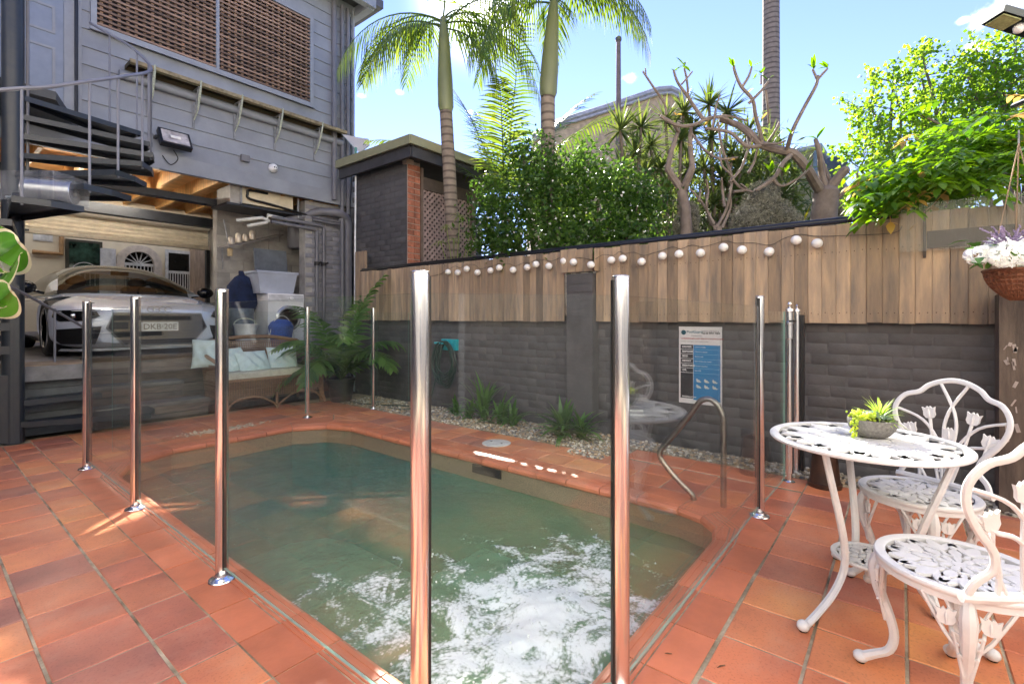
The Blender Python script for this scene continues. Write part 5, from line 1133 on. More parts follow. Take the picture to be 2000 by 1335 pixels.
for a, z in ((36,3.2),(-5,2.9),(-18,2.75)):
    x, y = CX+1.0*cos(radians(a)), CY+1.0*sin(radians(a)); m_ = MB(); m_.tube([(x,y,z),(x,y,rz_(a))], .010, 7); m_.build('baluster', RAILM, ss, True)
b0 = P(107,800,4.95); b1 = P(107,602,4.95); m_ = MB(); m_.tube([b0,b1], .010, 7); m_.build('baluster', RAILM, ss, True)
m_ = MB(); m_.tube([P(-60,520,3.6),P(45,572,4.3),P(107,606,4.95),P(166,640,5.4)], .013, 8); m_.build('handrail', RAILM, ss, True)
# dark steel gate bars beside the column (left edge)
gtl = thing('steel_gate', 'dark painted slatted steel gate left of the stair column', 'gate', (.2,6.2,0))
m_ = MB()
gx0 = PY(-90,640,6.2).x; gx1 = PY(20,640,6.2).x
for py in (598, 638, 684):
    z = PY(10,py,6.2).z; q = MB(); q.bb(gx0,gx1,6.18,6.215,z-.035,z+.035) if py != 598 else q.bb(gx0,gx1,6.18,6.215,z-.01,z+.20); q.build('rail', NAVY, gtl)
m_ = MB(); m_.bb(gx1,gx1+.055,6.175,6.22,0,1.42); m_.build('stile', NAVY, gtl)
m_ = MB(); m_.bb(gx0,gx1,6.185,6.21,.02,.62); m_.build('lower_panel', NAVY, gtl)
# clear box on the stair tread
bc = P(82,385,4.0); bxo = thing('clear_box', 'clear plastic box with a silver roll inside on a stair tread', 'box', (bc.x,bc.y,2.07))
ax = (right).normalized(); ay = fwd.normalized()
def obox(m, c, hx, hy, z0, z1):
    c = Vector(c); vs = [Vector((0,0,0))+c+ax*sx_*hx+ay*sy_*hy for sx_, sy_ in ((-1,-1),(1,-1),(1,1),(-1,1))]; m.prism([(v.x,v.y) for v in vs], z0, z1)
m_ = MB(); obox(m_, bc, .25, .16, 2.062, 2.29); m_.build('case', glassmat('acrylic', (.86,.88,.90), 1.5, haze=.5, hazecol=(.6,.62,.66)), bxo)
m_ = MB(); m_.lathe([(.035,-.16),(.095,-.16),(.10,-.155),(.10,.155),(.095,.16),(.035,.16),(.035,-.16)], (0,0,0), 28, axis='Y')
R_ = Matrix.Rotation(atan2(-.7812,.6243)-radians(70), 3, 'Z'); m_.v = [tuple(R_@Vector(v)+Vector((bc.x,bc.y,2.165))+ax*.07) for v in m_.v]; m_.build('silver_roll', mat('silver_foil', (.55,.56,.58), .25, metal=.7), bxo, True)
m_ = MB()
for i in range(7): obox(m_, bc+ax*random.uniform(-.18,0)+ay*random.uniform(-.1,.1), random.uniform(.03,.06), .03, 2.064+.02*i, 2.08+.02*i)
m_.build('folded_film', mat('plastic_film', (.45,.5,.52), .2, var=.3, scale=20), bxo, kind='stuff')
# pool net leaning by the corner
pn = thing('pool_net', 'pool leaf skimmer with long white pole leaning at the house corner', 'pool net', (4.35,6.85,0))
a = PX(695,560,4.35); b = PX(695,292,4.35); base_ = Vector((4.32,a.y,.0)); m_ = MB(); m_.tube([base_, b], .013, 10); m_.build('pole', mat('white_pole', (.75,.77,.78), .35), pn, True)
m_ = MB(); m_.tube([b-Vector((0,0,.12)), b+Vector((0,0,.03))], .017, 10); m_.build('grip', mat('sea_green', (.10,.30,.26), .5), pn, True)
fr = [PX(695,292,4.35), PX(668,262,4.45), PX(690,268,4.6), PX(719,272,4.55), PX(722,284,4.5), PX(704,298,4.4), PX(695,294,4.35)]
m_ = MB(); m_.tube(fr, .007, 6); m_.build('hoop', mat('pale_frame', (.42,.5,.48), .5), pn)
m_ = MB(); m_.add(fr[:6], [(0,1,2,3,4,5)]); m_.build('net', mat('net_mesh', (.68,.64,.60), .8, var=.1, scale=200), pn)
# ================================================================ wicker sofa
WICK = mat('wicker', (.38,.22,.13), .6, var=.3, scale=60, bump=.8, bscale=150, col2=(.20,.105,.06))
sx0, sx1, syf, syb = 2.33, 3.54, 6.12, 6.72
sofa = thing('wicker_sofa', 'brown wicker two seater sofa with pale cushion seat at the pool end', 'sofa', ((sx0+sx1)/2, 6.4, 0))
m_ = MB()
def strips(m, o, u, v, nu, nv, w=.009, th=.004):
    """open basket weave on the parallelogram o,u,v"""
    o, u, v = Vector(o), Vector(u), Vector(v); n = u.cross(v).normalized()
    for i in range(nu+1): p = o+u*(i/nu); m.bar(p+n*.002, p+v+n*.002, w, th, up=n)
    for j in range(nv+1): p = o+v*(j/nv); m.bar(p-n*.002, p+u-n*.002, w, th, up=n)
strips(m_, (sx0+.02,syf,.17), (sx1-sx0-.04,0,0), (0,0,.20), 42, 8); m_.build('woven_front', WICK, sofa, kind='stuff')
m_ = MB(); strips(m_, (sx0+.05,syb-.02,.42), (sx1-sx0-.1,0,0), (0,.12,.40), 40, 14); m_.build('woven_back', WICK, sofa, kind='stuff')
for x, s in ((sx0,-1),(sx1,1)):
    m_ = MB(); strips(m_, (x,syf+.03,.18), (0,syb-syf-.05,0), (s*.04,0,.38), 18, 10); m_.build('woven_side', WICK, sofa, kind='stuff')
    m_ = MB(); m_.tube(smoothpath([(x+s*.03,syf-.02,.0),(x+s*.0,syf,.16),(x+s*.005,syf-.01,.40),(x+s*.05,syf,.56),(x+s*.06,syf+.15,.62),(x+s*.055,syf+.42,.68),(x+s*.02,syb+.10,.80)], 4), .022, 8); m_.build('arm', WICK, sofa, True)
m_ = MB(); m_.tube(smoothpath([(sx0-.02,syb+.10,.80),(sx0+.3,syb+.12,.86),((sx0+sx1)/2,syb+.12,.875),(sx1-.3,syb+.12,.86),(sx1+.02,syb+.10,.80)], 5), .026, 8); m_.build('back_rail', WICK, sofa, True)
xm = (sx0+sx1)/2
m_ = MB(); m_.tube(smoothpath([(sx0+.0,syf-.012,.03),(sx0+.10,syf-.012,.14),(sx0+.28,syf-.012,.175),(xm-.18,syf-.012,.15),(xm-.03,syf-.012,.06),(xm,syf-.012,.0)], 4), .013, 7); m_.tube(smoothpath([(sx1-.0,syf-.012,.03),(sx1-.10,syf-.012,.14),(sx1-.28,syf-.012,.175),(xm+.18,syf-.012,.15),(xm+.03,syf-.012,.06),(xm,syf-.012,.0)], 4), .013, 7); m_.build('scalloped_skirt', WICK, sofa, True, kind='stuff')
for x, y in ((sx0+.02,syf),(sx1-.02,syf),(xm,syf),(sx0+.02,syb),(sx1-.02,syb)):
    m_ = MB(); m_.tube([(x,y,0),(x,y,.2)], .018, 8); m_.build('leg', WICK, sofa, True)
m_ = MB(); m_.bar((sx0,syf-.005,.385),(sx1,syf-.005,.385), .03,.035); m_.build('seat_rail', WICK, sofa)
m_ = MB(); m_.prism([(sx0+.01,syf),(sx1-.01,syf),(sx1-.01,syb),(sx0+.01,syb)], .37, .475, bev=.025); m_.build('seat_pad', mat('beige_canvas', (.62,.57,.48), .9, var=.12, scale=12, bump=.2), sofa)
def cushion(c, w, h, th, rx, ry, lab, mt):
    n = 20; vs = []; fs = []
    for s in (1, -1):
        for j in range(n+1):
            for i in range(n+1):
                u, v = i/n*2-1, j/n*2-1; e = (1-abs(u)**3.2)*(1-abs(v)**3.2); pin = 1-.07*(1-abs(u)**2)*(abs(v)**2); pin2 = 1-.07*(1-abs(v)**2)*(abs(u)**2)
                wr = noise.noise(Vector((u*3+c[0]*5, v*3, s)))*.02+.012*sin(u*9+v*5+c[0]*9)*(e**.6)
                vs.append(Vector((u*w/2*pin2, -s*(th/2*max(e,0)**.45+wr*max(e,0)), v*h/2*pin)))
    k = (n+1)**2
    for j in range(n):
        for i in range(n): a = j*(n+1)+i; fs.append((a,a+1,a+n+2,a+n+1)); fs.append((k+a,k+a+n+1,k+a+n+2,k+a+1))
    R_ = Matrix.Rotation(ry, 3, 'Z') @ Matrix.Rotation(rx, 3, 'X') ; m = MB(); m.add([R_@v+Vector(c) for v in vs], fs)
    m.build('cushion', mt, smooth='all', label=lab, cat='cushion', group='pale blue cushions on the wicker sofa')
CUS = mat('pale_aqua_cloth', (.66,.78,.79), .9, var=.08, scale=14, bump=.3, bscale=200); CU2 = mat('white_aqua_pattern', (.80,.84,.82), .9, var=.14, scale=30, bump=.3, col2=(.58,.74,.76))
def cush(px, py, y_, w, h, rx, rz, lab, mt): p = PY(px, py, y_); cushion((p.x,y_,p.z), w, h, .13, rx, rz, lab, mt)
cush(408,690,6.55,.36,.36,radians(-18),radians(-25),'pale blue cushion at the left arm of the wicker sofa',CUS)
cush(455,705,6.50,.36,.36,radians(-24),radians(20),'pale blue cushion partly hidden behind the nearest left steel post',CU2)
cush(495,707,6.42,.42,.32,radians(-30),radians(10),'crumpled pale blue cushion in the middle of the wicker sofa',CUS)
cush(552,700,6.46,.38,.34,radians(-22),radians(-12),'whitish patterned cushion at the right end of the wicker sofa',CU2)
# ================================================================ car
PAINT = mat('silver_white_paint', (.60,.65,.78), .25, metal=.15, var=.02, coat=1.0); DARKC = mat('car_black', (.008,.008,.009), .6, var=.0, spec=.15); GLOSSK = mat('gloss_black', (.005,.005,.006), .1, var=0, spec=.25)
CARX, NOSE, FL = 1.93, 6.98, .678
car = thing('parked_car', 'silver white coupe parked nose out in the open garage', 'car', (CARX, NOSE+2.1, FL))
W = .915
def cw(s):   # half width along the length
    return W*(1-.33*(max(0,1-s/.62))**2.6)*(1-.10*(max(0,(s-3.5)/.7))**2)
def cfront(x):
    u = abs(x)/W
    return 0 if u < .67 else .62*(1-((1-u)/.33)**(1/2.6)) if u < 1 else .62
HS = [(0,.55),(.03,.66),(.12,.70),(.4,.765),(.8,.85),(1.15,.915),(1.6,.93),(3.0,.95),(3.7,.95),(4.05,.90),(4.18,.70)]
def chh(s): return float(np.interp(s, [a for a,_ in HS], [b for _,b in HS]))
def cbt(s): return float(np.interp(s, [0,.1,.5,3.8,4.18], [.22,.15,.14,.16,.30]))
nh = 26; secs = [0,.03,.08,.15,.25,.38,.52,.68,.87,1.05,1.2,1.5,1.9,2.3,2.8,3.2,3.37,3.6,3.8,3.95,4.08,4.18]
def section(s):
    w_, h, b = cw(s), chh(s), cbt(s); mid = b+(h-b)*.58; out = []
    for i in range(nh+1):
        t = pi/2-pi*i/nh; c_, s_ = cos(t), sin(t); e = .42 if s_ > 0 else .25
        x = w_*(abs(c_)**e if c_ > 1e-6 else 0)
        z = mid+((h-mid) if s_ > 0 else (mid-b))*(1 if s_ > 0 else -1)*abs(s_)**(.62 if s_ > 0 else .35)
        if s_ < 0: x *= 1-.06*abs(s_)
        out.append((x, z*.88-.03))
    return out
vs = []; fs = []
for s in secs:
    sec = section(s); full = sec+[(-x, z) for x, z in sec[::-1][1:-1]]
    yy = lambda x: NOSE+s+(0)
    vs += [(CARX+x, NOSE+s, FL+z) for x, z in full]
nf = len(full)
for i in range(len(secs)-1):
    for k in range(nf): k2 = (k+1) % nf; fs.append((i*nf+k, i*nf+k2, (i+1)*nf+k2, (i+1)*nf+k))
fs.append(tuple(range(nf))[::-1]); fs.append(tuple((len(secs)-1)*nf+k for k in range(nf)))
m_ = MB(); m_.add(vs, fs); body = m_.build('body', PAINT, car, True)
def carcut(o, cy, cz, r):
    for sx_ in (-1, 1):
        c = MB(); c.lathe([(0,0),(r,0),(r,.34),(0,.34)], (0,0,0), 40, axis='X'); x0_ = CARX+sx_*.62 if sx_ > 0 else CARX-.96
        c.v = [(v[0]+x0_, v[1]+cy, v[2]+cz) for v in c.v]; me = c.mesh('cut', PAINT); co = bpy.data.objects.new('cut', me); COL.objects.link(co)
        md = o.modifiers.new('b', 'BOOLEAN'); md.object = co; md.operation = 'DIFFERENCE'; md.solver = 'EXACT'; bpy.context.view_layer.update()
        nm = bpy.data.meshes.new_from_object(o.evaluated_get(bpy.context.evaluated_depsgraph_get())); o.modifiers.clear(); o.data = nm; bpy.data.objects.remove(co)
        nm.materials.clear(); nm.materials.append(PAINT)
carcut(body, NOSE+.88, FL+.335, .372); carcut(body, NOSE+3.38, FL+.335, .372)
try: body.data.set_sharp_from_angle(angle=radians(30))
except Exception: pass
# cabin
def cab(s):
    z = float(np.interp(s, [1.10,1.35,1.6,1.85,2.1,2.4,2.8,3.2,3.6,3.95], [.90,1.06,1.20,1.30,1.345,1.355,1.32,1.22,1.06,.93])); return z
cs_ = [1.10,1.25,1.4,1.55,1.7,1.85,2.0,2.2,2.4,2.6,2.8,3.0,3.2,3.4,3.6,3.8,3.95]; nc = 14
def csec(s):
    z = cab(s); zb = .86; wb = .80; wt = .80-.30*min(1,(z-zb)/.49); out = []
    for i in range(nc+1):
        t = pi/2*i/nc; x = (wt+(wb-wt)*(1-sin(pi/2-t)))*sin(t)**.55 if i else 0; zz = zb+(z-zb)*max(0,cos(t))**.5
        out.append((x, zz*.93-.035))
    return out
grid = [[(CARX+x, NOSE+s, FL+z) for x, z in csec(s)] for s in cs_]; gl_, rf, sdl, sdr, rw = MB(), MB(), MB(), MB(), MB()
for i in range(len(cs_)-1):
    for k in range(nc):
        for sg_ in (1, -1):
            q = [grid[i][k], grid[i][k+1], grid[i+1][k+1], grid[i+1][k]]; q = [(CARX+sg_*(a-CARX), b, c) for a, b, c in q]; 
            if sg_ > 0: q = q[::-1]
            front = cs_[i+1] <= 2.0 and k < 10; side = k >= 9 and 1.5 < cs_[i] < 3.0; rear = cs_[i] > 2.95 and k < 9
            (gl_ if front else rw if rear else (sdr if sg_ > 0 else sdl) if side else rf).add(q, [(0,1,2,3)])
import bmesh
def weld(o, d=.0008):
    bm = bmesh.new(); bm.from_mesh(o.data); bmesh.ops.remove_doubles(bm, verts=bm.verts, dist=d); bm.to_mesh(o.data); bm.free(); o.data.polygons.foreach_set('use_smooth', [True]*len(o.data.polygons)); return o
weld(rf.build('roof', PAINT, car, 'all')); weld(gl_.build('windscreen', glassmat('car_glass', (.50,.52,.48), 1.5), car, 'all')); weld(sdl.build('side_window', GLOSSK, car, 'all')); weld(sdr.build('side_window', GLOSSK, car, 'all')); weld(rw.build('rear_window', MC['car_glass'] if 'car_glass' in MC else GLOSSK, car, 'all'))
m_ = MB(); m_.bb(CARX-.72,CARX+.72,NOSE+1.25,NOSE+3.6,FL+.68,FL+.755); m_.build('dashboard', DARKC, car)
for sx_ in (-.36, .36):
    m_ = MB(); m_.prism([(CARX+sx_-.22,NOSE+2.25),(CARX+sx_+.22,NOSE+2.25),(CARX+sx_+.20,NOSE+2.42),(CARX+sx_-.20,NOSE+2.42)], FL+.5, FL+.92, bev=.03); m_.ball((CARX+sx_,NOSE+2.36,FL+.98), .10, 10, 7, (1.2,.6,.9)); m_.build('seat', mat('brown_leather', (.05,.022,.012), .5), car, True)
m_ = MB(); m_.tube([(CARX+.36+.17*cos(a), NOSE+1.62+.05*sin(a), FL+.80+.14*sin(a)) for a in np.linspace(0,2*pi,24)], .014, 6); m_.build('steering_wheel', DARKC, car)
m_ = MB(); m_.box((CARX,NOSE+1.72,FL+1.08), (.2,.03,.06)); m_.build('mirror', DARKC, car)
# fascia parts follow the nose
def nosept(x, z, off):
    x = max(-W+.001, min(W-.001, x)); z0_ = z; z = z*.9-.04; return (CARX+x, NOSE+cfront(x)-off+.06*max(0,(z0_-.55))*1.2, FL+z)
def fascia(nm, poly, mt, off, th=.03, n=6, lab=None):
    m = MB(); pts = []
    for i in range(len(poly)):
        a, b = poly[i], poly[(i+1) % len(poly)]
        for j in range(n): t = j/n; pts.append((a[0]+(b[0]-a[0])*t, a[1]+(b[1]-a[1])*t))
    # triangulate by slicing in x so the surface follows the nose curve
    xs = sorted(set([round(min(p[0] for p in poly)+i*(max(p[0] for p in poly)-min(p[0] for p in poly))/14, 4) for i in range(15)]))
    for i in range(len(xs)-1):
        c = clip(poly, [(1,0,xs[i+1]),(-1,0,-xs[i])])
        if len(c) < 3: continue
        k = len(c); vs = [nosept(p[0],p[1],off) for p in c]+[nosept(p[0],p[1],off-th) for p in c]
        m.add(vs, [tuple(range(k)), tuple(range(2*k-1,k-1,-1))]+[(j,k+j,k+(j+1)%k,(j+1)%k) for j in range(k)])
    return m.build(nm, mt, car, label=lab)
hexg = [(-.34,.19),(.34,.19),(.50,.42),(.44,.60),(-.44,.60),(-.50,.42)]
grl = fascia('grille', hexg, DARKC, .012)
fr = MB(); pts = [nosept(p[0],p[1],.02) for p in hexg]+[nosept(*hexg[0],.02)]; fr.tube(pts, .012, 6); fr.build('grille_frame', mat('grey_frame', (.22,.23,.25), .3, metal=.6), car)
for k in range(9):
    z = .225+k*.042; wid = (.34+(z-.19)/.23*.16 if z < .42 else .50-(z-.42)/.18*.06)-.02
    q = MB(); q.bar(nosept(-wid,z,.02), nosept(wid,z,.02), .012, .009); q.build('grille_bar', mat('grille_grey', (.03,.032,.036), .5, spec=.2), car)
for s in (-1, 1):
    f_ = lambda pl: [(s*x, z) for x, z in (pl if s > 0 else pl[::-1])]
    fascia('headlight', f_([(.56,.565),(.70,.505),(.86,.50),(.895,.555),(.885,.635),(.60,.645)]), GLOSSK, .018)
    hl = MB()
    for x in (.68,.76): c = nosept(s*x,.57,.026); hl.ball(c, .028, 10, 6, (1,.35,1))
    hl.build('headlight_lens', mat('lens_chrome', (.55,.57,.6), .1, metal=.8), car, 'all', kind='stuff')
    q = MB(); q.tube([nosept(s*x,z,.03) for x, z in ((.60,.625),(.72,.63),(.87,.62),(.885,.56))], .005, 5); q.build('daylight_strip', mat('strip_white', (.7,.72,.75), .2), car)
    fascia('air_intake', f_([(.60,.22),(.84,.22),(.875,.27),(.87,.40),(.545,.44),(.56,.36)]), DARKC, .014)
    q = MB(); q.bar(nosept(s*.58,.30,.022), nosept(s*.86,.31,.022), .010,.008); q.build('intake_bar', DARKC, car)
    # mirrors
    c = (CARX+s*1.0, NOSE+1.45, FL+.83); q = MB(); q.ball(c, .11, 12, 8, (1.05,.55,.75)); q.bar((CARX+s*.82,NOSE+1.48,FL+.76), (CARX+s*.95,NOSE+1.46,FL+.80), .05,.03); q.build('door_mirror', GLOSSK, car, 'all')
fascia('lower_lip', [(-.86,.135),(.86,.135),(.84,.165),(-.84,.165)], mat('lip_silver', (.42,.44,.48), .3, metal=.4), .035)
q = MB()
for k in range(4): cx_ = -.087+.058*k; q.tube([nosept(cx_+.036*cos(a),.655+.034*sin(a),.022) for a in np.linspace(0,2*pi,20)], .0042, 5)
q.build('badge_rings', mat('badge_chrome', (.55,.56,.6), .2, metal=.9), car, kind='stuff')
pm = MB(); c = nosept(0,.43,.035); pm.box((c[0],c[1],c[2]), (.372,.008,.107)); npl = pm.build('number_plate', mat('plate_white', (.72,.72,.70), .4), car)
M_ = Matrix(((1,0,0,c[0]),(0,0,-1,c[1]-.0055),(0,1,0,c[2]-.004),(0,0,0,1))); text('DKB\u00b720E', .092, M_, mat('plate_ink', (.01,.01,.02), .5), 'plate_lettering', npl, 'CENTER', .0006, .0012)
for s in (-1, 1):
    q = MB(); q.tube([(CARX+s*(cw(sx_)*.965+.002), NOSE+sx_, FL+.66+.04*(sx_-.6)) for sx_ in (.55,.9,1.3,1.8,2.6,3.4)], .004, 4); q.build('body_crease', DARKC, car)
q = MB(); q.tube([(CARX-.55,NOSE+.28,FL+.618),(CARX-.66,NOSE+.7,FL+.672),(CARX-.70,NOSE+1.12,FL+.73)], .003, 4); q.tube([(CARX+.55,NOSE+.28,FL+.618),(CARX+.66,NOSE+.7,FL+.672),(CARX+.70,NOSE+1.12,FL+.73)], .003, 4); q.build('bonnet_gap', DARKC, car, kind='stuff')
TYRE = mat('tyre', (.012,.012,.012), .75, bump=.2); RIM = mat('alloy', (.5,.5,.52), .25, metal=.8)
for s in (-1, 1):
    for yy in (.88, 3.38):
        cxw = CARX+s*.79; cyw = NOSE+yy; czw = FL+.33; inn = -s
        wq = MB(); wq.lathe([(.235,-.10),(.30,-.11),(.325,-.09),(.33,0),(.325,.09),(.30,.11),(.235,.10),(.235,-.10)], (cxw,cyw,czw), 40, axis='X'); wh_ = wq.build('wheel', TYRE, car, True)
        rq = MB(); xo = s*.10; rq.lathe([(.237,xo),(.225,xo+s*.012),(.215,xo),(.21,0)], (cxw,cyw,czw), 36, axis='X'); rq.lathe([(.035,xo*.75),(.03,xo),(0,xo)], (cxw,cyw,czw), 14, axis='X')
        for k in range(5):
            for d in (-.13, .13):
                a = 2*pi*k/5+d; rq.bar((cxw+xo*.8,cyw+.03*cos(a),czw+.03*sin(a)), (cxw+xo*.95,cyw+.218*cos(a-d*.3),czw+.218*sin(a-d*.3)), .022,.018, up=(1,0,0))
        rq.build('rim', RIM, wh_, True, kind='stuff')
        dq = MB(); dq.lathe([(.0,0),(.20,0),(.20,.01),(0,.01)], (cxw,cyw,czw), 24, axis='X'); dq.build('brake_disc', DARKC, wh_)
        aq = MB(); aq.lathe([(.374,-.0),(.374,.30),(.0,.30)], (cxw-(.17 if s > 0 else .13)+(.0 if s > 0 else 0),cyw,czw), 30, axis='X'); 
        if s < 0: pass
# garden hose on its holder
hy = PX(876,674,4.2); hz = thing('garden_hose', 'dark green garden hose looped over a turquoise wall hanger', 'hose', (4.2,hy.y,.5))
TEAL = mat('turquoise_plastic', (.02,.42,.50), .4); HOSE = mat('hose_green', (.015,.045,.03), .35, var=.2)
m_ = MB(); m_.bb(4.20,4.245,hy.y-.13,hy.y+.13,hy.z-.06,hy.z+.075); m_.build('hanger', TEAL, hz)
m_ = MB(); m_.bb(4.09,4.205,hy.y-.02,hy.y+.14,hy.z+.02,hy.z+.04); m_.build('bracket_arm', TEAL, hz)
rr = random.Random(5); pts = []
for k in range(9):
    w_ = rr.uniform(.12,.20); dn = rr.uniform(.34,.62); cy = hy.y+rr.uniform(-.04,.05); x = 4.13+rr.uniform(-.04,.04)
    for a in np.linspace(pi/2, pi/2+2*pi, 18)[:-1]:
        s_ = sin(a); zc_ = hy.z+.05-dn/2; pts.append(Vector((x+rr.uniform(-.003,.003), cy+w_*cos(a)*(.75+.35*(1-s_)/2), zc_+dn/2*s_)))
pts += [Vector((4.1,hy.y+.15,.3)), Vector((4.05,hy.y+.22,.06)), Vector((3.9,hy.y+.35,.015)), Vector((3.75,hy.y+.5,.012)), Vector((3.9,hy.y+.72,.012)), Vector((4.0,hy.y+.5,.012)), Vector((3.8,hy.y+.9,.012)), Vector((3.7,hy.y+1.4,.012)), Vector((3.85,hy.y+1.7,.012))]
m_ = MB(); m_.tube(smoothpath(pts, 3), .0085, 6); m_.build('hose', HOSE, hz, True)
m_ = MB(); m_.tube([(4.1,hy.y+.20,hy.z-.18),(4.1,hy.y+.235,hy.z-.20)], .013, 8); m_.build('nozzle', mat('orange_plastic', (.5,.12,.02), .5), hz)
# ================================================================ neighbouring outbuilding, far buildings, pole
ob = thing('lattice_outbuilding', 'charcoal brick outbuilding with bare brick end, diagonal lattice and green fascia', 'building', (5.2,6.2,0))
OX = 4.45; OY = 5.46
m_ = MB(); m_.bb(OX,OX+.24,OY+.0,6.72,0,3.42)
m_.build('side_wall', CHAR, ob)
pb_ = brickmesh(.010,.236,.082,CHAR,seed=21).mesh('brick', CHAR, 'all')
for r in range(18):
    for k in range(5): 
        y = OY+.13+k*.24+(.11 if r % 2 else 0)
        if y < 6.68: link('brick', pb_, ob, (OX-.002, y, 1.90+r*.083), rot=(0,0,random.uniform(-.01,.01)))
RB = mat('red_brick', (.40,.15,.09), .8, var=.25, scale=14, bump=.4, rnd=.22); MOR = mat('mortar_pale', (.42,.36,.31), .9)
m_ = MB(); m_.bb(OX+.006,OX+.236,OY-.004,OY+.0,1.6,3.36); m_.build('mortar', MOR, ob)
bx_ = MB(); bx_.box((0,0,0), (.105,.012,.072)); bme = bx_.mesh('brick', RB)
for r in range(17):
    for k in range(2): 
        link('brick', bme, ob, (OX+.064+k*.113, OY-.010+random.uniform(-.002,.002), 1.92+r*.0845), scale=(random.uniform(.97,1.02),1,random.uniform(.95,1.03)))
m_ = MB(); m_.bb(OX-.03,OX+.10,OY-.03,OY+.06,3.30,3.37); m_.build('corbel', mat('pink_render', (.5,.38,.33), .9), ob)
LT = mat('brown_lattice', (.38,.28,.25), .8, var=.2, rnd=.15)
lx0, lx1, lz0, lz1 = OX+.24, 5.75, 1.55, 3.0
m_ = MB(); m_.bb(lx0-.0,lx0+.04,OY-.03,OY+.03,1.5,3.3); m_.bb(lx1,lx1+.1,OY-.03,OY+.03,1.5,3.3); m_.build('lattice_post', mat('brown_frame', (.18,.13,.10), .8), ob, kind='stuff')
def latt(sgn, yy):
    st = .092; k = 0
    u0 = lx0-(lz1-lz0); 
    x = u0
    while x < lx1:
        # line from (x,lz0) going up with slope sgn
        a0 = max(x, lx0); b0 = min(x+(lz1-lz0), lx1)
        if b0 > a0+.02:
            if sgn > 0: p, q = (a0, lz0+(a0-x)), (b0, lz0+(b0-x))
            else: p, q = (a0, lz1-(a0-x)), (b0, lz1-(b0-x))
            m = MB(); m.bar((p[0],yy,p[1]),(q[0],yy,q[1]), .008, .034, up=(-sgn*.7,0,.7)); m.build('lattice_strip', LT, ob)
        x += st
latt(1, OY+.0); latt(-1, OY+.012)
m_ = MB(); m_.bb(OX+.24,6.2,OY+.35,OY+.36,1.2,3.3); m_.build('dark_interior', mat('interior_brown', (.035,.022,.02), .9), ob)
m_ = MB(); m_.bb(OX+.24,6.4,OY-.02,OY+.04,3.0,3.18); m_.build('lintel', mat('brown_lintel', (.10,.075,.06), .8), ob)
GRF = mat('olive_fascia', (.27,.27,.16), .5, var=.06)
def roofedge():
    a = Vector((OX-.25, 6.85, 0)); c = Vector((OX-.25, OY-.38, 0)); e = Vector((6.75, OY-.38, 0)); m = MB()
    for p, q in ((a,c),(c,e)): m.bar(p+Vector((0,0,3.50)), q+Vector((0,0,3.50)), .03, .12)
    m.build('fascia', GRF, ob)
    m = MB()
    for p, q in ((a+Vector((.07,0,0)),c+Vector((.07,.07,0))),(c+Vector((.07,.07,0)),e+Vector((0,.07,0)))): m.bar(p+Vector((0,0,3.36)), q+Vector((0,0,3.36)), .05, .14)
    m.build('under_beam', mat('charcoal_timber', (.05,.05,.055), .6), ob)
    m = MB(); m.prism([(OX-.22,OY-.35),(6.75,OY-.35),(6.75,6.85),(OX-.22,6.85)], 3.43, 3.56); m.build('roof', mat('roof_dark', (.05,.045,.04), .8), ob)
m_ = MB(); m_.bb(4.95,8,7.25,12,0,3.3); m_.build('sun_gap_blocker', CHAR, ob)  # hidden block added to stop sun slipping between outbuilding and house
roofedge()
pnl = MB(); a = PX(697,515,4.3); b = PX(717,515,4.3); pnl.prism([(4.27,b.y),(4.30,b.y),(4.30,a.y),(4.27,a.y)], 1.15, 2.12, bev=.003); pnl.build('timber_offcut', WOOD, label='short weathered board fixed upright at the far end of the palings', cat='board')
# far cream warehouse with curved roof
FB = thing('cream_warehouse', 'cream brick warehouse with curved metal roof edge beyond the garden', 'building', (13,6,0))
FCB = mat('cream_brick', (.52,.39,.24), .85, var=.2, scale=7, bump=.2, detail=9); 
prof_px = [(1040,272),(1090,243),(1180,215),(1285,180),(1310,178),(1330,188),(1345,212)]
Dp = 15.0
ptsw = [P(a, b, Dp+ (0 if a < 1300 else .0)) for a, b in prof_px]
w_ = MB(); back = fwd*6
poly = ptsw+[Vector((ptsw[-1].x,ptsw[-1].y,0)), Vector((ptsw[0].x,ptsw[0].y,0))]
n = len(poly); w_.add(poly+[p+back for p in poly], [tuple(range(n-1,-1,-1)), tuple(range(n,2*n))]+[(i,(i+1)%n,n+(i+1)%n,n+i) for i in range(n)]); w_.build('wall', FCB, FB)
e_ = MB(); 
for k, (dz, r) in enumerate(((.06,.09),(-.08,.05))): e_.tube([p+Vector((0,0,dz))-fwd*.06 for p in ptsw], r, 6)
e_.build('roof_edge', mat('roof_grey', (.42,.42,.45), .5), FB, kind='stuff')
pl_ = [P(1322,197,14.9), P(1342,225,14.9)]
FB2 = thing('cream_annex', 'cream brick annex with grey drainpipe and metal roof edge beyond the bare tree', 'building', (16,2,0))
q = [P(1500,312,17), P(1590,285,17), P(1590,287,17), P(1650,372,17)]
w_ = MB(); poly = [P(1470,318,17),P(1600,287,17),Vector((P(1600,287,17).x,P(1600,287,17).y,0)),Vector((P(1470,318,17).x,P(1470,318,17).y,0))]; w_.add(poly+[p+back for p in poly], [(3,2,1,0),(4,5,6,7)]+[(i,(i+1)%4,4+(i+1)%4,4+i) for i in range(4)]); w_.build('wall', mat('cream_block', (.42,.36,.22), .8, var=.15, scale=3), FB2)
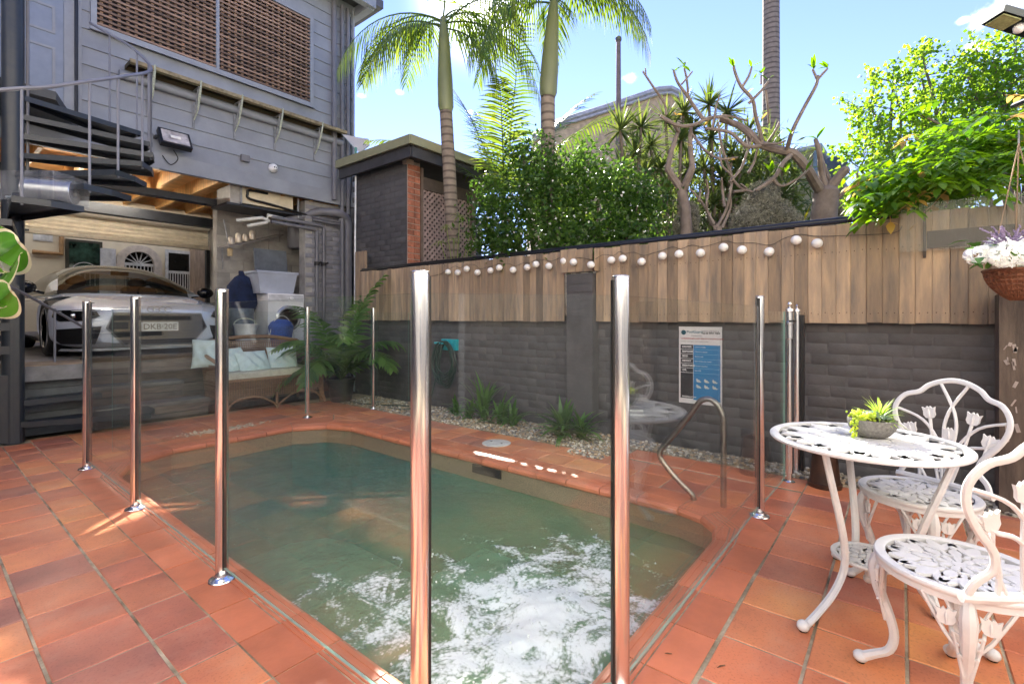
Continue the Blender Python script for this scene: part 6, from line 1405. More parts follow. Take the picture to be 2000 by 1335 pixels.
w_ = MB(); poly = [P(1602,290,17.05),P(1655,378,17.05),P(1655,560,17.05),P(1602,560,17.05)]; w_.add(poly+[p+back for p in poly], [(3,2,1,0),(4,5,6,7)]+[(i,(i+1)%4,4+(i+1)%4,4+i) for i in range(4)]); w_.build('side_wall', mat('grey_render', (.25,.25,.26), .8, var=.2), FB2)
w_ = MB(); w_.tube([P(1465,318,16.9),P(1601,284,16.9),P(1657,376,16.9)], .1, 6); w_.build('roof_edge', MC['roof_grey'], FB2)
w_ = MB(); w_.tube([P(1594,295,16.8),P(1594,520,16.8)], .09, 8); w_.build('drainpipe', mat('blue_pipe', (.25,.32,.38), .5), FB2)
sdh = P(1627,328,16); m_ = MB(); m_.lathe([(.0,.0),(.2,.02),(.36,.08),(.42,.13),(.40,.13),(.2,.05),(0,.03)], sdh, 20, axis='X'); sd_ = thing('satellite_dish', 'round dark satellite dish on the roof of the annex', 'dish', tuple(sdh)); m_.build('reflector', mat('dish_grey', (.10,.11,.12), .6), sd_, True); m_ = MB(); m_.tube([sdh+Vector((.1,0,0)), sdh+Vector((.4,.0,-1.4))], .05, 8); m_.build('mast', MC['roof_grey'], sd_)
m_ = MB(); a = P(1208,80,13); b = P(1208,200,13); base_ = Vector((a.x,a.y,0)); m_.tube([base_, a], [.10,.06], 12); pole = thing('flag_pole', 'tall plain grey brown pole beyond the shrubs', 'pole', (a.x,a.y,0)); m_.build('shaft', mat('pole_brown', (.20,.15,.12), .7), pole, True); m_ = MB(); m_.ball(a+Vector((0,0,.04)), .09, 8, 6); m_.build('cap', mat('pole_cap', (.1,.09,.08), .6), pole)
# unseen walls added to bounce sun into the shade; steel and glass mirror them
rear = thing('rear_bounce_wall', 'unseen white wall added behind the camera to bounce sunlight', 'house', (-1,-4,0))
REND = mat('white_render', (.82,.78,.70), .8, var=.06, bump=.1)
m_ = MB(); m_.bb(-6.0,5.2,-3.2,-2.8,1.75,7.2); m_.build('wall', REND, rear); m_ = MB(); m_.bb(-6.0,5.2,-3.2,-2.78,-.04,1.75); m_.build('lower_wall', CHAR, rear)  # white above to bounce sun, dark below to keep the glass clear
m_ = MB(); m_.bb(-6.2,5.4,-3.3,-2.5,7.2,7.35); m_.build('roof', MC['roof_metal'], rear)
for xa, xb in ((-2.2,-1.2),):
    m_ = MB(); m_.bb(xa-.06,xb+.06,-2.78,-2.74,0,1.7); dd = m_.build('glass_door', TRIM, rear); m_ = MB(); m_.bb(xa,xb,-2.739,-2.73,.05,1.64); m_.build('pane', MC['dark_glass'], dd)
m_ = MB(); m_.bb(-2.9,-2.7,-2.77,12.6,1.75,5.2); sw = thing('side_bounce_wall', 'unseen pale wall added at the left to bounce sunlight', 'wall', (-3.5,1.5,0)); m_.build('wall', REND, sw); m_ = MB(); m_.bb(-2.9,-2.68,-2.77,12.6,-.04,1.75); m_.build('lower_wall', CHAR, sw); m_ = MB(); m_.bb(-2.94,-2.66,-2.77,12.6,5.2,5.26); m_.build('coping', CONC, sw)  # added wall: upper part bounces sun, lower part dark for the panes
# ================================================================ foliage
LF_SHRUB = leafmat('shrub_leaf', (.022,.058,.014), (.075,.15,.025), .36, rough=.35, scale=2)
LF_PLANE = leafmat('plane_leaf', (.06,.135,.018), (.15,.24,.03), .54, scale=1.2)
LF_PALM = leafmat('palm_leaf', (.035,.08,.012), (.11,.15,.025), .42, rough=.4, scale=1.5)
LF_VINE = leafmat('vine_leaf', (.03,.09,.012), (.11,.21,.02), .45, rough=.4, scale=3)
LF_DRAC = leafmat('dracaena_leaf', (.035,.065,.022), (.10,.13,.03), .35, rough=.4, scale=2)
LF_DRY = leafmat('dry_leaf', (.30,.20,.08), (.45,.34,.08), .4)
LF_STRAP = leafmat('strap_leaf', (.03,.10,.02), (.09,.20,.04), .3, rough=.35)
BARK = mat('grey_bark', (.22,.17,.13), .85, var=.25, scale=8, bump=.5, bscale=30, col2=(.11,.085,.065))
def palmtrunk():
    m, n, l, b = newmat('palm_trunk'); tc = n.new('ShaderNodeTexCoord'); wv = n.new('ShaderNodeTexWave'); wv.bands_direction = 'Z'; wv.inputs['Scale'].default_value = 3.2; wv.inputs['Distortion'].default_value = 1.2; wv.inputs['Detail'].default_value = 3
    l.new(tc.outputs['Object'], wv.inputs[0]); cr = n.new('ShaderNodeValToRGB'); cr.color_ramp.elements[0].color = (.17,.13,.10,1); cr.color_ramp.elements[1].color = (.36,.29,.22,1); cr.color_ramp.elements[0].position = .1; cr.color_ramp.elements[1].position = .3
    l.new(wv.outputs[0], cr.inputs[0]); nz = n.new('ShaderNodeTexNoise'); nz.inputs['Scale'].default_value = 14; mx = n.new('ShaderNodeMix'); mx.data_type = 'RGBA'; mx.blend_type = 'MULTIPLY'; mx.inputs[0].default_value = .6; l.new(cr.outputs[0], mx.inputs[6]); l.new(tc.outputs['Object'], nz.inputs[0]); l.new(nz.outputs['Fac'], mx.inputs[7]); l.new(mx.outputs[2], b.inputs['Base Color']); b.inputs['Roughness'].default_value = .85
    bp = n.new('ShaderNodeBump'); bp.inputs['Strength'].default_value = .5; l.new(wv.outputs[0], bp.inputs['Height']); l.new(bp.outputs[0], b.inputs['Normal']); return m
PTR = palmtrunk(); CSH = mat('crownshaft_green', (.20,.22,.10), .45, var=.12, scale=5, stretch=(1,1,.3))
def frond(start, d, ln, drop, lw=.028, ll=.55, n=46, roll=0, mt=None, parent=None, seg=12, vshape=.35, tipshort=.35, ldroop=.75):
    """feather palm leaf: arching midrib with leaflets both sides"""
    start = Vector(start); d = Vector(d).normalized(); p = start.copy(); path = [p.copy()]; dirs = [d.copy()]
    for i in range(seg):
        d = (d+Vector((0,0,-drop/seg))*(1+i/seg)).normalized(); p = p+d*(ln/seg); path.append(p.copy()); dirs.append(d.copy())
    m = MB(); m.tube(path, lerpl([.014,.010,.006,.002], len(path)), 5)
    for k in range(n):
        t = .12+.88*k/(n-1); f_ = t*seg; i = min(int(f_), seg-1); q = path[i].lerp(path[i+1], f_-i); dd = dirs[i].lerp(dirs[i+1], f_-i).normalized()
        side = dd.cross(Vector((0,0,1)))
        if side.length < .1: side = dd.cross(Vector((1,0,0)))
        side.normalize(); side = Matrix.Rotation(roll, 3, dd) @ side; upn = side.cross(dd)
        L_ = ll*(sin(pi*min(1,.18+t*.70))**.6)*(1-tipshort*max(0,t-.6)/.4)
        for s in (-1, 1):
            ld = (side*s*.85+dd*(.45+.35*t)+upn*vshape*random.uniform(.6,1.2)).normalized()
            blade(m, q, ld, L_*random.uniform(.85,1.1), lw*random.uniform(.8,1.15), droop=ldroop*random.uniform(.7,1.3), segs=3, up=upn, tip=.0)
    return m.build('frond', mt or LF_PALM, parent, 'all')
def palm(label, base, cstart, ctop, r0, r1, fronds, ln=2.0, ll=.55, shaft_r=None):
    base, cstart, ctop = Vector(base), Vector(cstart), Vector(ctop); t = thing('palm_tree', label, 'palm tree', tuple(base))
    m = MB(); mid = base.lerp(cstart, .5)+Vector((.02,0,0)); m.tube(smoothpath([base, mid, cstart], 8), lerpl([r0,(r0+r1)/2,r1], 17), 16); m.build('trunk', PTR, t, True)
    sr = shaft_r or r1*1.12; m = MB(); m.tube([cstart, cstart+(ctop-cstart)*.05, cstart.lerp(ctop,.3), cstart.lerp(ctop,.75), ctop], [r1*1.02,sr*1.12,sr*1.1,sr*.8,sr*.45], 16); m.build('crownshaft', CSH, t, True)
    for (dv, el, dr_, l_) in fronds:
        az = dv; d = Vector((cos(el)*cos(az), cos(el)*sin(az), sin(el))); frond(ctop-Vector((0,0,random.uniform(0,.15))), d, ln*l_, dr_, ll=ll, parent=t, roll=random.uniform(-.3,.3), vshape=-.25, ldroop=1.5, n=38, lw=.023)
    return t
# directions: azimuth of image-right = atan2(-.7812,.6243), away from camera = atan2(.6243,.7812)
AR = atan2(-.7812,.6243); AF = atan2(.6243,.7812)
p1b = P(897,520,6.9); p1c = P(871,218,6.7); p1t = P(866,35,6.7)
palm('slender palm left of centre in front of the lattice, sun behind its crown', (p1b.x,p1b.y,0), p1c, p1t, .105, .085, [(AR+a, e, d, l) for a, e, d, l in
    ((pi+.1,.45,1.5,.95),(pi-.5,.75,1.6,1.0),(.1,.35,1.7,1.0),(.5,.7,1.5,1.0),(1.2,.9,1.2,1.0),(2.1,.8,1.4,1.0),(-.6,.6,1.6,.9),(-1.3,.9,1.5,.9),(-.15,-.1,1.3,.62),(pi+.6,.2,1.6,.8),(2.7,.5,1.3,.9))], 1.9, .6)
p2b = P(1068,520,6.1); p2c = P(1070,190,6.0); p2t = P(1082,-5,6.0)
palm('slender palm right of the sun with a yellow green crownshaft', (p2b.x,p2b.y,0), p2c, p2t, .095, .088, [(AR+a, e, d, l) for a, e, d, l in
    ((0,.65,2.0,.95),(-.5,.5,1.7,.9),(.5,.9,1.4,1.0),(pi,.55,2.1,.9),(pi+.5,.35,2.0,.85),(1.5,.8,1.3,1.0),(2.4,.7,1.7,1.0),(-1.4,.9,1.4,.9),(-2.2,.6,1.8,.9))], 1.75, .55)
def bush_palm(label, cpx, cpy, d, specs, ln, ll, lw=.03):
    c = P(cpx, cpy, d); t = thing('palm_clump', label, 'palm', (c.x,c.y,0)); m = MB(); m.tube([(c.x,c.y,0), c], [.05,.04], 8); m.build('stem', CSH, t, True)
    for az, e, dr_, l_ in specs: dd = Vector((cos(e)*cos(az), cos(e)*sin(az), sin(e))); frond(c, dd, ln*l_, dr_, lw=lw, ll=ll, n=44, parent=t, roll=random.uniform(-.5,.5), vshape=.15)
bush_palm('bright green young palm with upright fronds between the two tall palms', 985, 400, 7.3, [(AR+pi-.5,1.25,.5,1.0),(AR+.35,1.1,.5,1.05),(AR+.3,.75,.9,.9),(AR+pi,.85,.7,1.0),(AR-.8,1.45,.25,1.1),(AR+2.0,1.2,.6,.95),(AR-1.6,1.1,.8,.8),(AR+.1,.45,.9,.6),(AR+.25,.95,.55,1.1)], 2.35, .5, .034)
# the tall far palm trunk
a = P(1505,460,9.6); b = P(1506,-160,9.6); t = thing('palm_tree', 'tall thick grey ringed palm trunk running out of the top of the view', 'palm tree', (a.x,a.y,0))
m_ = MB(); m_.tube([(a.x,a.y,0),(a.x,a.y,2.5),(b.x,b.y,5.4),(b.x,b.y,9.5)], [.19,.175,.155,.145], 18); m_.build('trunk', PTR, t, True)
m_ = MB(); m_.tube([(b.x,b.y,9.5),(b.x,b.y,11)], [.17,.09], 14); m_.build('crownshaft', CSH, t, True)
for k in range(9): frond((b.x,b.y,11), (cos(k*.7),sin(k*.7),.7), 2.6, 1.6, lw=.045, ll=.7, n=30, parent=t)
# ---------------------------------------------------------------- generic leafy masses
def leafy(name, label, cat, blobs, count, size, mt, base, r, thing_=None, bias=(.3,.2,.8), dens=.55, aspect=.55, part='crown', trunkmat=BARK, stems=True, fold=.25, shell=.45):
    """blobs: (center, radius vec) ; leaves near the blob surfaces in clusters, gaps between"""
    t = thing_ or thing(name, label, cat, tuple(base))
    vol = np.array([b[1][0]*b[1][1]*b[1][2] for b in blobs])**.66; vol /= vol.sum(); C = []
    for (c, rad), f_ in zip(blobs, vol):
        n_c = max(4, int(count*f_/14)); cen = rng.normal(size=(n_c,3)); cen /= np.linalg.norm(cen, axis=1)[:,None]; cen *= (rng.uniform(shell,1,n_c)**.6)[:,None]
        cen = cen*np.array(rad)+np.array(c); k = 14; sp_ = size*1.5; pts = np.repeat(cen, k, 0)+rng.normal(size=(n_c*k,3))*sp_; C.append(pts)
    C = np.concatenate(C); V, F = leafcloud(C, bias, size, rng, fold, aspect); bulk(part, V, F, mt, t)
    if stems:
        m = MB(); 
        for (c, rad) in blobs: c = Vector(c); b0 = Vector((base[0],base[1],max(0,base[2]))); mid = b0.lerp(c,.55)+Vector((random.uniform(-.1,.1),random.uniform(-.1,.1),0)); m.tube(smoothpath([b0+Vector((random.uniform(-.04,.04),random.uniform(-.04,.04),0)), mid, c+Vector((0,0,rad[2]*.4))], 4), lerpl([r,r*.6,r*.2], 9), 6)
        m.build('trunk', trunkmat, t, True)
    return t
def W_(px, py, d): return tuple(P(px, py, d))
# flowering shrub
bl = []
for px, py, d, rx, rz in ((985,430,5.9,.45,.40),(1075,400,5.7,.55,.50),(1170,420,5.6,.55,.45),(1245,430,5.5,.40,.38),(1060,330,5.9,.42,.38),(1150,340,5.8,.45,.36),(1215,370,5.8,.42,.3),(960,385,6.1,.32,.28),(1020,300,6.1,.25,.25),(1262,392,5.6,.25,.22),(1110,470,5.4,.5,.25),(1010,470,5.6,.4,.25),(958,470,5.9,.3,.3),(1225,470,5.4,.4,.2)): bl.append((W_(px,py,d),(rx*.75,rx*.75,rz)))
c = P(1110,470,5.7); sh = leafy('flowering_shrub', 'dense dark green shrub dotted with small white flowers above the palings', 'shrub', bl, 16000, .064, LF_SHRUB, (c.x,c.y,0), .05, shell=.3)
C = []
for cc, rad in bl:
    n_c = 24; v = rng.normal(size=(n_c,3)); v /= np.linalg.norm(v,axis=1)[:,None]; v[:,0] = -abs(v[:,0])*.8; C.append(v*np.array(rad)*1.06+np.array(cc))
V, F = leafcloud(np.concatenate(C), (-.7,-.6,.4), .030, rng, .1, .95); bulk('blossom', V, F, mat('white_blossom', (.75,.78,.74), .6), sh, kind='stuff')
# plane trees at right (bright): limbs, twigs and leaf sprays along the twigs, sky between them
def broadleaf(label, base, sprays, n_leaf, size, mt):
    t = thing('plane_tree', label, 'tree', (base.x,base.y,0)); m = MB(); fork = Vector((base.x,base.y,2.6)); m.tube([(base.x,base.y,0),tuple(fork)], [.2,.16], 10); C = []
    for (px, py, d, r, n) in sprays:
        c = P(px, py, d); mid = fork.lerp(c,.6)+Vector((random.gauss(0,.2),random.gauss(0,.2),-.1)); m.tube(smoothpath([fork, mid, c], 4), lerpl([.09,.05,.025], 9), 6)
        for k in range(n):
            v = Vector((random.gauss(0,1),random.gauss(0,1),random.gauss(.1,.8))); v = v.normalized()*r*random.uniform(.5,1.05); e = c+v; tw = (v.normalized()+Vector((0,0,.9))).normalized(); L_ = random.uniform(.25,.6)
            m.tube([c.lerp(e,.2), e, e+tw*L_], [.014,.008,.003], 4, caps=False)
            q = rng.uniform(0,1,n_leaf)[:,None]; pts = np.array(e)*(1-q)+np.array(e+tw*L_)*q + rng.normal(size=(n_leaf,3))*(.17-.10*q); C.append(pts)
    C = np.concatenate(C); V, F = leafcloud(C, (.3,.2,.8), size, rng, .25, .85); bulk('crown', V, F, mt, t); m.build('trunk', BARK, t, True)
broadleaf('bright green broad leaved tree beyond the fence, left of the vine', P(1790,500,12.8), [(1745,160,13,.45,8),(1800,150,13.2,.5,10),(1800,110,13,.22,4),(1850,190,13,.6,12),(1760,220,12.8,.8,20),(1700,205,12.8,.4,7),(1820,250,12.6,.9,22),(1700,280,12.6,.6,14),(1680,330,12.3,.45,9),(1750,320,12.4,.9,24),(1830,330,12.4,1.0,26),(1900,300,12.5,1.0,24),(1690,400,12,.7,18),(1750,400,12,.9,24),(1830,400,12,.9,22),(1665,445,12,.4,9),(1740,455,11.8,.8,20)], 34, .115, LF_PLANE)
broadleaf('bright green broad leaved tree at the top right behind the vine', P(2000,500,12.3), [(1890,150,12,.4,8),(1935,130,12,.6,12),(1985,95,12,.5,10),(1900,200,12,.6,14),(1960,180,12,.9,22),(2010,150,12,.9,22),(1930,255,12,.9,20),(2000,240,12,1.0,24),(2070,120,12,.9,16),(2080,220,12,1.2,20)], 34, .11, LF_PLANE)
# dark evergreen mass closing the view between the dracaenas and the garden bed
bl = [(W_(px,py,d),(r,.35,r)) for px, py, d, r in ((1330,420,7.6,.5),(1400,400,7.8,.55),(1460,360,7.9,.5),(1480,430,7.6,.5),(1360,340,7.9,.42),(1530,400,8,.35),(1290,450,7.2,.4),(1440,300,8,.35),(1420,450,7.3,.5),(1560,450,7.6,.3))]
c = P(1430,480,7.8); leafy('evergreen_shrub', 'dark evergreen shrub mass behind the bare frangipani limbs', 'shrub', bl, 6500, .17, LF_DRAC, (c.x,c.y,0), .05, aspect=.16, shell=.2)
# wisteria on the right, close
wt = thing('wisteria_vine', 'sprawling bright green vine with paired leaflets over the right end of the fence', 'vine', (4.3,-.4,1.9))
m_ = MB(); md = MB(); rrg = random.Random(9)
def compound(m, p, d, ln, pairs, ls, lw, drop=.8):
    p = Vector(p); d = Vector(d).normalized(); path = [p.copy()]
    for i in range(pairs):
        d = (d+Vector((0,0,-drop/pairs))).normalized(); p = p+d*(ln/pairs); path.append(p.copy()); sd_v = d.cross(Vector((0,0,1)))
        if sd_v.length < .1: sd_v = Vector((1,0,0))
        sd_v.normalize()
        for s in (-1,1): blade(m, p, (sd_v*s+d*.45+Vector((0,0,rrg.uniform(-.25,.2)))), ls*rrg.uniform(.8,1.15), lw, droop=.5, segs=3, fold=.15, up=(0,0,1), wf=lambda t: sin(pi*(.06+.94*t)**.75))
    blade(m, p, d, ls, lw, droop=.4, segs=3, fold=.15, wf=lambda t: sin(pi*(.06+.94*t)**.75)); m.tube(path, .0022, 4, caps=False)
for i in range(640):
    px = rrg.gauss(1870, 100); py = 330+(px-1875)*(-.32)+rrg.gauss(0,45)
    if py > 392-(px-1780)*.22 or px < 1700 or px > 2120 or py < 170: continue
    d = rrg.uniform(3.2,4.6)
    if py > 290 and rrg.random() < .3: d = rrg.uniform(3.0,3.5)
    c = P(px, py, d); az = AR+pi+rrg.gauss(0,1.3); dv = Vector((cos(az), sin(az), rrg.uniform(-.4,.5)))
    compound(md if rrg.random() < .08 else m_, c, dv, rrg.uniform(.16,.30), rrg.choice((3,4,5,5)), rrg.uniform(.075,.115), rrg.uniform(.034,.052))
m_.build('foliage', LF_VINE, wt, 'all', kind='stuff'); md.build('yellowed_foliage', LF_DRY, wt, 'all', kind='stuff')
m_ = MB()
for pts in ([(2080,330,3.4),(1990,335,3.6),(1900,370,3.8),(1790,400,4.0)],[(2060,290,3.6),(1950,300,3.8),(1850,250,4.0),(1780,215,4.1)],[(2050,360,3.3),(1985,430,3.35),(1990,520,3.4)],[(2000,340,3.5),(1880,390,3.6),(1760,440,3.9)]): m_.tube(smoothpath([P(*q_) for q_ in pts], 5), .009, 6)
m_.build('stem', BARK, wt, True)
m_ = MB(); m_.tube([P(1760,470,4.2),P(1975,310,3.55),P(2120,230,3.2)], .02, 6); m_.build('support_wire_bar', STEELB, wt, True)
# ================================================================ bare frangipani trees
def zp(x, y, d): return P(1200+.3745*x, .3745*y, d)
FR = mat('frangipani_bark', (.25,.20,.165), .75, var=.2, scale=10, bump=.4, bscale=40, col2=(.15,.115,.09))
fa = thing('frangipani_tree', 'stubby pruned frangipani trunk at right with long bare arching limbs', 'tree', tuple(Vector((zp(1095,1200,5.2).x, zp(1095,1200,5.2).y, 0))))
def limb(par, pts, r0, r1, tip=True, nm='branch'):
    q = smoothpath([zp(*p) for p in pts], 4); m = MB(); m.tube(q, [r0+(r1-r0)*(i/(len(q)-1)) for i in range(len(q))], 8); 
    if tip: m.ball(q[-1], r1*1.05, 8, 6)
    return m.build(nm, FR, par, True)
def leaves(par, x, y, d, n=4, s=.13, mt=None):
    c = zp(x,y,d); m = MB()
    for k in range(n): a = random.uniform(0,2*pi); blade(m, c, Vector((cos(a),sin(a),random.uniform(.4,1.6))), s*random.uniform(.6,1.2), s*.30, droop=.4, segs=4, fold=.3, wf=lambda t: sin(pi*(.04+.96*t)**.9))
    m.build('leaf_tuft', mt or LF_VINE, par, 'all')
b0 = zp(1095,1200,5.2); m_ = MB(); m_.tube([(b0.x,b0.y,0),(b0.x,b0.y,1.2),zp(1090,1140,5.2),zp(1100,1060,5.2),zp(1105,1000,5.2),zp(1105,975,5.2)], [.16,.15,.125,.12,.125,.085], 14); m_.build('trunk', FR, fa, True)
limb(fa, [(1110,1010,5.2),(1150,950,5.15),(1200,890,5.1)], .055, .048)
limb(fa, [(1085,1010,5.2),(1040,940,5.1),(1005,880,5.0),(940,805,4.95),(870,785,5.0),(770,755,5.05),(700,690,5.1),(640,650,5.2),(560,625,5.3)], .055, .030)
limb(fa, [(1105,985,5.2),(1080,900,5.2),(1070,800,5.1),(1050,730,5.1)], .04, .02); limb(fa, [(1130,960,5.25),(1095,880,5.25),(1062,760,5.2)], .03, .018)
limb(fa, [(1135,1070,5.2),(1200,1000,5.1),(1260,945,5.1),(1290,920,5.1)], .022, .010); limb(fa, [(1265,945,5.1),(1268,900,5.1)], .010, .008)
limb(fa, [(930,800,4.95),(880,850,4.9),(830,930,4.9),(740,990,4.9)], .024, .02); limb(fa, [(900,780,4.95),(930,680,4.8),(990,560,4.75),(1050,450,4.7),(1060,400,4.7)], .022, .014)
limb(fa, [(1060,420,4.7),(1035,365,4.7)], .013, .010); limb(fa, [(1060,415,4.7),(1100,370,4.7),(1110,360,4.7)], .013, .009)
limb(fa, [(770,760,5.05),(760,690,5.0),(735,600,4.95),(720,520,4.9),(660,450,4.9),(630,380,4.9),(622,345,4.9)], .022, .013); limb(fa, [(665,455,4.9),(700,400,4.9),(715,355,4.9)], .014, .010)
limb(fa, [(700,540,4.9),(760,480,4.85),(800,430,4.85)], .016, .011); limb(fa, [(790,470,4.85),(800,560,4.9),(805,640,5.0)], .012, .010); limb(fa, [(765,440,4.85),(765,395,4.85)], .010, .008)
limb(fa, [(770,760,5.05),(700,765,5.0),(660,740,5.0),(600,690,5.0),(480,670,5.0)], .022, .016); limb(fa, [(780,750,5.0),(850,750,4.9),(890,735,4.9)], .014, .009); limb(fa, [(800,740,5.0),(840,680,4.9),(860,635,4.9)], .012,.008)
limb(fa, [(820,925,4.9),(870,970,4.9),(960,930,4.85),(1010,885,4.85)], .016,.011)
fb = thing('frangipani_tree', 'forked bare frangipani with looping limbs in the middle of the garden', 'tree', tuple(Vector((zp(375,1200,5.4).x, zp(375,1200,5.4).y, 0))))
b0 = zp(375,1200,5.4); m_ = MB(); m_.tube([(b0.x,b0.y,0),(b0.x,b0.y,1.3),zp(375,1180,5.4),zp(370,1080,5.4),zp(350,990,5.4)], [.08,.075,.062,.055,.052], 12); m_.build('trunk', FR, fb, True)
limb(fb, [(355,1000,5.4),(290,900,5.4),(280,870,5.4),(300,780,5.4),(335,680,5.4)], .045, .020); limb(fb, [(355,1000,5.4),(400,890,5.3),(405,860,5.3),(395,740,5.3),(400,670,5.3)], .045, .018)
limb(fb, [(335,690,5.4),(300,640,5.3),(235,600,5.3)], .02, .014); limb(fb, [(240,605,5.2),(330,655,5.2),(420,650,5.2),(465,625,5.2)], .02, .018)
limb(fb, [(465,625,5.2),(425,570,5.2),(380,500,5.15),(330,430,5.1),(310,370,5.1)], .022,.012); limb(fb, [(385,500,5.15),(378,420,5.1),(365,360,5.1)], .014,.010); limb(fb, [(350,440,5.1),(385,400,5.1),(405,375,5.1)], .010,.008)
limb(fb, [(465,625,5.2),(560,610,5.2),(640,660,5.2),(690,700,5.2),(700,760,5.1)], .020,.014); limb(fb, [(560,600,5.2),(620,610,5.2),(690,630,5.2)], .013,.010)
limb(fb, [(270,600,5.3),(260,540,5.3),(200,450,5.2),(150,375,5.2)], .016,.010); limb(fb, [(165,400,5.2),(162,358,5.2)], .008,.007)
limb(fb, [(510,670,5.2),(530,560,5.15),(550,495,5.15)], .012,.008); limb(fb, [(405,700,5.3),(480,790,5.2),(560,830,5.1),(640,820,5.1)], .014,.010); limb(fb, [(540,640,5.2),(560,760,5.2),(600,880,5.2),(620,930,5.2)], .014,.012)
fc = thing('frangipani_tree', 'thin low frangipani stems in front of the mossy trunk', 'tree', tuple(Vector((zp(530,1220,5.0).x, zp(530,1220,5.0).y, 0))))
b0 = zp(540,1230,5.0); m_ = MB(); m_.tube([(b0.x,b0.y,0),(b0.x,b0.y,1.5),zp(545,1180,5.0)], [.05,.045,.03], 8); m_.build('trunk', FR, fc, True)
for pts in ([(530,1200),(490,1120),(480,1060),(490,1000),(480,940)],[(530,1190),(580,1100),(605,1000),(610,920),(560,860),(550,780)],[(560,1190),(605,1080),(600,990)],[(575,1080),(565,1000),(560,930)],[(520,1170),(460,1060),(400,990)],[(440,1050),(450,990)],[(610,930),(660,980),(720,1000)],[(600,950),(660,880),(690,800),(720,720)],[(700,900),(730,840),(745,780)],[(620,1000),(690,990),(660,960)]):
    limb(fc, [(x,y,5.0+.06*(i%2)) for i,(x,y) in enumerate(pts)], .016, .009)
for args in ((310,372),(365,345),(395,375),(516,485),(622,348),(715,350),(765,385),(800,420),(725,415)): leaves(fa if args[0] > 600 else fb, *args, 5.1 if args[0] < 600 else 4.88, 3, .11)
for args in ((1040,360),(1110,355),(1055,725),(925,700),(890,900),(1000,890),(1290,900),(820,900)): leaves(fa, *args, 4.75, 4, .13)
for args in ((690,490),(320,600),(470,660),(770,620),(600,840),(410,770)): leaves(fb, *args, 5.1, 3, .10, LF_DRY)
# moss clumps hanging on trunks
MOSSG = mat('grey_moss', (.30,.29,.22), .95, var=.3, scale=30)
def moss(label, blobs, n):
    t = thing('moss_clump', label, 'moss', tuple(blobs[0][0])); C = []
    for c_, rad in blobs:
        v = rng.normal(size=(n,3)); v /= np.linalg.norm(v,axis=1)[:,None]; v *= (rng.uniform(.55,1,n)**.4)[:,None]; C.append(v*np.array(rad)+np.array(c_))
    V, F = leafcloud(np.concatenate(C), (0,0,.0), .05, rng, .1, .09); o = bulk('strands', V, F, MOSSG, t, kind='stuff')
    m = MB()
    for c_, rad in blobs: m.ball(c_, .78, 12, 8, rad)
    m.build('moss_mass', mat('moss_dark', (.13,.125,.09), .95, var=.4, scale=25, bump=.8), t, True)
moss('large grey green moss clump like a cone right of centre behind the palings', [(W_(1200+.3745*760,.3745*1090,5.1),(.20,.20,.30)),(W_(1200+.3745*720,.3745*1150,5.1),(.24,.24,.22)),(W_(1200+.3745*830,.3745*1130,5.15),(.25,.22,.20)),(W_(1200+.3745*880,.3745*1165,5.15),(.2,.2,.13)),(W_(1200+.3745*815,.3745*1020,5.2),(.10,.10,.2))], 2600)
moss('small grey moss clump round the forked frangipani trunk', [(W_(1200+.3745*400,.3745*1140,5.5),(.10,.10,.20)),(W_(1200+.3745*350,.3745*1180,5.5),(.10,.10,.14))], 1800)
moss('grey moss clump beside the stubby frangipani trunk', [(W_(1200+.3745*1150,.3745*1110,5.3),(.09,.09,.16))], 1500)
# ---------------------------------------------------------------- dracaenas
def rosette(m, c, n, ln, w):
    w = w*1.5
    c = Vector(c)
    for k in range(n):
        a = random.uniform(0,2*pi); e = random.uniform(-.5,1.4); blade(m, c, Vector((cos(a)*cos(e), sin(a)*cos(e), sin(e))), ln*random.uniform(.7,1.1), w, droop=.45, segs=3, up=(0,0,1), tip=0)
def dracaena(label, base, heads, ln=.34, w=.024, n=60):
    t = thing('dracaena', label, 'dracaena', (base.x,base.y,0)); m = MB()
    for h in heads: c = P(*h); m.tube(smoothpath([(base.x,base.y,0),(base.x,base.y,1.2),(base.lerp(c,.5).x,base.lerp(c,.5).y,(1.4+c.z)/2), tuple(c)], 3), lerpl([.05,.035,.02], 10), 6)
    m.build('stem', BARK, t, True)
    for h in heads: m = MB(); rosette(m, P(*h), n, ln*random.uniform(.85,1.1), w); m.build('leaf_rosette', LF_DRAC, t, 'all')
dracaena('dracaena with a big spiky head left of the bare branches', P(1230,500,6.6), [(1212,255,6.5),(1240,300,6.9),(1215,335,6.6),(1252,250,7.0),(1262,335,7.1)], .42)
dracaena('dense dracaena behind the forked frangipani', P(1320,500,7.3), [(1270,285,7.2),(1300,235,7.4),(1335,220,7.4),(1290,330,7.2),(1330,275,7.1),(1345,330,7.2),(1300,380,7.0),(1352,255,7.4),(1275,430,6.6)], .40)
dracaena('green dracaena in the centre behind the branches', P(1400,500,7.3), [(1385,205,7.3),(1420,220,7.3),(1390,270,7.2),(1430,300,7.1),(1375,330,7.2),(1410,350,7.1),(1440,380,7.0),(1460,260,7.3),(1395,400,7.0),(1440,330,7.2)], .42)
dracaena('dracaena at the foot of the tall ringed palm', P(1500,500,7.8), [(1470,320,7.6),(1500,290,7.8),(1530,320,7.8),(1490,370,7.5),(1530,380,7.4),(1465,400,7.4),(1555,350,7.8),(1510,420,7.3)], .50)
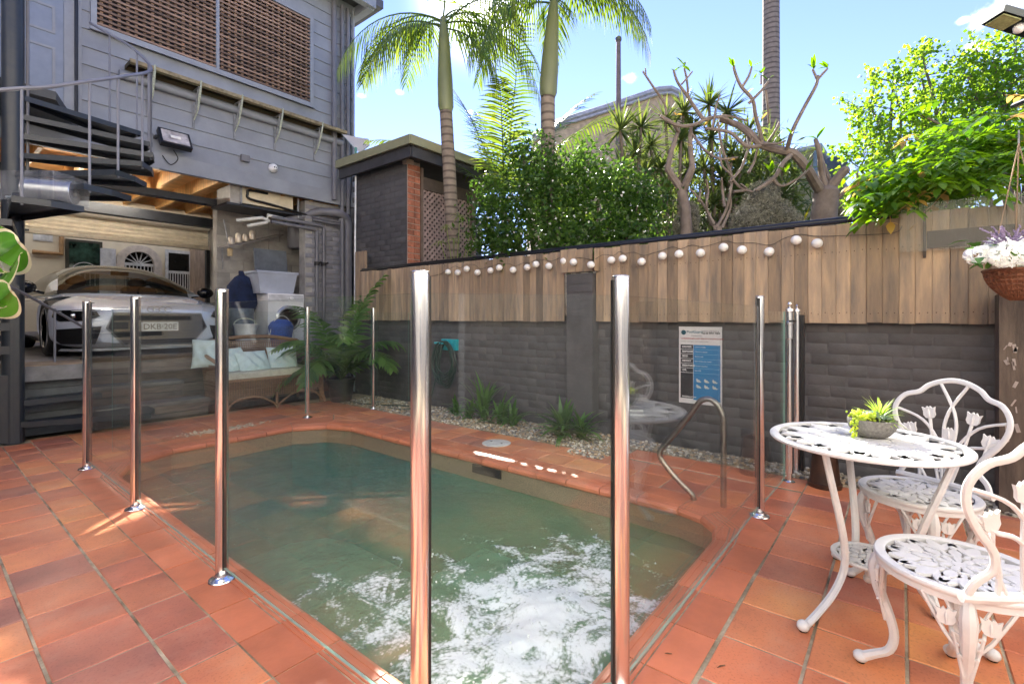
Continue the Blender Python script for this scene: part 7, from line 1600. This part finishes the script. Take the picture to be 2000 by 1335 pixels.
# agave / yucca blades low right
ag = P(1540,470,5.6); t = thing('agave', 'yellow green agave with broad curved blades behind the palings', 'agave', (ag.x,ag.y,1.2)); m_ = MB(); m_.tube([(ag.x,ag.y,1.1),(ag.x,ag.y,1.9)], .06, 8); m_.build('stem', BARK, t, True); m_ = MB()
for a_i, e, l_ in ((0,.7,.75),(.5,.45,.8),(pi,.9,.7),(pi+.4,.5,.6),(1.4,.9,.6),(-.6,.7,.8),(-.2,.35,.7),(2.2,.8,.5),(-1.2,1.0,.6)): blade(m_, (ag.x,ag.y,1.85), Vector((cos(AR+a_i)*cos(e),sin(AR+a_i)*cos(e),sin(e))), l_, .085, droop=-.3 if e > .6 else .4, segs=6, fold=.5)
m_.build('leaf_rosette', leafmat('agave_leaf', (.16,.17,.02), (.28,.25,.03), .4), t, 'all')
ag = P(1420,470,5.9); t = thing('agave', 'darker agave beside the large moss clump', 'agave', (ag.x,ag.y,1.2)); m_ = MB()
for k in range(16): a = k*2.4; e = random.uniform(.3,1.2); blade(m_, (ag.x,ag.y,1.75), Vector((cos(a)*cos(e),sin(a)*cos(e),sin(e))), random.uniform(.4,.65), .06, droop=.2, segs=5, fold=.5)
m_.build('leaf_rosette', LF_DRAC, t, 'all')
# small spider-leaved plant in front of the lattice
ag = P(890,455,6.3); t = thing('papyrus', 'small arching leafy plant at the foot of the left palm', 'plant', (ag.x,ag.y,1.5)); 
for dx, dy in ((-18,-8),(8,-28),(28,6),(-5,18),(-30,22),(40,-5)):
    c = P(890+dx,450+dy,6.2); m_ = MB(); m_.tube([(ag.x,ag.y,1.5), c], .005, 5)
    for k in range(16): a = random.uniform(0,2*pi); blade(m_, c, Vector((cos(a),sin(a),random.uniform(.1,1))), random.uniform(.12,.22), .013, droop=1.2, segs=3)
    m_.build('leaf_rosette', leafmat('papyrus_leaf', (.12,.16,.05), (.25,.30,.10), .5), t, 'all')
# ---------------------------------------------------------------- strap leaf plants in the pebbles
def strap(px, py, h, n, spread, lab, X=3.95, w=.042):
    n = int(n*1.4)
    c = PX(px, py, X); c.z = 0; t = thing('strap_leaf_plant', lab, 'plant', tuple(c), 'strap leaved plants in the pebble strip'); m = MB()
    for k in range(n): a = random.uniform(0,2*pi); e = random.uniform(.5,1.45); blade(m, c+Vector((random.gauss(0,.02),random.gauss(0,.02),random.uniform(0,.4)*h*.6)), Vector((cos(a)*cos(e)*spread,sin(a)*cos(e)*spread,sin(e))), h*random.uniform(.45,.8), w, droop=1.1, segs=5, fold=.3, tip=0)
    m.build('leaves', LF_STRAP, t, 'all'); m = MB(); m.tube([c, c+Vector((0,0,h*.5))], .008, 6); m.build('stem', LF_STRAP, t)
strap(893,815,.30,22,1.0,'low strap leaved plant below the hose'); strap(918,812,.28,18,1.1,'strap leaved plant between the hose and the taller plant')
strap(945,822,.62,30,.6,'tallest strap leaved plant, left of the white lid'); strap(975,828,.42,24,.9,'upright strap leaved plant just behind the white lid'); strap(1002,838,.36,22,1.0,'spreading strap leaved plant right of the white lid')
strap(1100,858,.46,44,1.1,'largest bushy strap leaved plant beside the pier',3.85,.048); strap(1135,866,.38,24,1.1,'strap leaved plant at the foot of the pier',3.88,.046)
# potted kentia behind the pool end
kp = Vector((3.72,5.95,0)); kt = thing('potted_palm', 'dark pot with a lush feather palm in the far pool corner', 'potted plant', tuple(kp))
m_ = MB(); m_.lathe([(.13,0),(.14,.02),(.175,.27),(.19,.28),(.19,.31),(.17,.31),(.16,.27),(0,.27)], kp, 28); m_.build('pot', mat('black_pot', (.02,.022,.026), .5), kt, True)
KEN = leafmat('kentia_leaf', (.03,.09,.02), (.10,.20,.05), .45, rough=.3)
for az, e, l_, dr_ in ((AR+.1,1.15,1.0,1.5),(AR+.3,.85,.95,1.3),(AR+pi,1.1,1.0,1.6),(AR+pi-.4,1.3,1.15,1.2),(AR-1.2,1.2,1.05,1.4),(AR-1.7,1.0,.9,1.6),(AR+1.3,1.35,1.15,1.0),(AR+.0,1.4,1.25,1.0),(AR+pi+.5,.85,.8,1.6),(AR-.6,1.05,1.0,1.5),(AR-2.3,1.2,.95,1.5)):
    dd = Vector((cos(e)*cos(az),cos(e)*sin(az),sin(e))); frond(kp+Vector((0,0,.3)), dd, 1.22*l_, dr_, lw=.062, ll=.36, n=20, parent=kt, mt=KEN, vshape=.05)
# variegated rubber plant at the left edge
rp_ = P(-430,620,1.75); rt_ = thing('rubber_plant', 'variegated rubber plant leaves with cream edges at the left edge', 'plant', (rp_.x,rp_.y,0)); m_ = MB(); m_.tube([(rp_.x,rp_.y,.2),(rp_.x,rp_.y,.8),tuple(P(-40,540,1.7)),tuple(P(-10,440,1.65))], [.014,.012,.010,.007], 8); m_.build('stem', mat('green_stem', (.10,.14,.05), .6), rt_, True)
m_ = MB(); m_.lathe([(.11,0),(.15,.3),(.16,.3),(.15,.26),(0,.26)], (rp_.x,rp_.y,0), 24); m_.build('pot', mat('terracotta_pot', (.35,.15,.08), .8), rt_, True)
VG = leafmat('variegated_green', (.035,.13,.02), (.10,.26,.035), .2, rough=.25); VC = leafmat('variegated_cream', (.50,.50,.33), (.60,.56,.38), .15, rough=.25); MAU = leafmat('mauve_back', (.36,.34,.36), (.46,.42,.44), .3)
def rleaf(p0, p1, w, twist, mg=VG):
    """broad elliptic leaf from p0 to p1 with cream margin"""
    p0, p1 = Vector(p0), Vector(p1); d = p1-p0; L_ = d.length; d.normalize(); s = Matrix.Rotation(twist, 3, d)@(d.cross(fwd).normalized()); nn = s.cross(d); n = 14
    def outline(k): return [(t, k*w/2*sin(pi*min(1,t*.97+.015))**.62) for t in np.linspace(0,1,n)]
    m = MB(); c = MB(); o = outline(1.0)
    for sgn in (1,-1):
        cols = [0,.45,.86,1.0]; vs = []
        for t, ww in o:
            base_ = p0+d*L_*(t*.97+.01)-nn*.12*L_*t*t
            vs += [base_+s*sgn*ww*q+nn*(.28*ww*q*q) for q in cols]
        for i in range(n-1):
            for j in range(3):
                a_ = [vs[i*4+j], vs[i*4+j+1], vs[i*4+4+j+1], vs[i*4+4+j]]; (c if (j == 2 or i >= n-2) else m).add(a_, [(0,1,2,3)])
    lo = weld(c.build('leaf', VC, rt_, 'all')); weld(m.build('leaf_green', mg, lo, 'all'))
for a in ((-30,520,62,466,.155,.3),(-20,560,64,503,.10,-.5),(-40,480,24,520,.09,1.1),(-30,610,44,560,.13,.2),(-45,560,6,590,.10,1.2),(-20,450,10,432,.06,.8),(-70,600,-160,560,.13,.3),(-70,640,-20,700,.11,.3)):
    rleaf(P(a[0],a[1],1.68), P(a[2],a[3],1.6), a[4], a[5], MAU if a[0] in (-40,) else VG)
# hanging basket on the right
hb = P(1990,560,2.55); ht = thing('hanging_basket', 'wicker hanging basket with white hydrangeas and lavender on the right', 'hanging basket', tuple(hb)); bz = hb.z
m_ = MB(); prof = []
for i in range(15):
    t = i/14; r = .03+.105*sin(pi/2*t)**.8; prof.append((r+(.004 if i % 2 else -.002), bz-.07+.155*t))
m_.lathe(prof, (hb.x,hb.y,0), 40)
for k in range(36):
    a = 2*pi*k/36; m_.tube([(hb.x+(prof[i][0]+.003)*cos(a), hb.y+(prof[i][0]+.003)*sin(a), prof[i][1]) for i in range(0,15,2)], .0028, 4, caps=False)
m_.build('basket', mat('red_wicker', (.30,.12,.06), .55, var=.35, scale=70, bump=.8, bscale=150, col2=(.12,.04,.02)), ht, True)
m_ = MB(); m_.tube([(hb.x+.137*cos(a),hb.y+.137*sin(a),bz+.087) for a in np.linspace(0,2*pi,30)], .008, 6); m_.build('rim', MC['red_wicker'], ht, True)
for k in range(3): a = AR+pi*.95+2*pi*k/3; m_ = MB(); m_.tube([(hb.x+.13*cos(a),hb.y+.13*sin(a),bz+.09), (hb.x+.0,hb.y+.0,bz+.75)], .003, 5); m_.build('cord', mat('jute', (.32,.22,.14), .8), ht)
m_ = MB(); m_.tube([(hb.x,hb.y,bz+.75),(hb.x,hb.y,bz+.82)], .004, 5); m_.build('hook', GALV, ht)
PET = leafmat('hydrangea_petal', (.72,.74,.72), (.85,.84,.82), .3)
for k, (px, py, d, r) in enumerate(((1912,498,2.5,.052),(1972,497,2.4,.075),(1950,478,2.55,.045),(2005,480,2.5,.06),(2030,510,2.45,.07))):
    c = P(px,py,d); n_c = 260; v = rng.normal(size=(n_c,3)); v /= np.linalg.norm(v,axis=1)[:,None]; V, F = leafcloud(v*np.array([r,r,r*.75])+np.array(c), (0,0,0), .030, rng, .25, .9)
    nr = (v/np.linalg.norm(v,axis=1)[:,None]); bulk('flower_head', V, F, PET, ht)
m_ = MB()
for k in range(46): c = P(random.uniform(1890,2030), random.uniform(470,525), random.uniform(2.4,2.65)); a = random.uniform(0,6.3); blade(m_, c, Vector((cos(a),sin(a),random.uniform(-.5,.4))), random.uniform(.06,.10), .04, droop=.6, segs=3, fold=.2)
m_.build('leaves', LF_STRAP, ht, 'all', kind='stuff')
m_ = MB()
for k in range(26):
    b0 = P(random.uniform(1955,2010),500,2.5); e_ = P(random.uniform(1910,2020), random.uniform(440,475), random.uniform(2.4,2.6)); m_.tube([b0, b0.lerp(e_,.5)+Vector((0,0,.02)), e_], .0015, 4, caps=False)
    for q in range(22): t = .45+.55*q/21; c = b0.lerp(e_, t)+Vector((0,0,.02*(1-abs(2*t-1)))); m_.ball(c+Vector((random.uniform(-.004,.004),random.uniform(-.004,.004),random.uniform(-.003,.003))), .0042, 5, 3)
m_.build('lavender', mat('lavender', (.36,.28,.46), .7, var=.3, scale=90), ht, 'all', kind='stuff')
# solar lamps on the right
def solar(label, px, py, d, L_, tilt, hh):
    c = P(px, py, d); t = thing('solar_light', label, 'solar light', tuple(c)); R_ = Matrix.Rotation(AR, 3, 'Z')@Matrix.Rotation(tilt, 3, 'Y')
    def tf(m): m.v = [tuple(R_@Vector(v)+c) for v in m.v]; return m
    m = MB(); m.prism([(-L_/2,-.05),(L_/2,-.05),(L_/2,.05),(-L_/2,.05)], .0, hh, bev=.008); tf(m).build('housing', mat('green_grey_metal', (.035,.05,.055), .4), t)
    m = MB(); m.bb(-L_/2+.012,-L_/2+.09,-.040,.040,-.006,-.0005); tf(m).build('led_panel', mat('lime_led', (.42,.46,.22), .3, var=.2, scale=90), t)
    m = MB(); m.ball((-L_/2+.125,0,-.008), .022, 10, 6); tf(m).build('sensor', APP, t, 'all')
    m = MB(); m.bar((L_/2,0,.01),(L_/2+.3,0,.01), .03,.02); tf(m).build('arm', STEELB, t); e_ = R_@Vector((L_/2+.29,0,.01))+c; m = MB(); m.bar(e_, (e_.x,e_.y,.3), .03,.03); m.build('mast', STEELB, t)
solar('slim solar street light at the top right corner against the clouds', 1985, 50, 2.1, .22, radians(17), .035)
solar('dark solar panel light at the right edge above the vine', 2035, 190, 2.3, .20, radians(-18), .02)
m_ = None
# birds-eye soil bed behind the fence
m_ = MB(); m_.bb(4.5,9,-3,5.3,-.04,1.15); m_.build('garden_bed', SOIL, kind='structure')
m_ = MB(); m_.bb(9,60,-40,40,-.04,-.02); m_.build('far_ground', mat('grass_ground', (.06,.09,.03), .9), kind='structure')
print('objects', len(bpy.data.objects), 'polys', sum(len(o.data.polygons) for o in bpy.data.objects if o.type == 'MESH'))
